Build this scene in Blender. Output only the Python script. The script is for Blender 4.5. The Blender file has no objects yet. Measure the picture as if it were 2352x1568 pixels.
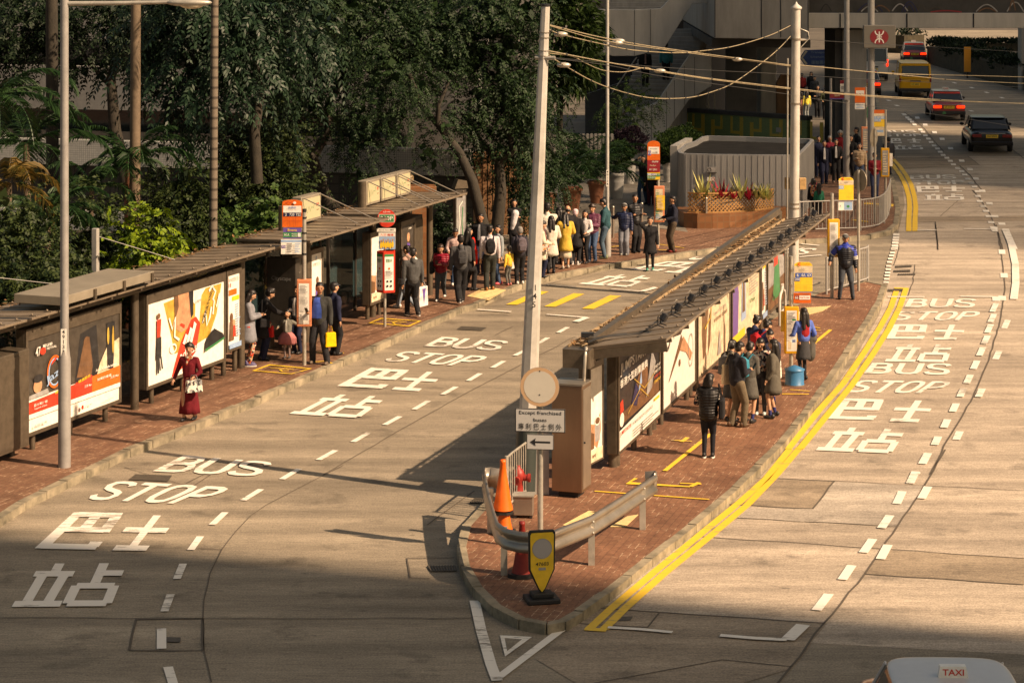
import bpy, math, random
import numpy as np
from mathutils import Vector, Matrix
R = math.radians
SC = bpy.context.scene
COL = SC.collection
# ---------------------------------------------------------------- camera, world, sun, exposure
F, CX, HY, CH = 5400.0, 1176.0, -180.0, 10.0      # focal length (px of a 2352 px wide frame), principal column, horizon row, eye height
cam = bpy.data.cameras.new('camera'); camo = bpy.data.objects.new('camera', cam); COL.objects.link(camo)
camo.location = (0, 0, CH); camo.rotation_euler = (R(90), 0, 0)
cam.sensor_width = 36; cam.lens = 36 * F / 2352; cam.shift_y = -(784 - HY) / 2352
cam.clip_start = .5; cam.clip_end = 2000
SC.camera = camo
SUN_EL, SUN_AZ = R(38), math.atan2(.885, -.465)    # azimuth measured from +Y towards +X
W = bpy.data.worlds.new('World'); SC.world = W; W.use_nodes = True
nt = W.node_tree; bg = nt.nodes['Background']
sky = nt.nodes.new('ShaderNodeTexSky'); sky.sky_type = 'NISHITA'; sky.sun_disc = False
sky.sun_elevation = SUN_EL; sky.sun_rotation = SUN_AZ; sky.air_density = 1.2; sky.dust_density = 4.0; sky.ozone_density = .6
nt.links.new(sky.outputs[0], bg.inputs[0]); bg.inputs[1].default_value = .06
sl = bpy.data.lights.new('sun', 'SUN'); sl.energy = 5.0; sl.angle = R(.55); sl.color = (1, .82, .71)
so = bpy.data.objects.new('sun', sl); COL.objects.link(so)
sd = Vector((.885 * math.cos(SUN_EL), -.465 * math.cos(SUN_EL), math.sin(SUN_EL)))
so.rotation_euler = sd.to_track_quat('Z', 'Y').to_euler()
vs = SC.view_settings; vs.view_transform = 'Standard'; vs.look = 'None'; vs.exposure = .66; vs.gamma = 1
vs.use_white_balance = True; vs.white_balance_temperature = 8900; vs.white_balance_tint = 10
SC.cycles.max_bounces = 6; SC.cycles.transparent_max_bounces = 12

# ---------------------------------------------------------------- geometry helpers
ZF = dict(A=(0, 0, 1.7418), B=(1000, 0, 1.7425), C=(2100, 0, 1.7425), D=(3100, 0, 2.0904), E=(0, 1000, 1.742), F=(900, 700, 1.96),
          G=(1700, 700, 1.96), H=(2200, 1000, 1.568), I=(1800, 1400, 1.425), J=(3000, 900, 1.5684), K=(0, 1900, 1.2379),
          L=(2300, 1800, 1.3096), M=(0, 1740, 1.8092), N=(1100, 1150, 1.96), O=(3400, 450, 2.8506), P=(3100, 600, 2.4117),
          Q=(2450, 300, 2.24), R=(2700, 1150, 2.4117))
def z(k, x, y):
    ox, oy, s = ZF[k]; return ((ox + x / s) * .57422, (oy + y / s) * .57422)
def G(x, y, h=0.0):                                # picture point on the horizontal plane of height h
    D = F * (CH - h) / (y - HY); return Vector(((x - CX) * D / F, D, h))
def P(x, y, D):                                    # picture point at distance D
    return Vector(((x - CX) * D / F, D, CH - (y - HY) * D / F))
PAV = .14
rnd = random.Random(7)

class MB:
    def __init__(s): s.v = []; s.f = []; s.m = []; s.smooth = []
    def add(s, vs_, fs, m=0, sm=False):
        o = len(s.v); s.v += [tuple(v) for v in vs_]
        for f in fs: s.f.append(tuple(i + o for i in f)); s.m.append(m); s.smooth.append(sm)
        return s
    def box(s, x0, x1, y0, y1, z0, z1, m=0):
        v = [(x, y, z_) for z_ in (z0, z1) for (x, y) in ((x0, y0), (x1, y0), (x1, y1), (x0, y1))]
        return s.add(v, [(3, 2, 1, 0), (4, 5, 6, 7), (0, 1, 5, 4), (1, 2, 6, 5), (2, 3, 7, 6), (3, 0, 4, 7)], m)
    def beam(s, p, q, w, h, m=0, up=(0, 0, 1)):
        p = Vector(p); q = Vector(q); d = (q - p).normalized(); a = d.cross(Vector(up))
        if a.length < 1e-4: a = d.cross(Vector((1, 0, 0)))
        a.normalize(); b = a.cross(d); a = a * w / 2; b = b * h / 2
        v = [p - a - b, p + a - b, p + a + b, p - a + b, q - a - b, q + a - b, q + a + b, q - a + b]
        return s.add(v, [(3, 2, 1, 0), (4, 5, 6, 7), (0, 1, 5, 4), (1, 2, 6, 5), (2, 3, 7, 6), (3, 0, 4, 7)], m)
    def tube(s, pts, r, n=8, m=0, cap=True, sm=True):
        pts = [Vector(p) for p in pts]; k = len(pts); rs = r if isinstance(r, (list, tuple)) else [r] * k
        v = []; fs = []; ref = None
        for i, p in enumerate(pts):
            d = (pts[min(i + 1, k - 1)] - pts[max(i - 1, 0)]).normalized()
            if ref is None: ref = d.orthogonal().normalized()
            a = (ref - d * ref.dot(d))
            a = a.normalized() if a.length > 1e-5 else d.orthogonal().normalized()
            ref = a; b = d.cross(a)
            for j in range(n):
                t = 2 * math.pi * j / n; v.append(p + (a * math.cos(t) + b * math.sin(t)) * rs[i])
        for i in range(k - 1):
            for j in range(n):
                fs.append((i * n + j, i * n + (j + 1) % n, (i + 1) * n + (j + 1) % n, (i + 1) * n + j))
        s.add(v, fs, m, sm)
        if cap:
            s.add(v[:n][::-1], [tuple(range(n))], m); s.add(v[-n:], [tuple(range(n))], m)
        return s
    def cyl(s, p, q, r, r2=None, n=12, m=0): return s.tube([p, q], [r, r if r2 is None else r2], n, m)
    def lathe(s, prof, n=20, c=(0, 0, 0), m=0, sm=True):
        v = []; fs = []
        for (r, h) in prof:
            for j in range(n):
                t = 2 * math.pi * j / n; v.append((c[0] + r * math.cos(t), c[1] + r * math.sin(t), c[2] + h))
        for i in range(len(prof) - 1):
            for j in range(n): fs.append((i * n + j, i * n + (j + 1) % n, (i + 1) * n + (j + 1) % n, (i + 1) * n + j))
        s.add(v, fs, m, sm)
        s.add(v[:n][::-1], [tuple(range(n))], m); s.add(v[-n:], [tuple(range(n))], m); return s
    def ell(s, c, r, n=10, m=0, k=8, M=None):
        v = []; fs = []; c = Vector(c)
        for i in range(k + 1):
            ph = math.pi * i / k
            for j in range(n):
                t = 2 * math.pi * j / n
                q = Vector((r[0] * math.sin(ph) * math.cos(t), r[1] * math.sin(ph) * math.sin(t), -r[2] * math.cos(ph)))
                if M is not None: q = M @ q
                v.append(c + q)
        for i in range(k):
            for j in range(n): fs.append((i * n + j, i * n + (j + 1) % n, (i + 1) * n + (j + 1) % n, (i + 1) * n + j))
        return s.add(v, fs, m, True)
    def prism(s, poly, z0, z1, m=0, ms=None):      # polygon in XY, counter-clockwise
        n = len(poly); a = sum(poly[i][0] * poly[(i + 1) % n][1] - poly[(i + 1) % n][0] * poly[i][1] for i in range(n))
        if a < 0: poly = poly[::-1]
        v = [(p[0], p[1], z0) for p in poly] + [(p[0], p[1], z1) for p in poly]
        s.add(v, [tuple(range(n))[::-1], tuple(range(n, 2 * n))], m)
        return s.add(v, [(i, (i + 1) % n, n + (i + 1) % n, n + i) for i in range(n)], m if ms is None else ms)
    def prism_xz(s, poly, y0, y1, m=0):            # polygon in XZ, thick along Y
        n = len(poly); a = sum(poly[i][0] * poly[(i + 1) % n][1] - poly[(i + 1) % n][0] * poly[i][1] for i in range(n))
        if a < 0: poly = poly[::-1]
        v = [(p[0], y0, p[1]) for p in poly] + [(p[0], y1, p[1]) for p in poly]
        return s.add(v, [tuple(range(n)), tuple(range(n, 2 * n))[::-1]] + [(n + i, n + (i + 1) % n, (i + 1) % n, i) for i in range(n)], m)
    def prism_yz(s, poly, x0, x1, m=0):
        n = len(poly); v = [(x0, p[0], p[1]) for p in poly] + [(x1, p[0], p[1]) for p in poly]
        return s.add(v, [tuple(range(n))[::-1], tuple(range(n, 2 * n))] + [(i, (i + 1) % n, n + (i + 1) % n, n + i) for i in range(n)], m)
    def sheet(s, poly, m=0): return s.add(poly, [tuple(range(len(poly)))], m)
    def ribbon(s, pts, w, zz, m=0, closed=False):  # flat strip on the ground
        pts = [Vector((p[0], p[1], 0)) for p in pts]; n = len(pts); L = []; Rr = []
        for i in range(n):
            if closed: a, b = pts[i - 1], pts[(i + 1) % n]
            else: a, b = pts[max(i - 1, 0)], pts[min(i + 1, n - 1)]
            d = (b - a).normalized(); nn = Vector((-d.y, d.x, 0))
            if 0 < i < n - 1 or closed:
                d1 = (pts[i] - pts[i - 1]).normalized(); c = max(.4, abs(nn.dot(Vector((-d1.y, d1.x, 0))))); nn = nn / c
            L.append(pts[i] + nn * w / 2); Rr.append(pts[i] - nn * w / 2)
        v = [(p.x, p.y, zz) for p in L + Rr]; k = n if closed else n - 1
        return s.add(v, [(n + i, n + (i + 1) % n, (i + 1) % n, i) for i in range(k)], m)
    def text(s, body, M, w=None, h=None, m=0, off=0):  # lettering in the XY plane of matrix M, centred
        vs_, fs = text_geo(body, off)
        if not vs_: return s
        xs = [v[0] for v in vs_]; ys = [v[1] for v in vs_]
        x0, x1, y0, y1 = min(xs), max(xs), min(ys), max(ys)
        sx = sy = None
        if w: sx = w / (x1 - x0)
        if h: sy = h / (y1 - y0)
        sx = sx or sy; sy = sy or sx
        return s.add([M @ Vector(((v[0] - (x0 + x1) / 2) * sx, (v[1] - (y0 + y1) / 2) * sy, 0)) for v in vs_], fs, m)
    def build(s, name, mats, parent=None, bevel=0, seg=2, loc=None, rotz=0):
        me = bpy.data.meshes.new(name); me.from_pydata(s.v, [], s.f)
        if not isinstance(mats, (list, tuple)): mats = [mats]
        for m_ in mats: me.materials.append(m_)
        me.polygons.foreach_set('material_index', s.m); me.polygons.foreach_set('use_smooth', s.smooth); me.update()
        o = bpy.data.objects.new(name, me); COL.objects.link(o)
        if parent is not None: o.parent = parent
        if loc is not None: o.location = loc
        o.rotation_euler = (0, 0, rotz)
        if bevel:
            b = o.modifiers.new('bevel', 'BEVEL'); b.width = bevel; b.segments = seg; b.limit_method = 'ANGLE'; b.angle_limit = R(35)
        return o
_TG = {}
def text_geo(body, off=0):
    k = (body, off)
    if k in _TG: return _TG[k]
    c = bpy.data.curves.new('lettering', 'FONT'); c.body = body; c.size = 1; c.resolution_u = 2; c.offset = off
    o = bpy.data.objects.new('lettering', c); COL.objects.link(o); bpy.context.view_layer.update()
    e = o.evaluated_get(bpy.context.evaluated_depsgraph_get()); me = e.to_mesh()
    r = ([tuple(v.co) for v in me.vertices], [tuple(p.vertices) for p in me.polygons]) if me else ([], [])
    e.to_mesh_clear(); bpy.data.objects.remove(o); bpy.data.curves.remove(c)
    _TG[k] = r; return r
def thing(name, label, cat, loc=(0, 0, 0), rotz=0, group=None):
    o = bpy.data.objects.new(name, None); COL.objects.link(o); o.location = loc; o.rotation_euler = (0, 0, rotz)
    o.empty_display_size = .2
    return tag(o, label, cat, group)
def tag(o, label, cat, group=None):
    o['label'] = label; o['category'] = cat
    if group: o['group'] = group
    return o
def struct(o): o['kind'] = 'structure'; return o
def copy_tree(o, loc=None, rotz=None, label=None, parent=None):
    c = o.copy(); COL.objects.link(c)
    if parent is not None: c.parent = parent
    if loc is not None: c.location = loc
    if rotz is not None: c.rotation_euler = (0, 0, rotz)
    if label: c['label'] = label
    for ch in list(o.children): copy_tree(ch, parent=c)
    return c

# ---------------------------------------------------------------- materials
_M = {}
def mat(name, col, rough=.7, metal=0, var=.0, scale=6, bump=0, bscale=40, stretch=(1, 1, 1), spec=.5, coat=0, emit=0, dirt=None, alpha=1, trans=0):
    if name in _M: return _M[name]
    m = bpy.data.materials.new(name); m.use_nodes = True; n = m.node_tree; b = n.nodes['Principled BSDF']; L = n.links.new
    b.inputs['Base Color'].default_value = (*col, 1); b.inputs['Roughness'].default_value = rough; b.inputs['Metallic'].default_value = metal
    b.inputs['Specular IOR Level'].default_value = spec; b.inputs['Coat Weight'].default_value = coat
    if emit: b.inputs['Emission Color'].default_value = (*col, 1); b.inputs['Emission Strength'].default_value = emit
    if alpha < 1: b.inputs['Alpha'].default_value = alpha
    if trans: b.inputs['Transmission Weight'].default_value = trans
    tc = n.nodes.new('ShaderNodeTexCoord'); mp = n.nodes.new('ShaderNodeMapping'); L(tc.outputs['Object'], mp.inputs[0]); mp.inputs['Scale'].default_value = stretch
    if var or dirt:
        no = n.nodes.new('ShaderNodeTexNoise'); no.inputs['Scale'].default_value = scale; no.inputs['Detail'].default_value = 6; no.inputs['Roughness'].default_value = .65
        L(mp.outputs[0], no.inputs[0])
        rp = n.nodes.new('ShaderNodeValToRGB'); rp.color_ramp.elements[0].position = .3; rp.color_ramp.elements[1].position = .7
        lo = dirt if dirt else tuple(c * (1 - var) for c in col)
        rp.color_ramp.elements[0].color = (*lo, 1); rp.color_ramp.elements[1].color = (*[min(1, c * (1 + var * .6)) for c in col], 1)
        L(no.outputs[0], rp.inputs[0]); L(rp.outputs[0], b.inputs['Base Color'])
    if bump:
        n2 = n.nodes.new('ShaderNodeTexNoise'); n2.inputs['Scale'].default_value = bscale; n2.inputs['Detail'].default_value = 4; L(mp.outputs[0], n2.inputs[0])
        bp = n.nodes.new('ShaderNodeBump'); bp.inputs['Strength'].default_value = bump; bp.inputs['Distance'].default_value = .02
        L(n2.outputs[0], bp.inputs['Height']); L(bp.outputs[0], b.inputs['Normal'])
    _M[name] = m; return m
def ground_mat(name, base, kind, rot=0):
    m = bpy.data.materials.new(name); m.use_nodes = True; n = m.node_tree; b = n.nodes['Principled BSDF']; L = n.links.new
    ge = n.nodes.new('ShaderNodeNewGeometry'); mp = n.nodes.new('ShaderNodeMapping'); mp.inputs['Rotation'].default_value = (0, 0, rot); L(ge.outputs['Position'], mp.inputs[0])
    def noise(scale, det=5, st=(1, 1, 1), rg=.6):
        q = n.nodes.new('ShaderNodeMapping'); q.inputs['Scale'].default_value = st; L(mp.outputs[0], q.inputs[0])
        o = n.nodes.new('ShaderNodeTexNoise'); o.inputs['Scale'].default_value = scale; o.inputs['Detail'].default_value = det; o.inputs['Roughness'].default_value = rg
        L(q.outputs[0], o.inputs[0]); return o.outputs[0]
    def mul(col, fac_socket, lo, hi, p0=.3, p1=.7):
        r = n.nodes.new('ShaderNodeMapRange'); r.inputs[1].default_value = p0; r.inputs[2].default_value = p1; r.inputs[3].default_value = lo; r.inputs[4].default_value = hi
        L(fac_socket, r.inputs[0]); x = n.nodes.new('ShaderNodeMix'); x.data_type = 'RGBA'; x.blend_type = 'MULTIPLY'; x.inputs[0].default_value = 1
        L(col, x.inputs[6]); L(r.outputs[0], x.inputs[7]); return x.outputs[2]
    if kind == 'brick':
        b.inputs['Specular IOR Level'].default_value = .3
        bt = n.nodes.new('ShaderNodeTexBrick'); bt.inputs['Scale'].default_value = 1; bt.inputs['Brick Width'].default_value = .24; bt.inputs['Row Height'].default_value = .12
        bt.inputs['Mortar Size'].default_value = .006; bt.inputs['Mortar Smooth'].default_value = .2; bt.inputs['Bias'].default_value = -.1
        bt.inputs['Color1'].default_value = (*base, 1); bt.inputs['Color2'].default_value = (base[0] * .82, base[1] * .78, base[2] * .78, 1); mo = n.nodes.new('ShaderNodeValToRGB'); mo.color_ramp.elements[0].position = .52; mo.color_ramp.elements[0].color = (base[0] * .55, base[1] * .55, base[2] * .55, 1); mo.color_ramp.elements[1].position = .6; mo.color_ramp.elements[1].color = (.50, .36, .24, 1); L(noise(3.2, 3), mo.inputs[0]); L(mo.outputs[0], bt.inputs['Mortar'])
        L(mp.outputs[0], bt.inputs[0]); c = bt.outputs[0]
        c = mul(c, noise(.8, 6), .72, 1.2); c = mul(c, noise(9, 3), .8, 1.18); c = mul(c, noise(40, 3), .8, 1.2)
        bm = n.nodes.new('ShaderNodeBump'); bm.inputs['Strength'].default_value = .5; bm.inputs['Distance'].default_value = .006; bm.invert = True
        L(bt.outputs[1], bm.inputs['Height']); L(bm.outputs[0], b.inputs['Normal'])
    else:
        rgb = n.nodes.new('ShaderNodeRGB'); rgb.outputs[0].default_value = (*base, 1); c = rgb.outputs[0]
        c = mul(c, noise(.25, 4), .84, 1.12); q_ = n.nodes.new('ShaderNodeMapping'); q_.inputs['Rotation'].default_value = (0, 0, R(-70)); q_.inputs['Scale'].default_value = (.05, .9, 1); L(ge.outputs['Position'], q_.inputs[0]); o_ = n.nodes.new('ShaderNodeTexNoise'); o_.inputs['Scale'].default_value = 1.6; o_.inputs['Detail'].default_value = 4; L(q_.outputs[0], o_.inputs[0]); c = mul(c, o_.outputs[0], .72, 1.14, .35, .65); c = mul(c, noise(1.6, 6, (.35, 1.2, 1)), .85, 1.12); c = mul(c, noise(1.1, 5), .66, 1.0, .32, .43); c = mul(c, noise(4.5, 2), .7, 1.0, .27, .31)
        c = mul(c, noise(7, 8, (.35, 3.4, 1), .75), .72, 1.2, .34, .66); c = mul(c, noise(34, 3), .74, 1.22, .35, .65)
        nb = noise(60, 3); bm = n.nodes.new('ShaderNodeBump'); bm.inputs['Strength'].default_value = .5; bm.inputs['Distance'].default_value = .008
        L(nb, bm.inputs['Height']); L(bm.outputs[0], b.inputs['Normal'])
    L(c, b.inputs['Base Color']); b.inputs['Roughness'].default_value = .78; b.inputs['Specular IOR Level'].default_value = .35
    return m
def paint_mat(name, col, wear=.42):
    m = bpy.data.materials.new(name); m.use_nodes = True; n = m.node_tree; b = n.nodes['Principled BSDF']; L = n.links.new
    ge = n.nodes.new('ShaderNodeNewGeometry')
    q = n.nodes.new('ShaderNodeMapping'); q.inputs['Scale'].default_value = (.5, 2.2, 1); L(ge.outputs['Position'], q.inputs[0])
    o = n.nodes.new('ShaderNodeTexNoise'); o.inputs['Scale'].default_value = 5; o.inputs['Detail'].default_value = 9; o.inputs['Roughness'].default_value = .78; L(q.outputs[0], o.inputs[0])
    o2 = n.nodes.new('ShaderNodeTexNoise'); o2.inputs['Scale'].default_value = .55; L(ge.outputs['Position'], o2.inputs[0])
    ad = n.nodes.new('ShaderNodeMath'); ad.operation = 'MULTIPLY_ADD'; ad.inputs[1].default_value = .5; L(o2.outputs[0], ad.inputs[0]); L(o.outputs[0], ad.inputs[2])
    r = n.nodes.new('ShaderNodeValToRGB'); e = r.color_ramp.elements
    e[0].position = wear + .16; e[0].color = (.22, .185, .14, 1); e[1].position = wear + .26; e[1].color = (*col, 1)
    L(ad.outputs[0], r.inputs[0]); L(r.outputs[0], b.inputs['Base Color']); b.inputs['Roughness'].default_value = .6
    return m
def mosaic_mat(name, c1, c2, size=.05, mortar=(.1, .1, .1)):
    m = bpy.data.materials.new(name); m.use_nodes = True; n = m.node_tree; b = n.nodes['Principled BSDF']; L = n.links.new
    tc = n.nodes.new('ShaderNodeTexCoord'); mp = n.nodes.new('ShaderNodeMapping'); mp.inputs['Rotation'].default_value = (R(90), 0, 0); L(tc.outputs['Object'], mp.inputs[0])
    bt = n.nodes.new('ShaderNodeTexBrick'); bt.offset = 0; bt.inputs['Scale'].default_value = 1; bt.inputs['Brick Width'].default_value = size; bt.inputs['Row Height'].default_value = size
    bt.inputs['Mortar Size'].default_value = size * .08; bt.inputs['Color1'].default_value = (*c1, 1); bt.inputs['Color2'].default_value = (*c2, 1); bt.inputs['Mortar'].default_value = (*mortar, 1)
    L(mp.outputs[0], bt.inputs[0]); L(bt.outputs[0], b.inputs['Base Color']); b.inputs['Roughness'].default_value = .4; return m
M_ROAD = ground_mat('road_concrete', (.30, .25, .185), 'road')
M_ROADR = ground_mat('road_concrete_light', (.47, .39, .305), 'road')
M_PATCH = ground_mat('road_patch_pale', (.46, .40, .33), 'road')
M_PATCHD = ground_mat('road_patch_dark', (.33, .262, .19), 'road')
M_ASPH = ground_mat('far_asphalt', (.13, .11, .085), 'road')
M_BRICK = ground_mat('red_paving', (.195, .102, .062), 'brick', R(-69.4))
M_BRICKR = ground_mat('red_paving_island', (.225, .11, .065), 'brick', R(-73.9))
M_PLAZA = ground_mat('plaza_slabs', (.24, .21, .17), 'road')
M_KERB = mat('kerb_granite', (.32, .27, .19), .85, var=.3, scale=2.2, bump=.5, dirt=(.09, .08, .055))
M_WHITE = paint_mat('white_road_paint', (.80, .75, .66), .445)
M_YEL = paint_mat('yellow_road_paint', (.78, .50, .05), .40)
M_JOINT = mat('joint_tar', (.10, .08, .06), .9)
M_IRON = mat('drain_iron', (.10, .085, .065), .6, .3, var=.4, scale=30)
M_SOIL = mat('soil', (.05, .04, .022), .95, var=.5, scale=3)
M_STEEL = mat('brushed_steel', (.40, .35, .29), .36, .75, var=.2, scale=3, bump=.05)
M_GALV = mat('galvanised_steel', (.47, .44, .38), .45, .5, var=.28, scale=5)
M_GREYP = mat('grey_paint', (.36, .345, .32), .5, .15, var=.2, scale=4)
M_POLEW = mat('pale_pole_paint', (.50, .48, .44), .6, .1, var=.16, scale=2.5, dirt=(.36, .34, .30))
M_BRONZE = mat('bronze_metal', (.15, .12, .088), .42, .55, var=.3, scale=6)
M_BRONZD = mat('dark_bronze', (.07, .06, .05), .45, .4, var=.3)
M_ROOF = mat('roof_zinc', (.21, .165, .12), .55, .25, var=.35, scale=2.2, bump=.15)
M_ROOFL = mat('roof_zinc_pale', (.30, .26, .20), .5, .3, var=.2, scale=2)
M_BLACK = mat('black_rubber', (.012, .012, .012), .6)
M_BLACKP = mat('black_paint', (.02, .02, .022), .35)
M_GLASS = mat('shelter_glass', (.03, .06, .065), .08, 0, spec=.6, alpha=.55)
M_PW = mat('print_white', (.80, .77, .70), .35, 0, .16, 7, coat=.25)
M_PK = mat('print_black', (.02, .02, .022), .35, 0, .45, 5, coat=.25)
M_PGREY = mat('print_grey', (.33, .32, .31), .35, 0, .45, 5, coat=.25)
M_PRED = mat('print_red', (.62, .045, .025), .35, 0, .16, 7, coat=.25)
M_PDRED = mat('print_dark_red', (.28, .02, .03), .35, 0, .16, 7, coat=.25)
M_PORA = mat('print_orange', (.70, .13, .02), .35, 0, .16, 7, coat=.25)
M_PYEL = mat('print_yellow', (.85, .55, .05), .35, 0, .16, 7, coat=.25)
M_PGOLD = mat('print_gold', (.52, .33, .06), .35, 0, .45, 5, coat=.25)
M_PBLUE = mat('print_blue', (.06, .12, .38), .35, 0, .16, 7, coat=.25)
M_PLBLUE = mat('print_light_blue', (.28, .42, .62), .35, 0, .16, 7, coat=.25)
M_PGRN = mat('print_green', (.03, .22, .08), .35, 0, .16, 7, coat=.25)
M_PNAVY = mat('print_navy', (.015, .02, .08), .35, 0, .45, 5, coat=.25)
M_PSKIN = mat('print_skin', (.52, .27, .15), .35, 0, .45, 5, coat=.25)
M_PBRN = mat('print_brown', (.16, .08, .04), .35, 0, .45, 5, coat=.25)
M_PCREAM = mat('print_cream', (.72, .60, .42), .35, 0, .45, 5, coat=.25)
M_PPURP = mat('print_purple', (.14, .08, .32), .35, 0, .16, 7, coat=.25)
M_PDK = mat('print_charcoal', (.06, .05, .04), .35, 0, .45, 5, coat=.25)
PR = [M_PW, M_PK, M_PGREY, M_PRED, M_PDRED, M_PORA, M_PYEL, M_PGOLD, M_PBLUE, M_PLBLUE, M_PGRN, M_PNAVY, M_PSKIN, M_PBRN, M_PCREAM, M_PPURP, M_PDK]
W_, K_, GY, RD, DR, OR, YE, GO, BL, LB, GR, NV, SK, BR, CR, PU, CK = range(17)
# ---------------------------------------------------------------- ground, roads, pavements
def gp(pts, h=0): return [G(x, y, h) for x, y in pts]
mb = MB(); mb.sheet([(-300, -150, 0), (300, -150, 0), (300, 600, 0), (-300, 600, 0)])
struct(mb.build('ground', M_ASPH))
mb = MB(); mb.sheet([(p.x, p.y, .004) for p in gp([(-900, 1850), (3200, 1850), (3200, 300), (2352, 70), (2020, 70), (2010, 230), (2045, 420), (2060, 530), (1500, 560), (1150, 640), (950, 730), (450, 950), (0, 1160), (-600, 1450)])])
struct(mb.build('road', M_ROAD))
# paler concrete of the main carriageway
LANE = [(1360, 1500), (1395, 1400), (1600, 1235), (1830, 1020), (1990, 800), (2060, 660), (2050, 640), (2035, 640), (2060, 540), (2090, 480), (2075, 400), (2060, 330)]
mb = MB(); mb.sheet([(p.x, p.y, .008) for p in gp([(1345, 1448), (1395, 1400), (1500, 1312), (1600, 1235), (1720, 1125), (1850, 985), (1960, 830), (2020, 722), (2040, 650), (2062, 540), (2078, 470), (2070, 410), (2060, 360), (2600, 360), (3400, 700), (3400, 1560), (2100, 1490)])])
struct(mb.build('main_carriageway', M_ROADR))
KL = [(-700, 1560), (-250, 1315), (0, 1192), (60, 1152), (200, 1083), (300, 1033), (450, 975), (600, 912), (750, 845), (900, 780), (1000, 735), (1060, 708), (1100, 697), (1150, 672), (1225, 643), (1300, 627), (1400, 608), (1500, 594), (1600, 577), (1700, 563), (1850, 551), (1950, 545), (2000, 540), (2045, 530), (2064, 514), (2068, 480), (2060, 435), (2050, 395), (2043, 360), (2036, 330), (2028, 290), (2020, 240), (2012, 190), (2002, 120), (1990, 60)]
kl = [G(x, y, PAV) for x, y in KL]
def inset(pts, w):
    out = []
    for i, p in enumerate(pts):
        a = pts[max(i - 1, 0)]; b = pts[min(i + 1, len(pts) - 1)]; d = (b - a); d.z = 0; d.normalize(); out.append(p + Vector((-d.y, d.x, 0)) * w)
    return out
kli = inset(kl, .17)
cut = 28; mb = MB(); mb.prism([(p.x, p.y) for p in kli[:cut]] + [(-40, kli[cut - 1].y), (-60, 30)], -.05, PAV)
struct(mb.build('pavement', M_BRICK))
mb = MB(); mb.prism([(p.x, p.y) for p in kli[cut - 1:]] + [(-60, kli[-1].y), (-60, kli[cut - 1].y), (-40, kli[cut - 1].y)], -.05, PAV - .003)
struct(mb.build('far_pavement', M_ASPH))
def kerb(a, b, name, closed=False):
    mb = MB(); n = len(a)
    for i in range(n if closed else n - 1):
        p, q, r_, s_ = a[i], a[(i + 1) % n], b[(i + 1) % n], b[i]
        L = (q - p).length; k = max(1, round(L / .9))
        for j in range(k):
            t0 = j / k + .012 / max(L, .1) ; t1 = (j + 1) / k - .012 / max(L, .1)
            dz = rnd.uniform(-.010, .012)
            mb.prism([tuple(p.lerp(q, t0))[:2], tuple(p.lerp(q, t1))[:2], tuple(s_.lerp(r_, t1))[:2], tuple(s_.lerp(r_, t0))[:2]], -.04, PAV + .008 + dz)
    return struct(mb.build(name, M_KERB, bevel=.015, seg=2))
kerb(kl, kli, 'kerb')
# plaza paving behind the brick strip and planting bed
mb = MB(); mb.sheet([(p.x, p.y, PAV + .005) for p in gp([(1190, 600), (1225, 578), (1330, 556), (1480, 520), (1580, 533), (1560, 500), (1560, 330), (1100, 330), (1100, 600)], PAV)])
struct(mb.build('plaza', M_PLAZA))
mb = MB(); mb.sheet([(p.x, p.y, PAV + .012) for p in [G(-500, 1180, PAV), G(40, 965, PAV), G(300, 860, PAV), G(560, 762, PAV), G(830, 672, PAV), G(1010, 607, PAV), G(1130, 560, PAV), G(1100, 470, PAV), G(1000, 380, PAV), G(1000, 250, PAV), G(-700, 250, PAV)]])
struct(mb.build('planting_bed', M_SOIL))
# island
KI = [(2037, 655), (2026, 690), (2000, 735), (1950, 812), (1900, 888), (1850, 958), (1800, 1020), (1700, 1120), (1600, 1205), (1500, 1283), (1400, 1362), (1340, 1405), (1300, 1428), (1255, 1436), (1190, 1424), (1130, 1393), (1085, 1348), (1057, 1300), (1049, 1255), (1062, 1205), (1100, 1165), (1150, 1120), (1250, 1050), (1350, 985), (1500, 890), (1650, 795), (1780, 722), (1870, 672), (1980, 646)]
ki = [G(x, y, PAV) for x, y in KI]; n_ = len(ki); kii = []
for i, p in enumerate(ki):
    d = ki[(i + 1) % n_] - ki[i - 1]; d.z = 0; d.normalize(); kii.append(p + Vector((d.y, -d.x, 0)) * .15)
mb = MB(); mb.prism([(p.x, p.y) for p in kii], -.05, PAV)
isl = struct(mb.build('traffic_island', M_BRICKR)); kerb(ki, kii, 'island_kerb', True)
# ---- patches, joints, drains
PT = MB(); PD = MB()
def rz(k, pts, h=0): return [G(*z(k, x, y), h) for x, y in pts]
def sh(m_, pts, hh): m_.sheet([(p.x, p.y, hh) for p in pts][::-1] if area(pts) < 0 else [(p.x, p.y, hh) for p in pts])
def area(p): return sum(p[i].x * p[(i + 1) % len(p)].y - p[(i + 1) % len(p)].x * p[i].y for i in range(len(p)))
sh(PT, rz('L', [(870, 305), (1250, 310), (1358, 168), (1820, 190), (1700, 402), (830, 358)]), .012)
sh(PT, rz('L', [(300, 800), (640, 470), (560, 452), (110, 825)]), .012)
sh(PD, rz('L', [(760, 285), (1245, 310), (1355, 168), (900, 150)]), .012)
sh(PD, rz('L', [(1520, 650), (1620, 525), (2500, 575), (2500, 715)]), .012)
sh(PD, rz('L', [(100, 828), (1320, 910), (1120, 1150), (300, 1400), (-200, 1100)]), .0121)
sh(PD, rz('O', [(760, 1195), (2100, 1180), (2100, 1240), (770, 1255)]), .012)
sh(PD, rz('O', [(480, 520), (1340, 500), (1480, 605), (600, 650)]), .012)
struct(PT.build('road_patch', M_PATCH)); struct(PD.build('road_repair', M_PATCHD))
J = MB()
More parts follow.
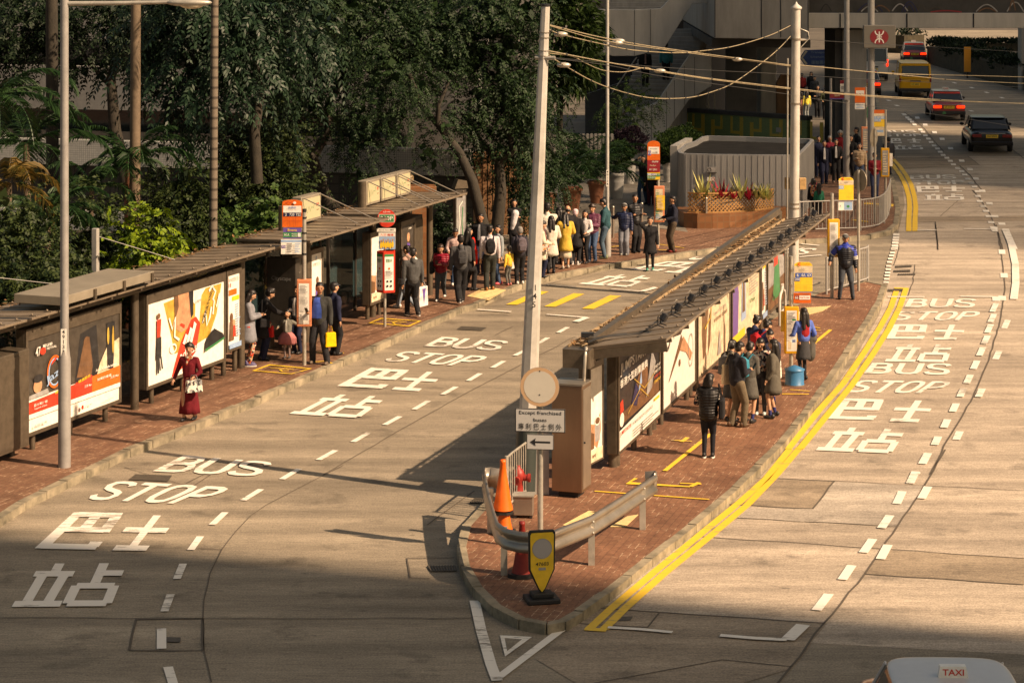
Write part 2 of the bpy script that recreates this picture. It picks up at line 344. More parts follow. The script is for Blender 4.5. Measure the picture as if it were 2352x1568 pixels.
def joint(k, pts, w=.035):
    g = rz(k, pts); out = [g[0]]
    for a, b in zip(g[:-1], g[1:]):
        nseg = max(1, int((b - a).length / .5))
        for t in range(1, nseg + 1):
            q = a.lerp(b, t / nseg)
            if t < nseg: q = q + Vector((rnd.uniform(-.012, .012), rnd.uniform(-.03, .03), 0))
            out.append(q)
    J.ribbon(out, w * .75, .0175)
joint('L', [(1050, 1240), (1130, 1140), (1300, 915), (1520, 650), (1690, 400), (1830, 190), (1940, 0)], .045)
joint('J', [(1130, 1567), (1240, 1350), (1400, 1080), (1500, 850), (1570, 600), (1600, 400), (1580, 200), (1545, 0)], .045)
joint('O', [(1740, 1568), (1690, 1380), (1600, 1170), (1480, 980), (1395, 890)], .06)
joint('O', [(1520, 900), (1440, 820), (1370, 720), (1250, 610)], .06); joint('O', [(1070, 450), (960, 330), (850, 190), (740, 90), (620, 0)], .06)
joint('O', [(1480, 605), (1340, 500), (820, 520)], .04); joint('O', [(560, 520), (1080, 560), (1380, 580)], .04); joint('O', [(1830, 410), (1984, 530)], .06)
joint('O', [(1000, 1568), (975, 1250), (770, 1258)], .05); joint('O', [(1030, 1190), (1230, 1010)], .03); joint('O', [(580, 890), (1500, 890), (2100, 880)], .03)
joint('J', [(865, 548), (1600, 548), (1800, 550)], .02); joint('J', [(1180, 160), (1165, 0)], .04)
joint('L', [(90, 828), (400, 850), (900, 882), (1310, 910)], .05); joint('L', [(0, 908), (60, 915), (380, 932), (440, 858)], .04)
joint('L', [(560, 448), (740, 462), (1600, 520), (2352, 570)], .035); joint('L', [(1520, 652), (2352, 708)], .05); joint('L', [(850, 358), (1650, 402)], .03)
joint('L', [(1060, 152), (1360, 165), (1245, 310), (740, 285)], .045); joint('L', [(1360, 165), (1830, 190), (2352, 215)], .03); joint('L', [(850, 145), (1060, 155)], .03)
joint('L', [(100, 1225), (430, 1165), (770, 1102), (1135, 1138)], .035)
joint('K', [(1047, 1029), (1012, 880), (1005, 710), (1010, 620), (1040, 490), (1100, 370), (1170, 280), (1240, 205), (1320, 150), (1425, 95), (1600, 5), (1700, -45)], .022)
joint('N', [(380, 1470), (1000, 1110), (1560, 800), (2352, 390)], .03)
joint('K', [(0, 710), (1005, 713), (2352, 710)], .03); joint('K', [(980, 365), (1100, 372)], .03); joint('K', [(920, 45), (1050, -20)], .03)
joint('K', [(640, 870), (675, 716), (1003, 713), (1005, 870), (640, 870)], .05); joint('K', [(2115, 250), (2350, 80)], .03); joint('K', [(2250, 412), (2015, 415), (2030, 510), (2130, 515)], .035)
joint('M', [(900, 235), (1350, 370)], .02); joint('M', [(1380, 385), (1540, 280)], .03); joint('M', [(1500, 268), (900, 240)], .02); joint('N', [(1730, 375), (1865, 310)], .03)
joint('P', [(1185, 840), (1195, 960), (1145, 1115), (1350, 1110)], .03); joint('P', [(1350, 1110), (1330, 1290), (1280, 1420)], .03); joint('P', [(1360, 1215), (1447, 1220)], .03)
struct(J.build('road_joint', M_JOINT))
DR_ = MB()
def grate(k, pts, bars=9, name='drain_cover', lab='', solid=False):
    g = rz(k, pts); m_ = MB()
    sh(m_, g, .02)
    if not solid:
        for i in range(bars):
            t = (i + .5) / bars; a = g[0].lerp(g[1], t); b = g[3].lerp(g[2], t)
            m_.beam((a.x, a.y, .024), (b.x, b.y, .024), (g[1] - g[0]).length / bars * .45, .012, 1)
    return struct(m_.build('road_drain', [M_IRON if solid else M_JOINT, M_IRON]))
grate('K', [(2112, 455), (2255, 452), (2262, 480), (2130, 482)], 10); grate('P', [(1160, 1125), (1320, 1118), (1318, 1135), (1158, 1142)], 10); grate('P', [(1145, 1168), (1305, 1162), (1305, 1182), (1143, 1186)], 10)
grate('P', [(1185, 1202), (1355, 1198), (1355, 1212), (1182, 1215)], 8); grate('M', [(980, 288), (1245, 298), (1215, 342), (930, 328)], solid=True); grate('N', [(1460, 308), (1660, 318), (1620, 343), (1425, 333)], solid=True)
grate('K', [(820, 806), (895, 808), (893, 832), (818, 830)], solid=True); grate('I', [(140, 850), (215, 848), (205, 880), (110, 875)], 8); grate('G', [(1625, 692), (1730, 702), (1715, 716), (1600, 708)], 8); grate('P', [(1090, 1352), (1240, 1350), (1235, 1370), (1085, 1372)], 9)
grate('L', [(250, 878), (305, 876), (290, 898), (225, 899)], solid=True)
# ---- painted markings
GLY = {
 'B': [[(.12, 0), (.12, 1)], [(.12, .93), (.6, .93), (.78, .87), (.82, .75), (.78, .62), (.6, .54), (.12, .54)], [(.6, .54), (.83, .46), (.9, .3), (.83, .13), (.66, .07), (.12, .07)]],
 'U': [[(.1, 1), (.1, .3), (.18, .13), (.36, .06), (.64, .06), (.82, .13), (.9, .3), (.9, 1)]],
 'S': [[(.9, .78), (.82, .9), (.65, .95), (.35, .95), (.18, .9), (.1, .77), (.15, .63), (.3, .56), (.7, .46), (.86, .38), (.9, .25), (.82, .11), (.65, .06), (.35, .06), (.16, .11), (.06, .24)]],
 'T': [[(0, .94), (1, .94)], [(.5, .94), (.5, 0)]],
 'O': [[(.1, .3), (.1, .7), (.2, .88), (.4, .95), (.6, .95), (.8, .88), (.9, .7), (.9, .3), (.8, .12), (.6, .06), (.4, .06), (.2, .12), 'c']],
 'P': [[(.12, 0), (.12, 1)], [(.12, .93), (.64, .93), (.84, .86), (.9, .72), (.84, .56), (.64, .47), (.12, .47)]],
 '巴': [[(.08, 1), (.08, 0)], [(.08, .94), (1, .94)], [(.91, .94), (.91, .46)], [(.08, .52), (.91, .52)], [(.5, .94), (.5, .52)], [(.08, .06), (1, .06)], [(.92, .06), (.92, .2)]],
 '士': [[(0, .57), (1, .57)], [(.5, 1), (.5, .06)], [(.12, .06), (.86, .06)]],
 '立': [[(.5, 1), (.5, .78)], [(.06, .75), (.94, .75)], [(.26, .75), (.26, .06)], [(.74, .75), (.70, .06)], [(0, .06), (1, .06)]],
 '占': [[(.46, 1), (.46, .46)], [(.46, .76), (.98, .76)], [(.08, .46), (.9, .46)], [(.9, .46), (.9, .06)], [(.9, .06), (.08, .06)], [(.08, .06), (.08, .46)]]}
def word(chars, quad, gap=.16, tx=.215, ty=.14, mm=None, k=None, name='road_marking'):
    q = [G(*(z(k, *p) if k else p)) for p in quad]; m_ = MB(); n = len(chars)
    cw = 1 / (n + gap * (n - 1)); lay = 0
    if chars[0] in 'BS': tx = .26; ty = .155
    for ci, ch in enumerate(chars):
        o = ci * cw * (1 + gap)
        for st in GLY[ch]:
            cl = st[-1] == 'c'; pts = [p for p in st if p != 'c']; L_, R_ = [], []; N = len(pts)
            for i in range(N):
                a, b = (pts[i - 1], pts[(i + 1) % N]) if cl else (pts[max(i - 1, 0)], pts[min(i + 1, N - 1)])
                dx, dy = b[0] - a[0], b[1] - a[1]; l = math.hypot(dx, dy); nx, ny = -dy / l, dx / l
                for S_, sg in ((L_, 1), (R_, -1)):
                    u = pts[i][0] + sg * nx * tx / 2; v = pts[i][1] + sg * ny * ty / 2
                    u = o + min(max(u, -.03), 1.03) * cw; v = min(max(v, -.01), 1.01)
                    bt = q[0].lerp(q[1], u); tp = q[3].lerp(q[2], u); w_ = bt.lerp(tp, v); S_.append((w_.x, w_.y, .022 + lay * .0007))
            lay += 1; kk = N if cl else N - 1
            m_.add(L_ + R_, [(N + i, N + (i + 1) % N, (i + 1) % N, i) for i in range(kk)])
    return struct(m_.build(name, mm or M_WHITE))
# left lane, near group
word('BUS', [(1105, 268), (1860, 305), (1985, 205), (1330, 153)], .12, k='M'); word('STOP', [(620, 470), (1385, 510), (1690, 388), (830, 338)], .14, .22, k='M')
word('巴', [(262, 826), (690, 835), (890, 573), (545, 565)], k='M'); word('士', [(775, 838), (1105, 842), (1290, 592), (985, 585)], .1, .18, k='M')
word('立占', [(84, 1250), (800, 1246), (925, 936), (275, 936)], .05, .22, .13, k='M')
# left lane, middle group
word('BUS', [(1165, 465), (1740, 500), (1845, 428), (1310, 393)], .12, .18, k='N'); word('STOP', [(845, 580), (1495, 625), (1690, 548), (1010, 505)], .16, .2, k='N')
word('巴', [(495, 778), (840, 797), (1050, 655), (765, 633)], k='N'); word('士', [(880, 803), (1170, 820), (1340, 675), (1090, 660)], .1, .18, k='N')
word('立占', [(112, 995), (660, 1030), (890, 865), (420, 840)], .05, .2, .13, k='N')
# left lane, far group (partly behind the shelter roof)
word('立占', [(1203, 858), (1600, 886), (1805, 798), (1470, 782)], .05, .2, k='G'); word('巴', [(1600, 745), (1830, 758), (2125, 690), (1900, 683)], k='G'); word('士', [(1855, 765), (2040, 777), (2280, 705), (2070, 700)], k='G')
word('STOP', [(1575, 597), (1700, 606), (1790, 583), (1665, 576)], .16, .2); word('BUS', [(1735, 581), (1845, 587), (1880, 573), (1790, 568)], .12, .2)
# right lane
word('BUS', [(968, 520), (1405, 522), (1425, 468), (1000, 466)], .16, .2, k='J'); word('STOP', [(875, 600), (1395, 604), (1455, 548), (930, 546)], .18, .2, k='J')
word('巴', [(862, 718), (1085, 720), (1112, 628), (903, 628)], k='J'); word('士', [(1130, 722), (1320, 724), (1360, 632), (1180, 628)], .1, .2, k='J')
word('立占', [(845, 860), (1235, 866), (1275, 756), (925, 750)], .06, .2, k='J')
word('BUS', [(715, 935), (1245, 945), (1270, 875), (768, 870)], .18, .2, k='J'); word('STOP', [(585, 1052), (1165, 1062), (1275, 988), (690, 978)], .18, .2, k='J')
word('巴', [(496, 1220), (775, 1228), (838, 1100), (590, 1093)], k='J'); word('士', [(845, 1235), (1090, 1242), (1165, 1110), (950, 1102)], .1, .2, k='J')
word('立占', [(413, 1417), (890, 1438), (985, 1288), (540, 1272)], .06, .2, k='J')
# far group and farthest group
word('BUS', [(685, 765), (1215, 762), (1200, 716), (690, 720)], .16, .2, k='O'); word('STOP', [(660, 830), (1320, 826), (1300, 780), (660, 784)], .16, .2, k='O')
word('巴', [(775, 915), (1015, 915), (1005, 845), (760, 845)], k='O'); word('士', [(1060, 908), (1315, 908), (1305, 842), (1060, 842)], k='O'); word('立占', [(845, 1005), (1305, 1005), (1290, 930), (840, 935)], .05, .2, k='O')
word('BUS', [(370, 236), (760, 234), (740, 208), (350, 210)], .16, .2, k='O'); word('STOP', [(380, 280), (825, 278), (805, 248), (380, 250)], .2, .2, k='O')
word('巴', [(470, 355), (590, 355), (570, 302), (460, 302)], k='O'); word('士', [(660, 350), (820, 350), (800, 300), (650, 300)], k='O'); word('立占', [(500, 430), (840, 428), (810, 375), (480, 378)], .05, .2, k='O')
Wm = MB()
_lay = [0]
def dash(k, a, b, w):
    _lay[0] += 1; g = rz(k, [a, b]); Wm.ribbon([g[0], g[0].lerp(g[1], .5), g[1]], w, .021 + (_lay[0] % 40) * .0003)
for a, b in [((2040, 325), (2165, 250)), ((1760, 478), (1890, 398)), ((1535, 655), (1630, 565)), ((1380, 838), (1450, 740)), ((1280, 1048), (1325, 938)), ((1190, 1283), (1235, 1160))]: dash('M', a, b, .12)
for a, b in [((800, 865), (800, 765)), ((870, 1080), (832, 955))]: dash('K', a, b, .13)
for a, b in [((340, 1358), (475, 1283)), ((612, 1217), (735, 1145)), ((860, 1083), (980, 1017)), ((1090, 962), (1205, 895)), ((1315, 845), (1420, 785)), ((1515, 738), (1610, 680)), ((1705, 635), (1795, 583)), ((1880, 540), (1960, 500)), ((2060, 447), (2140, 400)), ((2220, 360), (2295, 318))]: dash('N', a, b, .12)
for a, b in [((1265, 845), (1330, 760)), ((1400, 685), (1450, 610)), ((1510, 543), (1560, 472)), ((1605, 415), (1650, 348)), ((1685, 288), (1715, 222)), ((1755, 180), (1785, 118)), ((1818, 78), (1850, 22)), ((1815, 260), (1850, 197)), ((1600, 578), (1640, 503))]: dash('L', a, b, .15)
for (x, y) in [(1170, 1360), (1228, 1252), (1282, 1152), (1329, 1058), (1371, 973), (1413, 884), (1450, 800), (1479, 727), (1500, 656), (1520, 590), (1532, 525), (1445, 1060), (1552, 820), (1606, 626), (1305, 1325)]: dash('J', (x - 12, y + 26), (x + 12, y - 26), .15)
dash('J', (1080, 1504), (1115, 1438), .16); dash('J', (1035, 1568), (1045, 1556), .16)
for (x, y) in [(1582, 172), (1595, 320), (1583, 463), (1545, 467), (1535, 30)]: dash('J', (x, y + 14), (x - 2, y - 14), .2)
for (x, y) in [(1650, 1355), (1635, 1320), (1610, 1258), (1582, 1190), (1552, 1130), (1520, 1075), (1480, 1017), (1460, 960), (1455, 907), (1420, 852), (1383, 810), (1345, 765), (1310, 717), (1275, 678), (1228, 643), (1180, 600), (1145, 560), (1105, 525), (1062, 493), (1030, 457), (998, 420), (960, 385), (925, 346), (895, 307), (860, 270), (832, 230), (803, 203), (737, 145), (708, 113), (680, 88), (655, 62), (620, 28)]: dash('O', (x + 3, y + 11), (x - 5, y - 11), .2)
for (x, y) in [(1733, 1275), (1655, 1190), (1592, 1043), (1510, 900), (1437, 760), (1370, 653), (1275, 556), (1148, 415), (1052, 308), (965, 233), (858, 144), (768, 65)]: dash('O', (x + 3, y + 13), (x - 5, y - 13), .22)
for (x, y) in [(1500, 697), (1645, 738), (1770, 778), (1897, 822), (1640, 932), (1120, 770), (950, 845), (1020, 888), (1080, 960)]: dash('D', (x + 12, y + 5), (x - 12, y - 5), .2)
for (x, y) in [(527, 1400), (524, 1432), (520, 1462), (517, 1495), (512, 1530), (505, 1560)]: dash('O', (x, y + 12), (x + 2, y - 12), .2)
for (x, y) in [(1158, 900), (1150, 932), (1140, 965), (1134, 998), (1125, 1026), (1115, 1058), (1105, 1090), (1098, 1128), (1093, 1160), (1087, 1192), (1083, 1220), (1078, 1250), (1072, 1282)]: dash('P', (x - 1, y + 9), (x + 2, y - 9), .15)
def line(k, pts, w, m_=None):
    _lay[0] += 1; (m_ or Wm).ribbon(rz(k, pts), w, .034 + (_lay[0] % 30) * .0003)
line('J', [(1605, 30), (1640, 130), (1665, 250), (1668, 370), (1655, 472)], .2)
line('O', [(1770, 1340), (1840, 1500), (1870, 1568)], .22)
line('L', [(172, 938), (340, 948), (510, 964)], .1); line('L', [(760, 980), (940, 995), (1110, 1004)], .12); line('L', [(1113, 1004), (1195, 925)], .2)
line('J', [(865, 457), (1095, 457)], .12); line('J', [(1320, 455), (1525, 457)], .12); line('O', [(765, 1355), (990, 1352)], .14); line('O', [(1300, 1338), (1640, 1340)], .14)
line('G', [(410, 1063), (675, 1082)], .1); line('G', [(950, 868), (1185, 885)], .1); line('G', [(955, 1102), (1270, 1126)], .1); line('G', [(1270, 1126), (1182, 1160)], .18); line('G', [(1452, 903), (1705, 921)], .1); line('G', [(1705, 921), (1812, 890)], .18)
line('P', [(225, 912), (425, 932)], .12); line('P', [(235, 1042), (450, 1024)], .12)
line('N', [(1590, 182), (1850, 200)], .1)
Wm.ribbon(gp([(1140, 1562), (1215, 1505), (1296, 1444)]), .13, .024); Wm.ribbon(gp([(1090, 1382), (1105, 1450), (1128, 1530), (1142, 1566)]), .15, .026)
sh(Wm, gp([(1148, 1461), (1222, 1465), (1160, 1510)]), .021)
struct(Wm.build('lane_marking', M_WHITE))
mb = MB(); sh(mb, gp([(1159, 1468), (1199, 1471), (1165, 1498)]), .025); struct(mb.build('road_hatch', M_ROAD))
Y = MB()
def yl(k, pts, w=.11, hh=.023): Y.ribbon(rz(k, pts), w, hh)
yl('L', [(75, 942), (190, 835), (420, 640), (640, 460), (860, 280), (1000, 155), (1125, 0)], .14); yl('L', [(150, 945), (258, 838), (470, 650), (710, 455), (905, 290), (1060, 130), (1180, -10)], .14)
yl('L', [(50, 942), (165, 950)], .14, .0245)
yl('J', [(238, 1411), (318, 1312), (440, 1160), (585, 1000), (720, 800), (820, 640), (885, 520), (918, 420)], .15, .0275); yl('J', [(313, 1411), (385, 1322), (500, 1180), (640, 1010), (775, 810), (870, 660), (940, 520), (980, 400)], .15, .0275)
yl('J', [(905, 400), (990, 402)], .2, .0245)
yl('O', [(670, 1360), (672, 1220), (680, 1080), (670, 960), (630, 830), (580, 730), (515, 640), (480, 590)], .17); yl('O', [(740, 1360), (742, 1220), (750, 1080), (735, 960), (695, 820), (640, 720), (570, 620), (490, 535)], .17)
for q in ([(635, 1020), (722, 1022), (970, 919), (885, 914)], [(935, 1035), (1022, 1038), (1250, 937), (1165, 932)], [(1230, 1052), (1322, 1055), (1540, 953), (1450, 947)], [(1535, 1074), (1622, 1078), (1850, 975), (1765, 968)]):
    sh(Y, rz('G', q), .0215)
struct(Y.build('yellow_marking', M_YEL))
Y = MB()
def yp(k, pts, w=.07, cl=False, lay=0): Y.ribbon(rz(k, pts, PAV), w, PAV + .016 + lay * .001, closed=cl)
yp('F', [(350, 1492), (670, 1522), (520, 1562), (225, 1537)], .07, True); yp('F', [(1225, 1128), (1530, 1148), (1440, 1188), (1135, 1163)], .07, True)
for ox, oy in ((450, 1528), (1335, 1158)):
    yp('F', [(ox + 90, oy + 2), (ox + 30, oy - 6), (ox - 20, oy + 2), (ox, oy + 14), (ox + 50, oy + 10)], .045, lay=1); yp('F', [(ox - 100, oy - 12), (ox - 30, oy - 8), (ox + 60, oy - 2)], .045, lay=2)
yp('F', [(690, 1470), (790, 1462), (840, 1480)], .06); yp('F', [(720, 1395), (935, 1398)], .05)
yp('H', [(720, 1388), (1010, 1155)], .09); yp('H', [(760, 1195), (890, 1203)], .06, lay=1); yp('H', [(865, 1178), (825, 1206)], .09, lay=2)
yp('H', [(540, 1435), (490, 1465), (880, 1488)], .07, lay=1); yp('H', [(880, 1488), (935, 1462)], .09, lay=2); yp('H', [(815, 1466), (950, 1472)], .06, lay=3)
yp('H', [(280, 1515), (1000, 1567)], .06); yp('J', [(395, 750), (505, 660)], .09); yp('J', [(250, 1035), (375, 1045)], .05); yp('J', [(200, 1062), (370, 1064)], .07); yp('J', [(395, 642), (440, 650)], .06, lay=1); yp('J', [(390, 660), (445, 664)], .06)
yp('G', [(1830, 545), (2030, 575)], .06); yp('G', [(1445, 568), (1530, 558)], .06); yp('G', [(1830, 590), (1960, 592)], .06); yp('O', [(165, 1040), (490, 1060)], .35); yp('O', [(30, 1230), (210, 1250)], .15)
sh(Y, rz('O', [(455, 1045), (495, 1050), (493, 1078), (450, 1074)], PAV), PAV + .015)
struct(Y.build('pavement_marking', M_YEL))
M_TACT = mat('tactile_paving', (.66, .50, .25), .7, var=.2, scale=8)
def tactile(k, q, nb):
    g = rz(k, q, PAV); m_ = MB(); sh(m_, g, PAV + .010)
    for i in range(nb):
        t = (i + .5) / nb; a = g[0].lerp(g[1], t); b = g[3].lerp(g[2], t); m_.beam((a.x, a.y, PAV + .012), (b.x, b.y, PAV + .012), (g[1] - g[0]).length / nb * .5, .008)
    struct(m_.build('tactile_paving', M_TACT))
tactile('G', [(325, 950), (500, 985), (635, 905), (480, 878)], 14); tactile('J', [(340, 520), (510, 510), (450, 545), (330, 575)], 12); tactile('I', [(640, 1000), (720, 1010), (860, 930), (790, 918)], 12); tactile('I', [(910, 1010), (1000, 1010), (1075, 940), (1010, 950)], 10)
# ---------------------------------------------------------------- large structures
M_CONC = mat('board_concrete', (.30, .285, .26), .85, var=.25, scale=1.2, bump=.15, stretch=(2, 2, .4))
M_CONCL = mat('concrete_pale', (.47, .445, .40), .85, var=.22, scale=1, bump=.1, stretch=(1.5, 1.5, .35))
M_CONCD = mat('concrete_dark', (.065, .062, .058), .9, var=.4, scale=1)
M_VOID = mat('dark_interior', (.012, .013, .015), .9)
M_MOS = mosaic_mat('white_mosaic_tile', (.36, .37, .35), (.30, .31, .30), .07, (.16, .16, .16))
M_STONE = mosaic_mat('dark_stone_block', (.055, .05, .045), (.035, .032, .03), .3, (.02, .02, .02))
M_OBRK = mosaic_mat('orange_brick', (.24, .105, .045), (.18, .075, .032), .2, (.19, .1, .05))
M_TILEG = mosaic_mat('green_mosaic', (.20, .28, .11), (.16, .235, .09), .05, (.13, .17, .08))
M_TILEY = mosaic_mat('yellow_mosaic', (.62, .45, .06), (.54, .38, .05), .05, (.25, .2, .07))
M_WOOD = mat('timber_slats', (.24, .12, .055), .7, var=.35, scale=3, stretch=(1, 1, .2))
M_TERRA = mat('terracotta', (.30, .12, .065), .8, var=.25, scale=3)
M_POTW = mat('white_pot', (.46, .45, .42), .75, var=.25, scale=3)
M_KIOSK = mat('grey_corrugated_paint', (.33, .325, .315), .6, .1, var=.18, scale=.9, stretch=(1, 1, .4))
M_LATT = mat('lattice_wood', (.38, .20, .07), .7, var=.2)
M_WIND = mat('window_glass', (.02, .03, .035), .1)
def fin_tower(name, b0, w, s0, s1, h, solid, lab, d=12):
    n = Vector((w.y, -w.x, 0)); t = thing(name, lab, 'building'); m_ = MB()
    def slab(a, b, dd=d):
        p = b0 + w * a; q = b0 + w * b
        m_.prism([(p.x, p.y), (q.x, q.y), (q.x + n.x * dd, q.y + n.y * dd), (p.x + n.x * dd, p.y + n.y * dd)], 0, h)
    if solid: slab(s0, s1)
    else:
        x = s0
        while x < s1 - .1: slab(x, x + .60, .3); x += .95
    m_.build('shade_fins' if not solid else 'tower_block', M_CONC, t); return t
sdir = Vector((.885, -.465, 0)); wdir = Vector((.465, .885, 0))
pb = sdir * 150
fin_tower('shade_slat_tower', pb, wdir, 71, 86, 160, False, 'unseen tower of open slats, added to half shade the far road')  # unseen slats added here, spaced to let only part of the sun through
fin_tower('office_tower', pb, wdir, 86.3, 107.5, 160, True, 'slim solid office tower off to the right of the road')
fin_tower('office_tower', pb, wdir, 112, 260, 160, True, 'broad solid office tower farthest along the road')
e_ = Vector((.944, -.33, 0)); q0 = Vector((71.3, -3.3, 0)) - e_ * 12; q1 = Vector((71.3, -3.3, 0)) + e_ * 80; nn_ = Vector((-.33, -.944, 0)) * 25
t = thing('office_tower', 'wide office tower behind the viewpoint whose shade falls on the near road', 'building')
mb = MB(); mb.prism([(q0.x, q0.y), (q1.x, q1.y), (q1.x + nn_.x, q1.y + nn_.y), (q0.x + nn_.x, q0.y + nn_.y)], 0, 70); mb.build('tower_block', M_CONC, t)

def pxz(k, pts, D): return [(lambda v: (v.x, v.z))(P(*z(k, x, y), D)) for x, y in pts]
# footbridge over the main road
t = thing('footbridge', 'concrete footbridge with a painted parapet crossing the far road', 'footbridge', (0, 0, 0))
b0 = P(1856, 65, 97); b1 = P(2700, 65, 97)
m_ = MB(); m_.box(b0.x, b1.x + 14, 97, 102, b0.z, b0.z + .62); m_.build('deck_beam', M_CONCL, t, bevel=.02)
m_ = MB()
for i in range(9): x = b0.x + 1.3 + i * 2.75; m_ = MB(); m_.box(x, x + .05, 96.97, 97.0, b0.z + .02, b0.z + .6); m_.build('beam_joint', M_VOID, t)
m_ = MB(); m_.box(b0.x, b1.x + 14, 97.15, 97.4, b0.z + .62, b0.z + 2.1); m_.box(b0.x, b1.x + 14, 101.6, 101.85, b0.z + .62, b0.z + 2.1); m_.build('parapet', M_CONCD, t)
m_ = MB(); rr = random.Random(3)
def sq(k, pts, w, c, lay):
    q = [P(*z(k, x, y), 97.1) for x, y in pts]; L_ = []; R_ = []
    for i in range(len(q)):
        d = (q[min(i + 1, len(q) - 1)] - q[max(i - 1, 0)]).normalized(); nn = Vector((-d.z, 0, d.x)); L_.append(q[i] + nn * w + Vector((0, -lay * .004, 0))); R_.append(q[i] - nn * w + Vector((0, -lay * .004, 0)))
    N = len(q); m_.add(L_ + R_, [(N + i, N + i + 1, i + 1, i) for i in range(N - 1)], c)
def arc(x0, x1, yb, hgt, n=9): return [(x0 + (x1 - x0) * i / n, yb - hgt * math.sin(math.pi * i / n)) for i in range(n + 1)]
for i, (x0, x1, yb, hg, c) in enumerate([(690, 900, 100, 75, LB), (720, 860, 100, 45, CR), (800, 960, 98, 50, GO), (980, 1110, 95, 60, CR), (1060, 1190, 100, 85, BL), (1085, 1160, 100, 60, LB), (1190, 1260, 95, 55, GR), (1290, 1410, 85, 25, GR), (1300, 1560, 103, 12, RD), (1680, 1860, 100, 60, CR), (1700, 1850, 100, 30, GO), (1940, 2080, 100, 80, CR), (1960, 2010, 90, 85, GO), (520, 640, 100, 50, GR), (380, 470, 98, 60, K_)]):
    sq('D', arc(x0, x1, yb, hg), .026, {BL: NV, LB: NV, GR: CK, GO: BR, RD: DR, CR: GY, W_: GY}.get(c, c), i % 5 + 1)
m_.build('painted_mural', PR, t)
m_ = MB(); a = P(1912, 65, 99); m_.box(a.x, a.x + .35, 98.2, 101.5, 0, a.z - .02, 0); m_.build('pier', M_CONCD, t)  # darker box standing in for the shaded left side of the pier
m_ = MB(); a = P(1928, 65, 99); m_.box(a.x, a.x + 1.0, 98, 101.5, 0, a.z - .02, 0); m_.build('pier', M_CONC, t, bevel=.04)
m_ = MB(); a = P(2338, 65, 140); m_.box(a.x, a.x + .8, 139, 140, 0, 6.2, 0); m_.build('pier', M_CONC, t)
# elevated concourse with fascia, void beneath, column and stair
t = thing('station_concourse', 'grey concrete elevated concourse with a dark void beneath, behind the kiosk', 'building')
m_ = MB(); m_.prism_xz(pxz('C', [(1320, 268), (1980, 278), (1980, -120), (1320, -120)], 96), 96, 114); m_.build('fascia', M_CONC, t, bevel=.03)
m_ = MB()
for x in (1322, 1646, 1972, 1780):
    m_ = MB(); q = pxz('C', [(x, 262), (x + 5, 262), (x + 5, -60), (x, -60)], 95.98); m_.prism_xz(q, 95.975, 95.998); m_.build('fascia_joint', M_VOID, t)
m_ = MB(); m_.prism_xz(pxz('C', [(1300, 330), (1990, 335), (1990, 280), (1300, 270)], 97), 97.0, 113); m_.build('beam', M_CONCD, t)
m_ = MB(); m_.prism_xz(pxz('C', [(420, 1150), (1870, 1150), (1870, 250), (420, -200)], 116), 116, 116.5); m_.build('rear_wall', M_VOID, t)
m_ = MB(); m_.prism_xz(pxz('C', [(1640, 1100), (1755, 1100), (1755, 325), (1640, 325)], 106), 106, 107.5); m_.build('column', M_CONC, t, bevel=.05)
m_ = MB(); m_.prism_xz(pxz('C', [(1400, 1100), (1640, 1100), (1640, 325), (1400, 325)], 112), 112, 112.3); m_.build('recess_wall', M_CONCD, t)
m_ = MB(); m_.prism_xz(pxz('C', [(1755, 1000), (1850, 1000), (1850, 520), (1790, 520), (1755, 580)], 104), 104, 104.4); m_.build('timber_panel', M_WOOD, t)
m_ = MB()
for x in (1168, 1275, 1318): m_.prism_xz(pxz('C', [(x, 770), (x + 8, 770), (x + 8, 640), (x, 640)], 108), 108, 108.08)
m_.prism_xz(pxz('C', [(1160, 755), (1275, 755), (1275, 742), (1160, 742)], 108), 107.95, 108.1); m_.prism_xz(pxz('C', [(1160, 650), (1320, 650), (1320, 640), (1160, 640)], 108), 107.95, 108.1)
m_.build('door_frame', M_STEEL, t)
t = thing('concrete_stair', 'board marked concrete staircase with solid parapets rising to the concourse', 'staircase')
m_ = MB(); m_.prism_xz(pxz('C', [(745, 1060), (745, 782), (920, 715), (1150, 380), (1300, 372), (1300, 600), (1140, 700), (962, 950), (790, 1060)], 101), 101, 101.35); m_.build('parapet', M_CONCL, t, bevel=.02)
m_ = MB(); m_.prism_xz(pxz('C', [(440, 65), (760, 70), (945, 62), (1090, -90), (1400, -90), (1318, 20), (1165, 28), (965, 345), (760, 392), (610, 392), (440, 330)], 99.5), 99.5, 99.85); m_.build('parapet', M_CONCL, t, bevel=.02)
m_ = MB()
for k_, D_ in (((762, 70, 390), 99.48), ((873, 66, 372), 99.48), ((822, 760, 1035), 100.98), ((880, 735, 1000), 100.98), ((985, 640, 910), 100.98), ((1040, 560, 830), 100.98), ((1110, 460, 735), 100.98), ((1180, 400, 670), 100.98)):
    m_ = MB(); x, y0, y1 = k_; m_.prism_xz(pxz('C', [(x, y1), (x + 3, y1), (x + 3, y0), (x, y0)], D_), D_, D_ + .01); m_.build('board_joint', M_CONCD, t)
m_ = MB()
for i in range(22):
    q = P(*z('C', 850, 760), 101.5); m_.box(q.x - 1.35 + i * .09, q.x + 1.2 + i * .09, 101.6 + i * .3, 101.62 + (i + 1) * .3, 0, 1.7 + i * .16)
m_.build('steps', M_CONC, t)
m_ = MB()
for i in range(9):
    q = P(*z('C', 820, 60), 100.2); m_.box(q.x - 1.4, q.x + 1.3, 100.1 + i * .3, 100.12 + (i + 1) * .3, q.z - .5, q.z - .3 + i * .17)
m_.build('steps', M_CONC, t)
m_ = MB(); m_.tube([P(*z('C', 780, 400), 101.8), P(*z('C', 600, 660), 101.8)], .03, 6); m_.build('handrail', M_STEEL, t)
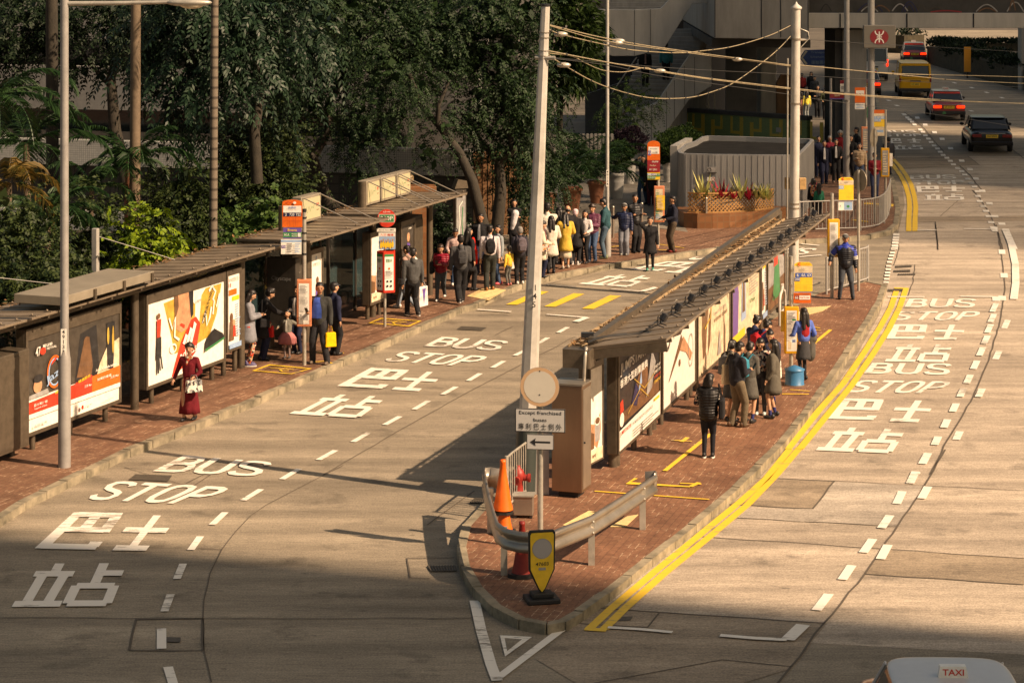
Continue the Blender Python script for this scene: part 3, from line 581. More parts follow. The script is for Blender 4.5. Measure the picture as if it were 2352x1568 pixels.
m_ = MB(); m_.prism_xz(pxz('C', [(420, 660), (720, 560), (720, 1000), (420, 1000)], 104), 104, 104.3); m_.build('side_wall', M_CONCD, t)
# tiled wall
t = thing('tiled_wall', 'green mosaic wall with yellow forked pattern behind the kiosk', 'wall')
a = P(*z('Q', 500, 318), 105); b = P(*z('Q', 1740, 385), 100); L_ = math.hypot(b.x - a.x, b.y - a.y); t.location = (a.x, a.y, 0); t.rotation_euler = (0, 0, math.atan2(b.y - a.y, b.x - a.x))
m_ = MB(); m_.box(0, L_, 0, .3, 0, 1.55); m_.build('wall_face', M_TILEG, t)
m_ = MB(); m_.box(-.05, L_ + .05, -.06, .36, 1.55, 1.72); m_.build('coping', M_CONCD, t)
m_ = MB(); u = .9
def bar(x0, x1, z0, z1): m_.box(x0, x1, -.012, 0, z0, z1)
bar(.75, 1.1, .1, 1.5)
for i in range(7):
    x = 1.35 + i * 1.05
    if i % 2 == 0: bar(x, x + .12, .75, 1.5); bar(x + .12, x + .5, .75, .87); bar(x + .5, x + .68, .1, 1.5)
    else: bar(x + .5, x + .62, .9, 1.5); bar(x + .18, x + .5, .9, 1.02); bar(x, x + .18, .1, 1.3)
m_.build('tile_pattern', M_TILEY, t)
m_ = MB(); m_.box(5.9, 6.15, -.03, -.013, .95, 1.15); m_.build('wall_plate', M_GREYP, t)
# kiosk
kp = [G(*z('Q', x, y), 2.3) for x, y in [(583, 676), (588, 690), (604, 699), (640, 705), (900, 712), (1640, 719), (1668, 716), (1690, 700), (1796, 590), (1802, 578), (1780, 572), (1200, 552), (850, 543), (800, 552), (740, 590), (650, 620)]]
t = thing('vent_kiosk', 'grey ribbed metal vent kiosk with rounded corners and a sunken dark roof', 'kiosk', (kp[0].x, kp[0].y, 0)); o_ = Vector((kp[0].x, kp[0].y, 0))
kq = [(p.x - o_.x, p.y - o_.y) for p in kp]; ctr = (sum(p[0] for p in kq) / len(kq), sum(p[1] for p in kq) / len(kq))
kin = [(ctr[0] + (p[0] - ctr[0]) * .955, ctr[1] + (p[1] - ctr[1]) * .955) for p in kq]
m_ = MB(); N = len(kq)
for i in range(N):
    j = (i + 1) % N; m_.add([(*kq[i], PAV), (*kq[j], PAV), (*kq[j], 2.3), (*kq[i], 2.3), (*kin[i], 2.3), (*kin[j], 2.3), (*kin[j], 2.12), (*kin[i], 2.12)], [(0, 1, 2, 3), (3, 2, 5, 4), (4, 5, 6, 7)])
m_.build('wall', M_KIOSK, t)
m_ = MB(); m_.add([(*p, 2.13) for p in kin], [tuple(range(N))]); m_.build('roof', mat('roof_felt', (.03, .028, .025), .95, var=.4, scale=2, spec=.1), t)
m_ = MB(); acc = 0
for i in range(N):
    a = Vector((*kq[i], 0)); b = Vector((*kq[(i + 1) % N], 0)); L_ = (b - a).length; d = (b - a).normalized() if L_ > 0 else Vector((1, 0, 0)); s_ = -acc
    while s_ < L_:
        if s_ >= 0: p = a + d * s_; m_.beam((p.x, p.y, PAV + .02), (p.x, p.y, 2.27), .03, .016, up=(d.x, d.y, 0))
        s_ += .2
    acc = (acc + L_) % .2
m_.build('rib', M_KIOSK, t)
m_ = MB()
for (x0, y0, x1, y1, c) in ((848, 825, 932, 873, GY), (848, 916, 918, 950, W_), (850, 876, 932, 882, K_)):
    q = [P(*z('Q', x, y), kp[4].y - .05) for x, y in ((x0, y1), (x1, y0))]; m_.box(q[0].x - o_.x, q[1].x - o_.x, kp[4].y - .06 - o_.y, kp[4].y - .045 - o_.y, q[0].z, q[1].z, c)
q = P(*z('Q', 903, 933), kp[4].y - .07); m_.tube([(q.x - o_.x + .05 * math.cos(a), kp[4].y - .065 - o_.y, q.z + .05 * math.sin(a)) for a in [i * math.pi / 4 for i in range(9)]], .008, 4, RD)
q = P(*z('Q', 869, 849), kp[4].y - .07); m_.tube([(q.x - o_.x + .06 * math.cos(a), kp[4].y - .065 - o_.y, q.z + .06 * math.sin(a)) for a in [i * math.pi / 4 for i in range(9)]], .008, 4, K_)
m_.build('notice_plate', PR, t)
m_ = MB(); a = G(*z('Q', 548, 700), 2.0); m_.beam(Vector((a.x, a.y, 1.1)) - o_ * 1, Vector((a.x + .75, a.y + 3, 1.1)) - o_, .25, 2.3); m_.build('side_block', M_CONCL, t)
# planter in front of the kiosk
pp = [G(*z('Q', x, y), PAV) for x, y in [(600, 1350), (640, 1368), (760, 1376), (900, 1376), (1050, 1372), (1200, 1362), (1350, 1348), (1480, 1330), (1575, 1312)]]
t = thing('brick_planter', 'curved brick planter with timber lattice and red and yellow bromeliads', 'planter', (pp[4].x, pp[4].y, PAV)); o_ = Vector((pp[4].x, pp[4].y, PAV))
pl = [(p - o_) for p in pp]; bk = [Vector((pl[-1].x, pl[-1].y + 1.0, 0)), Vector((pl[0].x, pl[0].y + 1.0, 0))]
m_ = MB(); m_.prism([(p.x, p.y) for p in pl + bk], 0, .48); m_.build('brick_base', M_OBRK, t, bevel=.01)
lp = inset([Vector((p.x, p.y, 0)) for p in pl], .16); lp[0].x += .45; lp = lp[1:-1]
m_ = MB(); L_ = sum((lp[i + 1] - lp[i]).length for i in range(len(lp) - 1))
def along(s_):
    for i in range(len(lp) - 1):
        l = (lp[i + 1] - lp[i]).length
        if s_ <= l or i == len(lp) - 2: return lp[i].lerp(lp[i + 1], min(1, s_ / l))
        s_ -= l
s_ = -.62
while s_ < L_:
    for sg in (0, 1):
        a0, a1 = s_, s_ + .62; z0, z1 = (.5, 1.1) if sg == 0 else (1.1, .5)
        c0, c1 = max(a0, 0), min(a1, L_)
        if c1 > c0 + .02:
            f0 = (c0 - a0) / .62; f1 = (c1 - a0) / .62; p = along(c0); q = along(c1); p = Vector((p.x, p.y + sg * .015, z0 + (z1 - z0) * f0)); q = Vector((q.x, q.y + sg * .015, z0 + (z1 - z0) * f1)); m_.beam(p, q, .012, .035)
    s_ += .13
for i in range(12):
    p = along(L_ * i / 12); q = along(L_ * (i + 1) / 12)
    for h in (.5, 1.11): m_.beam((p.x, p.y, h), (q.x, q.y, h), .03, .05)
m_.build('lattice', M_LATT, t)
# ---------------------------------------------------------------- vegetation
def leaf_mat(name, c1, c2, rough=.6, spec=.25, tr=.14):
    m = bpy.data.materials.new(name); m.use_nodes = True; n = m.node_tree; b = n.nodes['Principled BSDF']; L = n.links.new
    g = n.nodes.new('ShaderNodeNewGeometry'); r = n.nodes.new('ShaderNodeValToRGB'); e = r.color_ramp.elements
    e[0].color = (*c1, 1); e[1].color = (*c2, 1); e[1].position = .85
    L(g.outputs['Random Per Island'], r.inputs[0]); L(r.outputs[0], b.inputs['Base Color']); b.inputs['Roughness'].default_value = rough; b.inputs['Specular IOR Level'].default_value = spec
    t_ = n.nodes.new('ShaderNodeBsdfTranslucent'); L(r.outputs[0], t_.inputs[0]); mx = n.nodes.new('ShaderNodeMixShader'); mx.inputs[0].default_value = tr
    L(b.outputs[0], mx.inputs[1]); L(t_.outputs[0], mx.inputs[2]); L(mx.outputs[0], n.nodes['Material Output'].inputs[0]); return m
L_DARK = leaf_mat('leaf_dark', (.002, .008, .003), (.010, .025, .008))
L_MID = leaf_mat('leaf_olive', (.002, .011, .004), (.019, .044, .013))
L_GLOSS = leaf_mat('leaf_glossy', (.003, .015, .007), (.018, .044, .021), .5, .3, .10)
L_FRAN = leaf_mat('leaf_fresh', (.012, .030, .007), (.045, .085, .017))
L_PALM = leaf_mat('leaf_palm', (.005, .022, .007), (.026, .064, .02), .45)
L_PALMY = leaf_mat('leaf_palm_yellow', (.03, .035, .008), (.15, .09, .02), .5)
L_YEL = leaf_mat('leaf_yellowgreen', (.04, .085, .008), (.17, .24, .015))
L_SHR = leaf_mat('leaf_shrub', (.003, .013, .004), (.038, .058, .014))
L_HEDGE = leaf_mat('leaf_hedge', (.018, .048, .012), (.065, .12, .025))
L_PURP = leaf_mat('leaf_purple', (.012, .008, .014), (.045, .022, .035))
L_RED = leaf_mat('leaf_red', (.22, .012, .03), (.42, .02, .05)); L_VAR = leaf_mat('leaf_variegated', (.10, .14, .03), (.50, .46, .18))
M_BARK = mat('bark', (.032, .026, .018), .9, var=.5, scale=8, bump=.5, stretch=(1, 1, .4))
M_PTRUNK = mat('palm_trunk', (.14, .10, .065), .8, var=.3, scale=5)
M_RING = mat('ringed_trunk', (.19, .155, .12), .8, var=.25, scale=5)
M_RINGD = mat('ring_scar', (.07, .055, .04), .9)
_n = M_RING.node_tree; _w = _n.nodes.new('ShaderNodeTexWave'); _w.bands_direction = 'Z'; _w.inputs['Scale'].default_value = 1.3; _w.inputs['Distortion'].default_value = .5; _t = _n.nodes.new('ShaderNodeTexCoord'); _n.links.new(_t.outputs['Object'], _w.inputs[0])
_r = _n.nodes.new('ShaderNodeValToRGB'); _r.color_ramp.elements[0].color = (.05, .038, .028, 1); _r.color_ramp.elements[1].color = (.15, .12, .09, 1); _r.color_ramp.elements[1].position = .3; _n.links.new(_w.outputs['Fac'], _r.inputs[0]); _n.links.new(_r.outputs[0], _n.nodes['Principled BSDF'].inputs['Base Color'])
NR = np.random.default_rng(11)
class Leaves:
    def __init__(s): s.V = []; s.n = 0
    def add(s, base, d, side, ln, wd, droop=.0):    # arrays n x 3
        base = np.asarray(base, float); n = len(base)
        d = d / (np.linalg.norm(d, axis=1, keepdims=True) + 1e-9); side = side - d * np.sum(side * d, 1, keepdims=True); side /= (np.linalg.norm(side, axis=1, keepdims=True) + 1e-9)
        ln = np.broadcast_to(ln, (n,))[:, None]; wd = np.broadcast_to(wd, (n,))[:, None]
        tip = base + d * ln; tip[:, 2] -= droop * ln[:, 0]; mid = base + d * ln * .45
        s.V.append(np.stack([base, mid + side * wd / 2, tip, mid - side * wd / 2], 1)); s.n += n
    def build(s, name, m_, parent, off=(0, 0, 0)):
        V = np.concatenate(s.V).reshape(-1, 3) - np.array(off); n = len(V) // 4
        me = bpy.data.meshes.new(name); me.vertices.add(len(V)); me.vertices.foreach_set('co', V.astype(np.float32).ravel())
        me.loops.add(4 * n); me.loops.foreach_set('vertex_index', np.arange(4 * n, dtype=np.int32)); me.polygons.add(n); me.polygons.foreach_set('loop_start', np.arange(n, dtype=np.int32) * 4)
        me.polygons.foreach_set('loop_total', np.full(n, 4, np.int32)); me.materials.append(m_); me.update(calc_edges=True)
        o = bpy.data.objects.new(name, me); COL.objects.link(o); o.parent = parent; return o
    def sprays(s, cen, dirs, L, k, ll, lw, droop=.5, jit=.15):   # feathered twigs with k leaf pairs
        n = len(cen); dirs = dirs / (np.linalg.norm(dirs, axis=1, keepdims=True) + 1e-9)
        sd = np.cross(dirs, np.array([0, 0, 1.]) + NR.normal(0, .35, (n, 3))); sd /= (np.linalg.norm(sd, axis=1, keepdims=True) + 1e-9)
        Ls = L * NR.uniform(.7, 1.2, n)[:, None]
        for i in range(k):
            t = (i + .6) / k; pos = cen + dirs * Ls * t; pos[:, 2] -= droop * Ls[:, 0] * t * t
            fwd = dirs.copy(); fwd[:, 2] -= 2 * droop * t
            for sg in (-1, 1):
                d = sd * sg + fwd * .55 + NR.normal(0, jit, (n, 3)); d[:, 2] -= .25
                s.add(pos, d, np.cross(d, sd) * .3 + fwd + NR.normal(0, .3, (n, 3)), ll * NR.uniform(.75, 1.2, n) * (1 - .45 * abs(t - .45)), lw, .1)
def blob(c, r, n, shell=.45):                    # n points through an ellipsoid, denser near the surface, in clumps
    v = NR.normal(0, 1, (n, 3)); v /= np.linalg.norm(v, axis=1, keepdims=True); rad = NR.uniform(shell, 1, (n, 1)) ** .6
    f = 1 + .22 * np.sin(v[:, :1] * 5 + c[0]) * np.cos(v[:, 2:3] * 6 + c[2]) + .12 * np.sin(v[:, 1:2] * 11 + c[1])
    return np.array(c) + v * rad * f * np.array(r), v
def tree(name, label, cat, ells, D, leafm, trunks=(), spray=None, kind='spray', dens=1.0, group='trees behind the bus shelters', depth=1.0, tr=.12, base=None):
    # ells: (x, y, rx, ry[, dD]) crown masses in picture units at distance D; trunks: lists of (x, y) with radius
    c0 = P(ells[0][0], ells[0][1], D); t0 = P(*trunks[0][0][0], D) if trunks else c0
    bx = base if base else (t0.x, D, 0)
    t = thing(name, label, cat, bx, group=group); lv = Leaves()
    sp = spray or (.42, 5, .12, .045, .5)
    for e in ells:
        x, y, rx, ry = e[:4]; dD = e[4] if len(e) > 4 else 0
        c = P(x, y, D + dD); s_ = (D + dD) / F; r = (rx * s_, max(rx, ry) * s_ * depth, ry * s_)
        area_ = 4 * 3.14 * (r[0] * r[2] + r[0] * r[1] + r[1] * r[2]) / 3
        if kind == 'spray':
            n = int(area_ * dens * 38 / (sp[0] / .42)); nc = max(4, n // 14); cc, cv = blob(c, r, nc)
            idx = NR.integers(0, nc, n); pos = cc[idx] + NR.normal(0, .17 + sp[0] * .25, (n, 3)); d = cv[idx] * .8 + NR.normal(0, .5, (n, 3)); d[:, 2] -= .1
            lv.sprays(pos, d, sp[0], sp[1], sp[2] * 1.15, sp[3] * 1.25, sp[4])
            ni = int(r[0] * r[1] * r[2] * 70 * min(1, dens)); pi, vi = blob(c, [q * .72 for q in r], ni, 0); lv.add(pi, NR.normal(0, 1, (ni, 3)), NR.normal(0, 1, (ni, 3)), .34, .26)
        else:                                     # rosettes of simple leaves
            n = int(area_ * dens * 14); pos, v = blob(c, r, n)
            for k_ in range(sp[1]):
                d = v + NR.normal(0, .75, (n, 3)); d[:, 2] += .1; lv.add(pos, d, NR.normal(0, 1, (n, 3)), sp[2] * NR.uniform(.7, 1.25, n), sp[3], sp[4])
    if lv.n: lv.build('crown', leafm, t, bx)
    for pts, r0, r1 in trunks:
        m_ = MB(); N = len(pts); q = [P(x, y, D) - Vector(bx) for x, y in pts]; q = [Vector((a.x, a.y + (rnd.uniform(-.15, .15) if 0 < i < N - 1 else 0), a.z)) for i, a in enumerate(q)]
        qq = []; rs = []
        for i in range(N - 1):
            for j in range(3): f = (i + j / 3) / (N - 1); qq.append(q[i].lerp(q[i + 1], j / 3)); rs.append(r0 + (r1 - r0) * f)
        qq.append(q[-1]); rs.append(r1); m_.tube(qq, [r1 + (r0 - r1) * (1 - (i / (len(qq) - 1))) for i in range(len(qq))][::1], 9)
        m_.build('trunk', M_BARK, t)
    return t
def frond(lv, base, az, L, up, ll, lw, k=26, curl=1.0):
    az = np.array([math.cos(az), math.sin(az), 0]); pts = []; el = up; p = np.array(base, float); st = L / k
    for i in range(k):
        t = i / k; d = az * math.cos(el) + np.array([0, 0, math.sin(el)]); pts.append((p.copy(), d)); p = p + d * st; el -= curl * 2.4 / k * (.4 + t)
    pos = np.array([q[0] for q in pts[2:]]); dd = np.array([q[1] for q in pts[2:]]); n = len(pos); sd = np.cross(dd, [0, 0, 1.]); sd /= (np.linalg.norm(sd, axis=1, keepdims=True) + 1e-9)
    tt = np.linspace(.05, 1, n); prof = np.sin(np.pi * (tt * .85 + .12)) ** .6
    for off in (0, .5):
        po = pos + dd * st * off
        for sg in (-1, 1):
            d = sd * sg + dd * .7 + NR.normal(0, .07, (n, 3)); d[:, 2] -= .18; lv.add(po, d, np.cross(d, sd) + NR.normal(0, .2, (n, 3)), ll * prof * NR.uniform(.85, 1.1, n), lw, .28)
    lv.add(pos[:-1], dd[:-1], sd[:-1], np.linalg.norm(pos[1:] - pos[:-1], axis=1) * 1.1, .03)
def palm(name, label, head, D, n, L, ll, leafm, trunk=None, r=.12, ring=False, elev=(.3, 1.3), base=None, group='palms behind the bus shelters', curl=1.0, azr=None, tm=None):
    h = P(*head, D); g = trunk and P(*trunk, D); bx = (h.x, D, 0) if not g else (g.x, D, 0)
    if base: bx = base
    t = thing(name, label, 'palm', bx, group=group); lv = Leaves()
    for i in range(n):
        a = (azr[0] + (azr[1] - azr[0]) * rnd.random()) if azr else 2 * math.pi * (i + rnd.random() * .6) / n
        frond(lv, (h.x, h.y, h.z), a, L * rnd.uniform(.75, 1.15), rnd.uniform(*elev), ll, .045, 26, curl * rnd.uniform(.8, 1.15))
    if n: lv.build('crown', leafm, t, bx)
    if g:
        m_ = MB(); m_.tube([Vector((g.x, D, 0)) - Vector(bx), (h + Vector((g.x, D, 0))) / 2 - Vector(bx), h - Vector(bx)], [r * 1.12, r, r * .92], 12); m_.build('trunk', tm or (M_RING if ring else M_PTRUNK), t)
        if 0:
            m_ = MB(); k = int(h.z / .13)
            for i in range(k): f = (i + .5) / k; p = Vector((g.x, D, 0)).lerp(h, f) - Vector(bx); m_.cyl(p, p + Vector((0, 0, .022)), r * 1.14, n=12)
            o = m_.build('trunk_rings', M_RINGD, t)
    return t
# ---- trees
tree('broadleaf_tree', 'glossy feather leaved tree whose drooping sprays hang beside the street lamp arm', 'tree', [(430, 40, 120, 80), (540, 110, 80, 100), (455, 170, 60, 80), (600, 60, 80, 80), (650, 140, 60, 70, 1), (370, 30, 70, 50), (425, 225, 50, 55, -.5), (500, -20, 150, 60), (560, 200, 40, 50), (330, 95, 40, 50), (720, 60, 60, 60, 1)], 59, L_GLOSS, [([(590, 420), (585, 300), (600, 200), (560, 60)], .16, .09)], (.8, 10, .17, .05, .75), dens=.55)
tree('broadleaf_tree', 'dark small leaved tree in the top left corner behind the lamp post', 'tree', [(60, 30, 110, 60), (150, 60, 70, 50), (20, 110, 60, 60), (270, 70, 80, 70), (250, 10, 90, 50), (180, 150, 50, 30), (95, 100, 40, 30), (310, 150, 40, 50), (20, 190, 30, 40)], 68, L_DARK, [([(300, 460), (265, 300), (255, 180), (290, 60)], .22, .1), ([(255, 200), (200, 140), (185, 110)], .08, .04)], dens=.7)
tree('broadleaf_tree', 'forked dark trunk tree spreading over the roof of the middle shelter', 'tree', [(760, 40, 160, 90), (700, 160, 110, 80), (860, 120, 120, 70), (640, 240, 70, 60), (740, 230, 60, 40), (560, 20, 90, 60, 2), (690, -20, 160, 40), (600, 290, 40, 40)], 68, L_MID, [([(800, 520), (745, 460), (715, 360), (650, 310), (630, 230), (690, 120)], .24, .12), ([(722, 355), (755, 300), (750, 250), (800, 150)], .15, .07)], dens=.6)
tree('feathery_tree', 'feathery leaved tree with leaning trunk and sunlit sprays right of the sign boxes', 'tree', [(860, 230, 60, 45), (930, 270, 50, 45), (820, 330, 45, 50), (820, 390, 30, 35), (990, 350, 35, 35), (900, 180, 70, 40), (1020, 280, 40, 30), (790, 280, 30, 40), (960, 200, 50, 40)], 66, L_MID, [([(1110, 520), (1085, 415), (1055, 350), (1005, 285), (965, 240), (940, 170)], .17, .06), ([(1005, 285), (1008, 240), (1030, 190)], .08, .04)], (.5, 9, .085, .03, .6), dens=.8)
tree('broadleaf_tree', 'broad tree with dense canopy left of the numbered white pole', 'tree', [(1050, 50, 150, 90), (1150, 130, 100, 90), (1000, 120, 110, 60), (1130, 230, 80, 70), (1080, 300, 60, 45), (1180, 300, 60, 70), (1150, 20, 120, 60), (930, 30, 100, 60), (1210, 220, 40, 90)], 70, L_MID, [([(1140, 540), (1150, 440), (1145, 370), (1180, 345), (1150, 200)], .2, .1), ([(1145, 375), (1100, 320), (1060, 260)], .1, .05), ([(900, 160), (930, 90), (980, 80)], .12, .08)], dens=.6)
tree('feathery_tree', 'drooping fine leaved tree just right of the numbered white pole', 'tree', [(1225, 300, 50, 70), (1250, 400, 35, 60), (1215, 460, 45, 50), (1200, 380, 40, 60), (1250, 240, 30, 40), (1180, 440, 30, 30)], 72, L_MID, [([(1180, 545), (1200, 450), (1220, 300)], .13, .06)], (.5, 9, .085, .03, .7), dens=.9)
tree('frangipani_tree', 'rounded tree of long bright green leaves beside the concrete staircase', 'tree', [(1290, 60, 95, 100), (1330, 140, 55, 70), (1280, 170, 60, 60), (1250, 0, 80, 60), (1350, 60, 35, 50)], 84, L_FRAN, [([(1290, 440), (1285, 300), (1290, 120)], .15, .09)], (0, 4, .36, .11, .35), 'ros', dens=1.5)
tree('feathery_tree', 'small feathery tree in front of the staircase wall', 'tree', [(1440, 245, 45, 22), (1475, 235, 25, 20), (1420, 270, 30, 25), (1455, 285, 25, 18)], 95, L_FRAN, [([(1412, 400), (1413, 330), (1418, 270), (1450, 250)], .05, .03)], (.6, 9, .10, .03, .6), dens=.8)
palm('palm_tree', 'tall pale brown palm trunk with crown out of sight above', (313, -200), 56.2, 10, 2.6, .5, L_PALM, (308, 700), .125)
palm('palm_tree', 'slender ringed palm trunk standing behind the shelter roof', (494, -120), 56, 10, 2.4, .5, L_PALM, (488, 800), .095, True)
palm('palm_tree', 'dark ringed palm trunk left of the street lamp', (118, -150), 60, 8, 2.6, .5, L_PALM, (122, 700), .16, True, tm=M_BARK)
palm('areca_palm', 'arching palm clump beside the lamp post', (60, 330), 55, 13, 2.2, .42, L_PALM, (70, 700), .09, False, (.2, 1.4))
palm('areca_palm', 'palm with yellowing fronds at the left edge', (-10, 220), 54, 13, 2.4, .42, L_PALM, (-20, 700), .1, False, (.0, 1.2))
palm('areca_palm', 'palm with dry orange fronds hanging at the left edge', (20, 420), 52, 11, 1.9, .34, L_PALMY, (20, 700), .08, False, (-.1, .9))
palm('areca_palm', 'arching palm in front of the pale brown trunk', (300, 375), 57, 15, 2.0, .36, L_PALM, (297, 720), .15, False, (.3, 1.4), tm=M_TERRA)
palm('areca_palm', 'low palm between the lamp post and the brown trunk', (210, 430), 56, 11, 1.6, .32, L_PALM, (212, 720), .06, False, (.3, 1.3))
palm('areca_palm', 'low palm left of the lamp post above the shelter roof', (110, 500), 52, 13, 1.6, .32, L_PALM, (112, 720), .06, False, (.2, 1.2))
# ---- shrubs
def shrub(label, ells, D, m_, dens=1.0, sp=(.3, 4, .10, .045, .35), kind='spray', name='shrub', cat='shrub', group='shrubs behind the bus shelters'):
    ells = list(ells) + [(e_[0], e_[1] + e_[3] * .9, e_[2] * .95, e_[3] * .8) for e_ in ells]
    e = ells[0]; c = P(e[0], e[1], D); tr_ = [([(e[0], HY + F * CH / D), (e[0] + 4, e[1])], .05, .03)]
    return tree(name, label, cat, ells, D, m_, tr_, sp, kind, dens, group)
shrub('large olive shrub behind the first tall route sign', [(610, 400, 90, 100), (560, 330, 60, 50), (660, 450, 60, 60), (540, 420, 50, 80), (620, 300, 50, 30)], 61, L_SHR, .9)
shrub('dark shrub at the left edge above the cabinet', [(60, 560, 80, 80), (20, 500, 50, 50)], 50.5, L_SHR, .9)
shrub('yellow flecked shrub right of the street lamp', [(210, 520, 60, 70), (190, 600, 50, 60)], 53, L_SHR, .9)
shrub('dense shrub left of the ringed palm trunk', [(400, 510, 70, 70), (430, 440, 50, 60), (370, 450, 40, 40)], 56.5, L_SHR, .85)
shrub('bright yellow green plant standing over the shelter roof', [(340, 560, 45, 45), (320, 610, 35, 30)], 52.5, L_YEL, .9, (.35, 6, .13, .06, .4))
shrub('dark shrub below the palm clump', [(300, 610, 60, 40), (260, 580, 40, 50)], 54, L_MID, .9)
shrub('low dark bushes behind the pale canopy', [(110, 640, 90, 45), (20, 660, 60, 50)], 49, L_SHR, .9)
shrub('leafy green hedge above the shelter roof', [(520, 545, 60, 30), (590, 530, 55, 28), (460, 565, 45, 30), (640, 505, 40, 25)], 58, L_HEDGE, 1.0, (.3, 4, .15, .07, .35), name='hedge', cat='hedge')
shrub('dark hedge behind the group at the third shelter', [(1020, 530, 50, 40), (1090, 545, 30, 30), (985, 520, 40, 35)], 67, L_DARK, 1.1, name='hedge', cat='hedge')
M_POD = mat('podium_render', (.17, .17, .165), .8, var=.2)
# ---- walls and building behind the trees
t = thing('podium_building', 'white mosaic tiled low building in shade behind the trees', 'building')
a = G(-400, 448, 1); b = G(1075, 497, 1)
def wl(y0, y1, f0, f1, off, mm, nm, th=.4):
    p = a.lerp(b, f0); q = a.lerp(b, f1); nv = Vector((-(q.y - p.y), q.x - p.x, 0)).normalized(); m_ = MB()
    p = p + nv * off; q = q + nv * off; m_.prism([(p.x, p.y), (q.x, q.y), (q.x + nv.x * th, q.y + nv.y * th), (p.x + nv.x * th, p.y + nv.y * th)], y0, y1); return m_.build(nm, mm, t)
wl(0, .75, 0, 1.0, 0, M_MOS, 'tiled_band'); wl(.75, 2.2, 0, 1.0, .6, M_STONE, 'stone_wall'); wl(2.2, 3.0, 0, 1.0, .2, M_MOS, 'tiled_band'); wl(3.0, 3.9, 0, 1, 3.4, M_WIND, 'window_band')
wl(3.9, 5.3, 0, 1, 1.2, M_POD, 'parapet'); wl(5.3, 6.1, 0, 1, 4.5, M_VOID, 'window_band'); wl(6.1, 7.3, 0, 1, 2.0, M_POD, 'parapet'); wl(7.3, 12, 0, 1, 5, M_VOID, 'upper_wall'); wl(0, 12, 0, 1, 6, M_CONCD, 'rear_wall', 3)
t = thing('timber_fence', 'brown vertical timber slat fence behind the third shelter', 'fence')
a = P(880, 400, 74); b = P(1230, 400, 74); m_ = MB(); x = a.x
while x < b.x: m_.box(x, x + .13, 74, 74.05, .1, 2.75 + rnd.uniform(-.02, .02)); x += .165
m_.build('slats', M_WOOD, t); m_ = MB(); m_.box(a.x, b.x, 74.06, 74.2, .1, 2.6); m_.build('backing_board', M_CONCD, t)
m_ = MB(); m_.box(a.x + .4, b.x + .5, 74.6, 75, 2.2, 3.9); m_.build('dark_screen', M_CONCD, t)
t = thing('corrugated_fence', 'grey ribbed fence behind the potted palms', 'fence'); a = P(1140, 400, 92); b = P(1420, 400, 92); m_ = MB(); x = a.x
while x < b.x: m_.box(x, x + .1, 92, 92.04, 0, 1.7); x += .16
m_.box(a.x, b.x, 92.05, 92.1, 0, 1.65); m_.build('ribs', M_CONC, t)
# ---- pots
def pot(x, yt, yb, hw, mm, label, plant, white=False):
    g = G(x, yb, PAV); s_ = g.y / F; r = hw * s_; h = (yb - yt) * s_
    t = thing('plant_pot', label, 'plant pot', g, group='white plant pots' if white else 'terracotta plant pots'); m_ = MB()
    pr = [(r * .68, 0), (r * .74, h * .1), (r * .8, h * .3), (r * .84, h * .34), (r * .83, h * .38), (r * .87, h * .6), (r * .91, h * .64), (r * .9, h * .68), (r * .93, h * .86), (r * 1.02, h * .88), (r * 1.03, h * .98), (r * .95, h), (r * .9, h * .93)] if white else [(r * .62, 0), (r * .8, h * .55), (r * .9, h * .84), (r * 1.02, h * .86), (r * 1.03, h * .99), (r * .94, h), (r * .9, h * .93)]
    m_.lathe(pr, 22); m_.build('pot', mm, t); m_ = MB(); m_.cyl((0, 0, h * .8), (0, 0, h * .9), r * .88, n=18); m_.build('soil', M_SOIL, t)
    lv = Leaves(); top = np.array([0, 0, h * .9])
    if plant == 'palm':
        for i in range(20): frond(lv, top + NR.normal(0, .08, 3) * [1, 1, 0], rnd.uniform(0, 6.28), rnd.uniform(2.0, 3.3), rnd.uniform(.8, 1.5), .42, .04, 22, rnd.uniform(.6, 1.0))
        lv.build('foliage', L_PALM, t)
    elif plant in ('ball', 'purple', 'green', 'wild'):
        R_ = {'ball': .58, 'purple': .6, 'green': .7, 'wild': .45}[plant]; ht = {'ball': .95, 'purple': 1.1, 'green': .7, 'wild': .5}[plant]
        n = 1500; pos, v = blob((0, 0, h + ht * .62), (R_, R_, R_ * .85), n, .6)
        for k_ in range(3): lv.add(pos, v + NR.normal(0, .6, (n, 3)), NR.normal(0, 1, (n, 3)), .09, .05)
        lv.build('foliage', {'ball': L_FRAN, 'purple': L_PURP, 'green': L_HEDGE, 'wild': L_FRAN}[plant], t)
        m_ = MB(); m_.tube([(0, 0, h * .85), (.04, .02, h + .2), (0, 0, h + ht * .6)], [.035, .03, .02], 7)
        for a_ in (0, 2, 4): m_.tube([(.02, .01, h + .15), (.2 * math.cos(a_), .2 * math.sin(a_), h + ht * .55)], [.018, .01], 5)
        m_.build('stem', M_BARK, t)
    return t
c = z('C', 155, 0)[0]
pot(z('C', 327, 0)[0], z('C', 0, 1305)[1], z('C', 0, 1462)[1], 25, M_TERRA, 'terracotta pot with arching palm, second from the grey lamp column', 'palm')
pot(z('C', 497, 0)[0], z('C', 0, 1262)[1], z('C', 0, 1415)[1], 21, M_TERRA, 'terracotta pot with arching palm beside the grey lamp column', 'palm')
pot(z('C', 150, 0)[0], z('C', 0, 1350)[1], z('C', 0, 1500)[1], 23, M_TERRA, 'terracotta pot with palm, just right of the numbered white pole', 'palm')
pot(1180, 457, 508, 27, M_TERRA, 'terracotta pot with palm, just left of the numbered white pole', 'palm')
pot(1117, 478, 505, 13, M_TERRA, 'small terracotta pot beneath the leaning trees', 'wild')
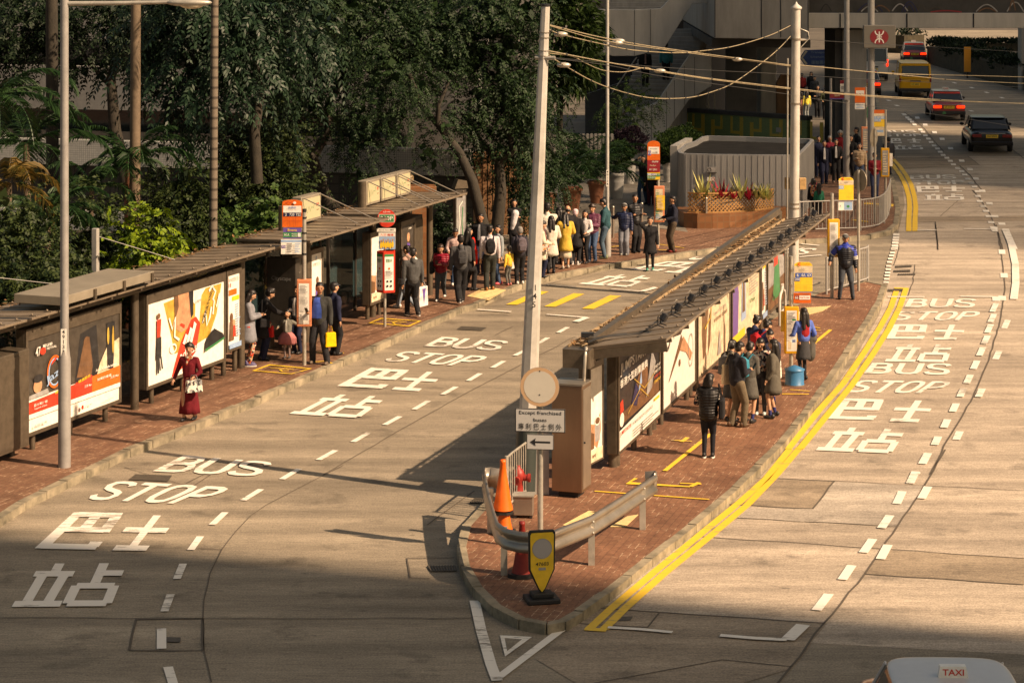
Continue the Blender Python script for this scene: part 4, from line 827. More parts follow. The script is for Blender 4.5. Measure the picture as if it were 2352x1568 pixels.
pot(z('C', 637, 0)[0], z('C', 0, 1202)[1], z('C', 0, 1385)[1], 19.5, M_POTW, 'white ribbed pot with a round bright green topiary', 'ball', True)
pot(z('C', 725, 0)[0], z('C', 0, 1112)[1], z('C', 0, 1280)[1], 17, M_POTW, 'white ribbed pot with a round purple bush', 'purple', True)
pot(z('C', 995, 0)[0], z('C', 0, 1125)[1], z('C', 0, 1270)[1], 13, M_POTW, 'white pot with a small loose green plant behind the orange route board', 'wild', True)
pot(z('C', 1010, 0)[0], z('C', 0, 1090)[1], z('C', 0, 1225)[1], 20, M_POTW, 'large white pot with a wide green bush beside the kiosk', 'green', True)
pot(z('C', 1090, 0)[0], z('C', 0, 1060)[1], z('C', 0, 1180)[1], 20, M_POTW, 'farther white pot with a wide green bush beside the kiosk', 'green', True)
# bromeliads in the planter
pc = [o for o in COL.objects if o.name.startswith('brick_planter')][0]
for i, (x, h, c_) in enumerate([(820, .75, 0), (915, .4, 0), (985, .55, 1), (1060, .45, 0), (1150, .7, 0), (1225, .45, 1), (1290, .5, 0), (1360, .5, 0), (930, .3, 1), (1095, .35, 1), (1400, .35, 0), (760, .3, 0)]):
    lv = Leaves(); q = P(*z('Q', x, 1150), pp[4].y + .35) - pc.location; n = 16; an = NR.uniform(0, 6.28, n); el = NR.uniform(.5, 1.4, n)
    d = np.stack([np.cos(an) * np.cos(el), np.sin(an) * np.cos(el), np.sin(el)], 1); base = np.tile(np.array([q.x, q.y, .85]), (n, 1)); lv.add(base, d, np.cross(d, [0, 0, 1]), h * 1.35 * NR.uniform(.7, 1.1, n), .11)
    lv.build('bromeliad', L_RED if c_ else L_VAR, pc)
# far median hedge, bushes
def hedge_line(label, pts, h, w, m_, dens=60, name='hedge'):
    g = [G(x, y) for x, y in pts]; t = thing(name, label, 'hedge', g[0], group='hedges along the central reserve'); lv = Leaves(); mbk = MB()
    for p, q in zip(g[:-1], g[1:]):
        L_ = (q - p).length; n = int(L_ * dens); f = NR.uniform(0, 1, (n, 1)); d = np.array(q - p); nv = np.array([-d[1], d[0], 0]) / L_
        pos = np.array(p) + d * f + nv * NR.uniform(-w / 2, w / 2, (n, 1)); pos[:, 2] = h * (.55 + .45 * NR.uniform(0, 1, n) ** .4 + .12 * np.sin(pos[:, 1] * .9))
        for k_ in range(3): dd = NR.normal(0, 1, (n, 3)); dd[:, 2] += .6; lv.add(pos, dd, NR.normal(0, 1, (n, 3)), .3, .13)
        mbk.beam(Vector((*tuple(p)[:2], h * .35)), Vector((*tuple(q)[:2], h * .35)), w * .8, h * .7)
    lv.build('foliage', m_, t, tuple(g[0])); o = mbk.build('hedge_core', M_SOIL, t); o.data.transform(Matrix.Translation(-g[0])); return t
hedge_line('long dark hedge on the central reserve at the right edge', [(2600, 260), (2352, 203), (2240, 172), (2150, 146)], 1.75, 1.6, L_DARK)
hedge_line('dark bush clump beneath the footbridge', [(2062, 120), (2100, 122)], 1.9, 3, L_DARK)
hedge_line('far dark hedge beyond the central reserve', [(2160, 118), (2352, 118), (2500, 130)], .9, 1, L_DARK)
# ---------------------------------------------------------------- bus shelters and light boxes
class Frame:
    def __init__(s, o, d): s.o = Vector((o[0], o[1], PAV)); s.d = Vector((d[0], d[1], 0)).normalized(); s.n = Vector((-s.d.y, s.d.x, 0)); s.rot = math.atan2(s.d.y, s.d.x)
    def w(s, u, v=0, h=0): return s.o + s.d * u + s.n * v + Vector((0, 0, h))
    def l(s, p): q = Vector(p) - s.o; return Vector((q.dot(s.d), q.dot(s.n), q.z))
    def u(s, x, v=0):                                # distance along the line seen at picture column x
        k = (x - CX) / F; o = s.o + s.n * v; return (k * o.y - o.x) / (s.d.x - k * s.d.y)
LF = Frame((-8.04, 46.5), (.351, .936)); RF = Frame((1.76, 42.27), (.277, .961))
def TM(x, y, z_, sc=1): return Matrix(((1, 0, 0, x), (0, 0, -1, y), (0, 1, 0, z_), (0, 0, 0, 1)))
def draw(m_, w, h, items, y=0, x0=0, z0=0, step=.0022):
    lay = 0
    for it in items:
        lay += 1; yy = y - lay * step
        if it[0] == 'r': _, a, b, c, d, col = it; m_.add([(x0 + a * w, yy, z0 + b * h), (x0 + c * w, yy, z0 + b * h), (x0 + c * w, yy, z0 + d * h), (x0 + a * w, yy, z0 + d * h)], [(0, 1, 2, 3)], col)
        elif it[0] == 'p': m_.add([(x0 + a * w, yy, z0 + b * h) for a, b in it[1]], [tuple(range(len(it[1])))], it[2])
        elif it[0] == 'o':
            _, a, b, ra, rb, col = it[:6]; m_.add([(x0 + (a + ra * math.cos(t)) * w, yy, z0 + (b + rb * math.sin(t)) * h) for t in [i * math.pi / 10 for i in range(20)]], [tuple(range(20))], col)
        elif it[0] == 't': _, s_, a, b, ww, hh, col = it[:7]; m_.text(s_, TM(x0 + a * w, yy, z0 + b * h) @ Matrix.Rotation(it[7] if len(it) > 7 else 0, 4, 'Z'), ww * w if ww else None, hh * h if hh else None, col, .008)
        elif it[0] == 'l':                          # stroked line
            q = it[1]; wd = it[2]; L_ = []; R_ = []
            for i in range(len(q)):
                a_, b_ = q[max(i - 1, 0)], q[min(i + 1, len(q) - 1)]; dx, dz = (b_[0] - a_[0]) * w, (b_[1] - a_[1]) * h; l = math.hypot(dx, dz) + 1e-9
                L_.append((x0 + q[i][0] * w - dz / l * wd, yy, z0 + q[i][1] * h + dx / l * wd)); R_.append((x0 + q[i][0] * w + dz / l * wd, yy, z0 + q[i][1] * h - dx / l * wd))
            N = len(q); m_.add(L_ + R_, [(N + i, N + i + 1, i + 1, i) for i in range(N - 1)], it[3])
def oval(a, b, ra, rb, n=24, t0=0, t1=6.2832): return [(a + ra * math.cos(t0 + (t1 - t0) * i / n), b + rb * math.sin(t0 + (t1 - t0) * i / n)) for i in range(n + 1)]
def lightbox(label, fr, u0, u1, z0, z1, items, v=-.12, legs=3, frame=M_BRONZE, depth=.2, group='advertising light boxes', rot=0, fw=.07, head=.12):
    w = u1 - u0; t = thing('advertising_light_box', label, 'light box', fr.w(u0, v), fr.rot + rot, group)
    m_ = MB(); m_.box(0, w, 0, depth, z0, z1); m_.build('casing', frame, t, bevel=.02)
    m_ = MB()
    for (a, b, c, d) in ((0, w, z0, z0 + fw), (0, w, z1 - head, z1), (0, fw, z0 + fw, z1 - head), (w - fw, w, z0 + fw, z1 - head)): m_.box(a, b, -.035, 0, c, d)
    m_.build('frame', frame, t, bevel=.008)
    pw, ph = w - 2 * fw, z1 - z0 - fw - head
    m_ = MB(); draw(m_, pw, ph, items, -.006, fw, z0 + fw); m_.build('poster', PR, t)
    for i in range(legs):
        x = w * (.12 + .76 * i / max(1, legs - 1)); m_ = MB(); m_.cyl((x, depth / 2, 0), (x, depth / 2, z0), .055, n=12, m=0); m_.build('leg', M_BRONZE, t)
    return t
def txt_lines(x0, x1, y0, y1, n, col, rr=random.Random(5)):
    out = []
    for i in range(n):
        yy = y1 - (y1 - y0) * (i + .5) / n; e = x1 - (x1 - x0) * rr.random() * .35; out.append(('r', x0, yy - (y1 - y0) / n * .22, e, yy + (y1 - y0) / n * .22, col))
    return out
JAZZ = [('r', 0, 0, 1, 1, W_), ('p', [(0, .36), (1, .36), (1, 1), (0, 1)], CK), ('p', [(.5, .38), (.78, .36), (.74, .95), (.56, .9)], K_), ('p', [(.52, .42), (.6, .8), (.66, .84), (.7, .5), (.68, .38)], BR),
        ('o', .63, .78, .035, .07, BR), ('p', [(.74, .36), (1, .36), (1, .72), (.86, .66), (.78, .5)], CR), ('p', [(.86, .4), (.93, .38), (.95, .93), (.85, .93)], K_), ('o', .87, .78, .012, .1, GO), ('o', .925, .72, .012, .16, GO),
        ('o', .1, .48, .045, .075, SK), ('o', .105, .56, .05, .045, K_), ('p', [(0, .36), (.22, .36), (.2, .42), (0, .4)], GY), ('p', [(0, .2), (.5, .2), (.5, .36), (0, .33)], RD), ('p', [(.5, .2), (.68, .2), (.68, .4), (.5, .37)], RD), ('p', [(.68, .2), (1, .2), (1, .4), (.68, .38)], OR),
        ('r', 0, .15, 1, .2, W_), ('l', oval(.27, .58, .075, .17), .02, OR), ('l', oval(.27, .58, .062, .145), .014, LB), ('t', 'Jazz', .27, .54, .19, .11, LB, .25), ('p', [(.23, .66), (.29, .72), (.29, .75), (.24, .7)], RD),
        ('t', 'ARTS FESTIVAL', .2, .86, .17, .025, W_), ('t', '藝術節', .19, .9, .1, .035, W_), ('t', '47', .09, .86, .05, .1, W_), ('o', .14, .85, .03, .04, RD), ('t', '精選節目', .33, .36, .13, .035, YE, .12), ('t', '精選節目', .58, .39, .13, .035, YE, .12), ('t', '三月 Mar', .34, .27, .08, .03, W_), ('t', '三月 Mar', .62, .3, .08, .03, W_), ('t', '三月 Mar', .92, .3, .1, .03, W_),
        ('t', '爵士樂傳奇', .11, .29, .14, .03, W_), ('t', 'Legends of Jazz', .11, .25, .13, .022, W_), ('t', '弦樂四重奏', .8, .33, .16, .03, W_), ('t', 'Arts Celebration', .82, .44, .24, .03, W_), ('t', 'GROUP 集團', .62, .08, .08, .02, GY), ('o', .55, .08, .013, .025, RD), ('t', '主辦機構', .1, .07, .13, .025, GY), ('r', .04, .05, .17, .052, GY), ('r', .8, .06, .9, .065, GY)]
SHOE = [('r', 0, 0, 1, 1, W_), ('p', [(.34, .28), (.3, .5), (.2, .95), (.5, .98), (.62, .8), (.75, .98), (.97, .98), (.9, .6), (.8, .35), (.6, .3)], GO), ('p', [(.62, .98), (.7, .98), (.66, .55), (.6, .5)], W_), ('p', [(.3, 0), (.5, .1), (.62, .22), (.68, .55), (.62, .66), (.55, .64), (.42, .4), (.34, .15)], RD),
        ('p', [(.34, .6), (.36, 1), (.54, 1), (.56, .66), (.5, .54), (.42, .52)], SK), ('p', [(.34, .68), (.33, 1), (.38, 1), (.39, .85)], BR), ('p', [(.52, 1), (.58, 1), (.58, .7), (.55, .66)], K_), ('p', [(.4, .62), (.46, .56), (.47, .6), (.42, .64)], RD),
        ('l', [(.79, .93), (.83, .98), (.88, .9), (.84, .8)], .03, W_), ('l', [(.7, .55), (.74, .7), (.76, .5), (.8, .6), (.82, .72)], .03, W_), ('l', [(.84, .62), (.86, .8), (.89, .7), (.93, .86)], .03, W_), ('l', [(.26, .75), (.3, .6), (.34, .74), (.33, .5), (.39, .44)], .03, W_), ('l', oval(.31, .36, .04, .05, 12), .02, W_), ('t', 'CREATORS', .77, .76, .25, .05, K_, 1.0),
        ('p', [(.43, .38), (.46, .36), (.5, .46), (.47, .49)], W_), ('p', [(.47, .355), (.5, .34), (.56, .52), (.53, .555)], W_), ('p', [(.51, .33), (.54, .315), (.61, .57), (.58, .61)], W_), ('t', 'adidas', .5, .26, .22, .1, W_, .12),
        ('o', .12, .82, .02, .035, BR), ('p', [(.1, .55), (.14, .55), (.15, .78), (.1, .78)], RD), ('p', [(.09, .3), (.15, .3), (.15, .56), (.1, .56)], K_), ('p', [(.1, .12), (.12, .12), (.13, .32), (.1, .32)], K_), ('p', [(.15, .16), (.17, .16), (.15, .32), (.13, .32)], K_), ('p', [(.72, .2), (.98, .28), (.96, .34), (.84, .44), (.76, .36), (.73, .3)], K_), ('p', [(.72, .18), (.98, .26), (.98, .285), (.72, .21)], GR), ('t', '創造者', .63, .86, .06, .03, K_)]
HEALTH = [('r', 0, 0, 1, 1, W_), ('t', '流感疫苗', .62, .93, .6, .06, GY), ('t', '18', .2, .86, .2, .06, RD), ('t', '五月', .2, .93, .22, .04, RD), ('r', .1, .72, .75, .8, OR), ('r', .35, .64, .95, .7, YE), ('o', .3, .42, .13, .06, BR), ('p', [(.1, .1), (.5, .1), (.5, .32), (.35, .4), (.15, .36)], BR), ('o', .48, .34, .1, .05, SK), ('p', [(.4, .15), (.65, .15), (.6, .3), (.45, .3)], RD)] + txt_lines(.62, .95, .15, .6, 14, LB) + [('r', 0, 0, 1, .07, LB)]
DARKP = [('r', 0, 0, 1, 1, CK), ('t', '大唱', .35, .9, .5, .05, W_), ('p', [(.3, .1), (.7, .1), (.62, .6), (.4, .6)], GY), ('p', [(.45, .1), (.6, .1), (.55, .5), (.48, .5)], W_)] + txt_lines(.15, .7, .78, .86, 4, W_) + [('l', [(.2, .2), (.5, .7), (.8, .4)], .02, GO)]
HOTP = [('r', 0, 0, 1, 1, W_), ('t', '健康生活', .5, .85, .7, .05, GY), ('o', .5, .94, .06, .03, LB), ('o', .6, .62, .13, .05, BR), ('p', [(.35, .2), (.85, .2), (.8, .56), (.45, .56)], PU), ('p', [(.3, .1), (.9, .1), (.9, .2), (.3, .25)], RD)]
COFFEE = [('r', 0, 0, 1, 1, W_), ('p', [(0, .25), (.6, .12), (.9, .3), (.85, .5), (.5, .38), (0, .42)], SK), ('p', [(.42, .2), (.8, .2), (.85, .42), (.38, .42)], GY), ('o', .6, .42, .22, .05, W_), ('o', .6, .42, .18, .036, BR), ('r', 0, 0, 1, .13, CR), ('t', '咖啡', .3, .06, .3, .04, BR), ('p', [(0, .14), (.3, .14), (.3, .3), (0, .33)], BR)]
NIGHT = [('r', 0, 0, 1, 1, CK), ('t', '流行音樂', .7, .93, .25, .03, W_), ('p', [(.35, .2), (.75, .2), (.68, .7), (.45, .72)], PU), ('o', .55, .8, .12, .07, SK), ('r', 0, 0, 1, .12, K_), ('o', .15, .25, .12, .05, OR)] + txt_lines(.3, .9, .03, .1, 2, W_)
JUMP = [('r', 0, 0, 1, 1, K_), ('p', [(.0, .24), (1, .24), (1, .4), (0, .34)], BR), ('p', [(.5, .9), (.62, 1), (.85, 1), (.75, .9), (.62, .86)], BL), ('p', [(.4, .5), (.5, .38), (.72, .4), (.7, .62), (.55, .7)], BR), ('p', [(.3, .36), (.42, .3), (.5, .42), (.4, .55)], NV), ('p', [(.65, .3), (.8, .35), (.9, .6), (.8, .75)], GY), ('p', [(.46, .42), (.55, .5), (.53, .62)], LB), ('o', .86, .9, .03, .05, W_), ('o', .78, .85, .05, .09, NV),
        ('l', [(.2, .3), (.5, .45), (.7, .3)], .01, GO), ('l', [(.35, .6), (.6, .42), (.9, .5)], .01, GO), ('p', [(0, .0), (1, .0), (1, .25), (0, .2)], W_), ('t', 'JUMPSTARTER', .4, .79, .76, .13, W_), ('t', '香港大型創業慶典', .34, .66, .66, .085, W_), ('t', 'JUMPSTARTER', .14, .16, .26, .05, RD), ('t', "PREMIER STARTUP CONFERENCE", .55, .16, .5, .03, GY),
        ('o', .04, .3, .05, .07, W_), ('p', [(.0, .36), (.08, .38), (.06, .5), (0, .48)], RD), ('t', 'START UP', .9, .55, .16, .03, W_), ('t', 'START UP', .9, .5, .16, .03, W_), ('t', 'START UP', .9, .45, .16, .03, RD), ('t', 'START UP', .9, .4, .16, .03, YE), ('r', .82, .2, .95, .23, YE)] + txt_lines(.3, .95, .03, .11, 3, GY)
RUN = [('r', 0, 0, 1, 1, W_), ('l', oval(.14, .78, .1, .17), .04, K_), ('p', [(.3, .7), (.55, .66), (.7, .78), (.66, .92), (.5, .95), (.34, .86)], K_), ('p', [(.38, .74), (.5, .73), (.5, .82), (.4, .83)], GR), ('p', [(.45, .92), (.5, 1), (.7, 1), (.6, .92)], GR), ('p', [(.16, .24), (.2, .26), (.6, .56), (.56, .66), (.46, .55)], BR), ('p', [(.5, .5), (.62, .62), (.9, .35), (.84, .28), (.7, .42)], SK), ('o', .5, .36, .025, .04, BR), ('l', oval(.85, .4, .08, .18), .015, GY), ('p', [(.6, .7), (.9, .95), (1, .95), (1, .7)], CR)]
CONCERT = [('r', 0, 0, 1, 1, CR), ('r', .0, .93, 1, 1, YE), ('p', [(.16, .15), (.24, .2), (.28, .5), (.36, .86), (.3, .9), (.2, .6), (.22, .9), (.14, .88), (.12, .5)], BR), ('p', [(.3, .15), (.38, .3), (.42, .7), (.34, .6)], BR), ('t', 'LIVE IN CONCERT 演唱會', .75, .82, .42, .04, BR), ('t', 'Tickets 20,10,20,30,40', .68, .58, .4, .045, GY), ('t', '學習音樂 音樂節', .7, .5, .42, .045, BR), ('p', [(.6, .05), (.66, .36), (.72, .05)], GY), ('l', [(.2, .5), (.36, .58), (.4, .7)], .015, YE)]
LADY = [('r', 0, 0, 1, 1, CR), ('r', 0, .93, 1, 1, YE), ('p', [(0, 0), (.2, 0), (.24, .6), (.1, .95), (0, .95)], PU), ('p', [(.32, .2), (.5, .2), (.48, .7), (.36, .8)], LB), ('p', [(.36, .3), (.46, .3), (.44, .76), (.38, .76)], BR), ('t', '今日資訊', .75, .82, .36, .05, RD), ('r', 0, 0, .45, .1, YE), ('t', 'Day', .74, .36, .2, .06, GR)] + txt_lines(.62, .93, .45, .74, 8, GY)
TREEP = [('r', 0, 0, 1, 1, GY), ('p', [(0, 0), (1, 0), (1, .35), (0, .3)], BR), ('p', [(.3, .1), (.75, .1), (.66, .6), (.42, .62)], GR), ('p', [(.35, .55), (.6, .55), (.55, .98), (.42, .98)], RD), ('l', [(.9, .98), (.82, .8), (.95, .6)], .03, RD), ('p', [(0, .6), (.2, .7), (.2, 1), (0, 1)], CR)]
def roof_panel(t, quad, th, mm, seam=.5, cross=True):
    a, b, c, d = [Vector(q) for q in quad]            # near front, far front, far back, near back
    m_ = MB(); v = [a, b, c, d] + [Vector((q.x, q.y, q.z - th)) for q in (a, b, c, d)]
    m_.add(v, [(0, 1, 2, 3), (7, 6, 5, 4), (4, 5, 1, 0), (5, 6, 2, 1), (6, 7, 3, 2), (7, 4, 0, 3)]); m_.build('roof', mm, t, bevel=.01)
    m_ = MB(); L_ = (b - a).length; k = int(L_ / seam)
    for i in range(k + 1):
        f = i / k; p = a.lerp(b, f); q = d.lerp(c, f); m_.beam(p + Vector((0, 0, .006)), q + Vector((0, 0, .006)), .022, .02)
        for g in (.06, .94): r_ = p.lerp(q, g); m_.ell((r_.x, r_.y, r_.z + .035), (.025, .025, .02), 6, 0, 3)
    m_.build('roof_seam', mm, t)
LIT = mat('leaf_litter', (.20, .10, .035), .9, var=.5, scale=20)
def litter(t, pts, n, wd):
    lv = Leaves(); P_ = np.array([tuple(p) for p in pts]); i = NR.integers(0, len(P_) - 1, n); f = NR.uniform(0, 1, (n, 1)); pos = P_[i] * (1 - f) + P_[i + 1] * f + NR.normal(0, 1, (n, 3)) * [wd, wd, .008]; pos[:, 2] += .03
    d = NR.normal(0, 1, (n, 3)); d[:, 2] *= .15; lv.add(pos, d, np.cross(d, [0, 0, 1.]), .14, .06); lv.build('leaf_litter', LIT, t)['kind'] = 'stuff'
def glass_back(t, u0, u1, v, h, n):
    m_ = MB(); m_.box(u0, u1, v, v + .012, .25, h); m_.build('glass_wall', M_GLASS, t)
    for i in range(n + 1):
        x = u0 + (u1 - u0) * i / n; m_ = MB(); m_.box(x - .035, x + .035, v - .03, v + .04, 0, h); m_.build('rear_post', M_BRONZD, t)
def bus_shelter(label, fr, u0, u1, vf, vb, hf, hb, posts, mm=M_ROOF):
    t = thing('bus_shelter', label, 'bus shelter', fr.w(u0), fr.rot, 'bus shelters'); L_ = u1 - u0
    roof_panel(t, [(0, vf, hf), (L_, vf, hf), (L_, vb, hb), (0, vb, hb)], .05, mm)
    m_ = MB(); m_.beam((0, -.02, hf - .17), (L_, -.02, hf - .17), .14, .2); m_.build('front_beam', M_BRONZE, t, bevel=.01)
    m_ = MB(); m_.beam((0, vb - .1, hb - .15), (L_, vb - .1, hb - .15), .1, .16); m_.build('rear_beam', M_BRONZE, t)
    for i in range(int(L_ / 1.15) + 1):
        x = .1 + i * 1.15
        if x < L_: m_ = MB(); m_.beam((x, vf + .02, hf - .075), (x, vb, hb - .075), .05, .05); m_.build('rafter', M_BRONZE, t)
    for u in posts: m_ = MB(); m_.cyl((u - u0, 0, 0), (u - u0, 0, hf - .2), .085, n=16); m_.build('post', M_BRONZE, t)
    glass_back(t, .1, L_ - .1, vb - .1, min(hf, hb) - .25, max(2, int(L_ / 1.6)))
    litter(t, [(0, vb - .1, hb), (L_, vb - .1, hb)], int(L_ * 26), .12); return t
A = bus_shelter('long brown roofed bus shelter nearest the viewer on the left pavement', LF, -6.5, 6.9, -.55, 1.05, 2.62, 2.52, (-4.1, 1.15, 5.84))
t = thing('roof_canopy', 'pale raised flat metal canopy on top of the nearest left shelter roof', 'canopy', LF.w(-2.75, -.7, 2.72), LF.rot)
m_ = MB(); m_.box(0, 3.45, 0, 1.05, 0, .17); m_.build('canopy_slab', M_ROOFL, t, bevel=.012)
for x in (.05, 1.1, 2.2, 3.3): m_ = MB(); m_.box(x, x + .07, -.04, 0, -.04, .15); m_.build('clip', M_BRONZE, t)
for u, h in ((-5.2, 3.6), (1.9, 3.5), (-2.0, 3.2)):
    t = thing('steel_post', {-5.2: 'square steel post behind the canopy at the left edge', 1.9: 'square steel post rising behind the pale canopy', -2.0: 'short steel post hidden behind the pale canopy'}[u], 'post', LF.w(u, 1.35), LF.rot, 'steel posts behind the nearest shelter'); m_ = MB(); m_.box(-.06, .06, -.06, .06, 0, h); m_.build('shaft', M_GREYP, t, bevel=.01); m_ = MB(); m_.tube([(0, 0, h - .15), (1.2, -1.2, 2.75)], .007, 5); m_.build('stay_cable', M_GREYP, t)
lightbox('wide light box with a dark jazz festival poster over red and orange bands', LF, LF.u(44), LF.u(264), .3, 2.3, JAZZ, legs=3, head=.22)
lightbox('wide light box with a white and gold sports shoe poster behind the woman in red', LF, LF.u(322), LF.u(505), .34, 2.28, SHOE, legs=3, head=.2)
lightbox('narrow light box with a pale health notice beside the first shelter post', LF, LF.u(507), LF.u(541), .5, 2.28, HEALTH, legs=2)
B = bus_shelter('middle bus shelter with one sign box and tie rods on its roof', LF, 7.3, 11.7, -1.0, .9, 2.66, 2.62, (9.2,))
C_ = bus_shelter('far left bus shelter with three sign boxes and tie rods on its roof', LF, 12.0, 17.0, -.95, .9, 2.7, 2.64, (13.0, 16.7))
M_SIGNP = mat('sign_panel_cream', (.42, .38, .24), .5)
PR2 = PR + [M_SIGNP]
def signbox(T, u, w, fu0):
    m_ = MB(); m_.box(u - fu0, u - fu0 + w, .38, .62, 2.7, 3.32); o = m_.build('sign_box', M_ROOFL, T, bevel=.015)
    m_ = MB(); x = u - fu0; draw(m_, w - .12, .5, [('r', 0, 0, 1, 1, 17), ('l', [(.12, .3), (.2, .6), (.26, .3), (.36, .62), (.42, .35), (.5, .55), (.62, .5), (.66, .75)], .008, GR), ('t', '新巴', .84, .62, .16, .16, RD), ('r', .78, .35, .9, .38, BR)], .375, x + .06, 2.76); m_.build('sign_face', PR2, o)
    for q in (x + .08, x + w - .08): m_ = MB(); m_.tube([(q, .36, 3.3), (q + .25, -.95, 2.72)], .016, 6); m_.build('tie_rod', M_STEEL, T)
signbox(B, LF.u(690, .4), LF.u(736, .4) - LF.u(690, .4), 7.3)
m_ = MB(); q = LF.u(650, .5) - 7.3; m_.cyl((q, .5, 2.6), (q, .5, 3.2), .11, n=14); m_.build('roof_drum', M_BRONZE, B)
us = [LF.u(x, .4) for x in (840, 874, 910, 944)]
for i in range(3): signbox(C_, us[i], us[i + 1] - us[i] - .06, 12.0)
m_ = MB(); q = LF.u(833, .5) - 12.0; m_.cyl((q, .5, 2.6), (q, .5, 3.3), .12, n=14); m_.build('roof_drum', M_BRONZE, C_)
t = thing('advertising_light_box', 'plain dark back of a light box standing across the middle shelter', 'light box', LF.w(LF.u(612, .55), .55), LF.rot, 'advertising light boxes')
m_ = MB(); m_.box(0, .22, -.75, .0, .28, 2.1); m_.build('casing', M_BRONZD, t, bevel=.02); m_ = MB(); m_.text('Cityscape', Matrix(((0, 0, -1, -.006), (-1, 0, 0, -.38), (0, 1, 0, 1.62), (0, 0, 0, 1))), .5, None, 0); m_.build('lettering', M_PGREY, t)
for q in (-.65, -.1): m_ = MB(); m_.cyl((.11, q, 0), (.11, q, .28), .05); m_.build('leg', M_BRONZE, t)
lightbox('light box with a dark night poster beside the plain dark panel', LF, LF.u(664), LF.u(692), .3, 2.15, DARKP, legs=2, v=-.05)
lightbox('light box with a white poster of a seated figure behind the man in blue', LF, LF.u(706), LF.u(736), .3, 2.15, HOTP, legs=2, v=-.05)
lightbox('light box with a white coffee cup poster left of the round red route sign', LF, LF.u(838), LF.u(873), .35, 2.15, COFFEE, legs=2)
lightbox('light box with a dark portrait poster right of the red hexagonal timetable', LF, LF.u(909), LF.u(942), .35, 2.2, NIGHT, legs=2)
t = thing('equipment_cabinet', 'tall dark bronze cabinet under the far end of the third shelter', 'cabinet', LF.w(LF.u(945), .1), LF.rot); m_ = MB(); m_.box(0, 1.0, 0, .5, .12, 2.15); m_.build('casing', M_BRONZD, t, bevel=.02); m_ = MB(); m_.box(.02, .98, -.014, 0, .2, 2.05); m_.build('door', M_BRONZE, t, bevel=.005); m_ = MB(); m_.box(.88, .91, -.04, -.014, 1.1, 1.25); m_.build('handle', M_STEEL, t)
t = thing('equipment_cabinet', 'bronze metal cabinet cut by the left edge of the view', 'cabinet', LF.w(LF.u(-35), -.25), LF.rot); w_ = LF.u(41) - LF.u(-35); m_ = MB(); m_.box(0, w_, 0, .6, .18, 1.98); m_.build('casing', M_BRONZE, t, bevel=.02); m_ = MB(); m_.box(.04, w_ - .04, -.014, 0, .24, 1.9); m_.build('door', M_BRONZE, t, bevel=.005)
for q in (.15, w_ - .15): m_ = MB(); m_.cyl((q, .3, 0), (q, .3, .18), .07); m_.build('foot', M_BRONZD, t)
# benches inside the shelters
for T, u0, L_, lb in ((B, 8.0, 3.0, 'middle'), (C_, 13.6, 2.8, 'third')):
    t = thing('bench', 'slim metal perch bench under the %s shelter roof' % lb, 'bench', LF.w(u0, .5), LF.rot, 'shelter benches'); m_ = MB(); m_.box(0, L_, -.14, .14, .45, .5); m_.build('seat', M_STEEL, t, bevel=.01)
    for x in (.3, L_ - .3): m_ = MB(); m_.cyl((x, 0, 0), (x, 0, .45), .035); m_.build('leg', M_STEEL, t)
# information pillar, brick pillar with ball
p = P(1056, 592, 64.5)
t = thing('information_pillar', 'dark framed map pillar at the end of the third shelter', 'information pillar', (p.x, 64.5, PAV), R(25)); m_ = MB(); m_.box(-.17, .17, -.08, .08, 0, 2.55); m_.build('casing', M_BRONZD, t, bevel=.02); m_ = MB(); m_.prism_xz([(-.2, 2.55), (.2, 2.55), (.16, 2.75), (-.1, 2.8)], -.12, .12); m_.build('cap', M_BRONZE, t)
m_ = MB(); draw(m_, .27, 1.5, [('r', 0, 0, 1, 1, GY), ('l', [(.2, .2), (.4, .5), (.3, .8), (.7, .9)], .01, W_), ('l', [(.8, .1), (.6, .5), (.7, .8)], .01, GR)], -.085, -.135, .85); m_.build('map_panel', PR, t)
p = P(966, 520, 66)
t = thing('brick_pillar', 'orange brick pillar behind the three sign boxes', 'pillar', (p.x, 66, .1), R(8)); m_ = MB(); m_.box(-.26, .26, -.26, .26, 0, 2.0); m_.build('shaft', M_OBRK, t); m_ = MB(); m_.box(-.4, .42, -.3, .3, 2.0, 2.5); m_.build('cap', M_OBRK, t, bevel=.02)
p = P(938, 410, 66); t = thing('globe_lamp', 'brown globe on a short post above the sign boxes', 'lamp', (p.x, 66, .1)); m_ = MB(); m_.cyl((0, 0, 0), (0, 0, p.z - .2), .05, n=10); m_.build('post', M_BRONZE, t); m_ = MB(); m_.ell((0, 0, p.z - .1), (.155, .155, .155), 18, 0, 12); m_.build('globe', mat('globe_dusty', (.24, .17, .09), .5, var=.3), t)
# ---- island shelter
t = thing('bus_shelter', 'long brown island shelter with a row of black spotlights along its roof', 'bus shelter', RF.w(-1.5), RF.rot, 'bus shelters'); SH = t
def rl(p): q = RF.l(p); return Vector((q.x + 1.5, q.y, q.z))
NLc, NRc, FRc, FLc = rl(G(1345, 791, 2.6)), rl(G(1531, 778, 2.83)), rl(G(1906, 490, 2.83)), rl(G(1800, 506, 2.6))
NLc = rl(G(1335, 800, 2.6))
roof_panel(t, [NRc, FRc, FLc, NLc], .05, M_ROOF, .62)
m_ = MB(); a = NLc + Vector((0, 0, -.12)); b = NRc + Vector((0, 0, -.12)); m_.beam(a + Vector((.03, .05, 0)), b + Vector((.03, 0, 0)), .05, .2); m_.build('end_fascia', M_BRONZE, t)
m_ = MB(); m_.beam(NLc + Vector((0, .1, -.1)), FLc + Vector((0, .1, -.1)), .2, .16); m_.build('gutter', M_ROOF, t)
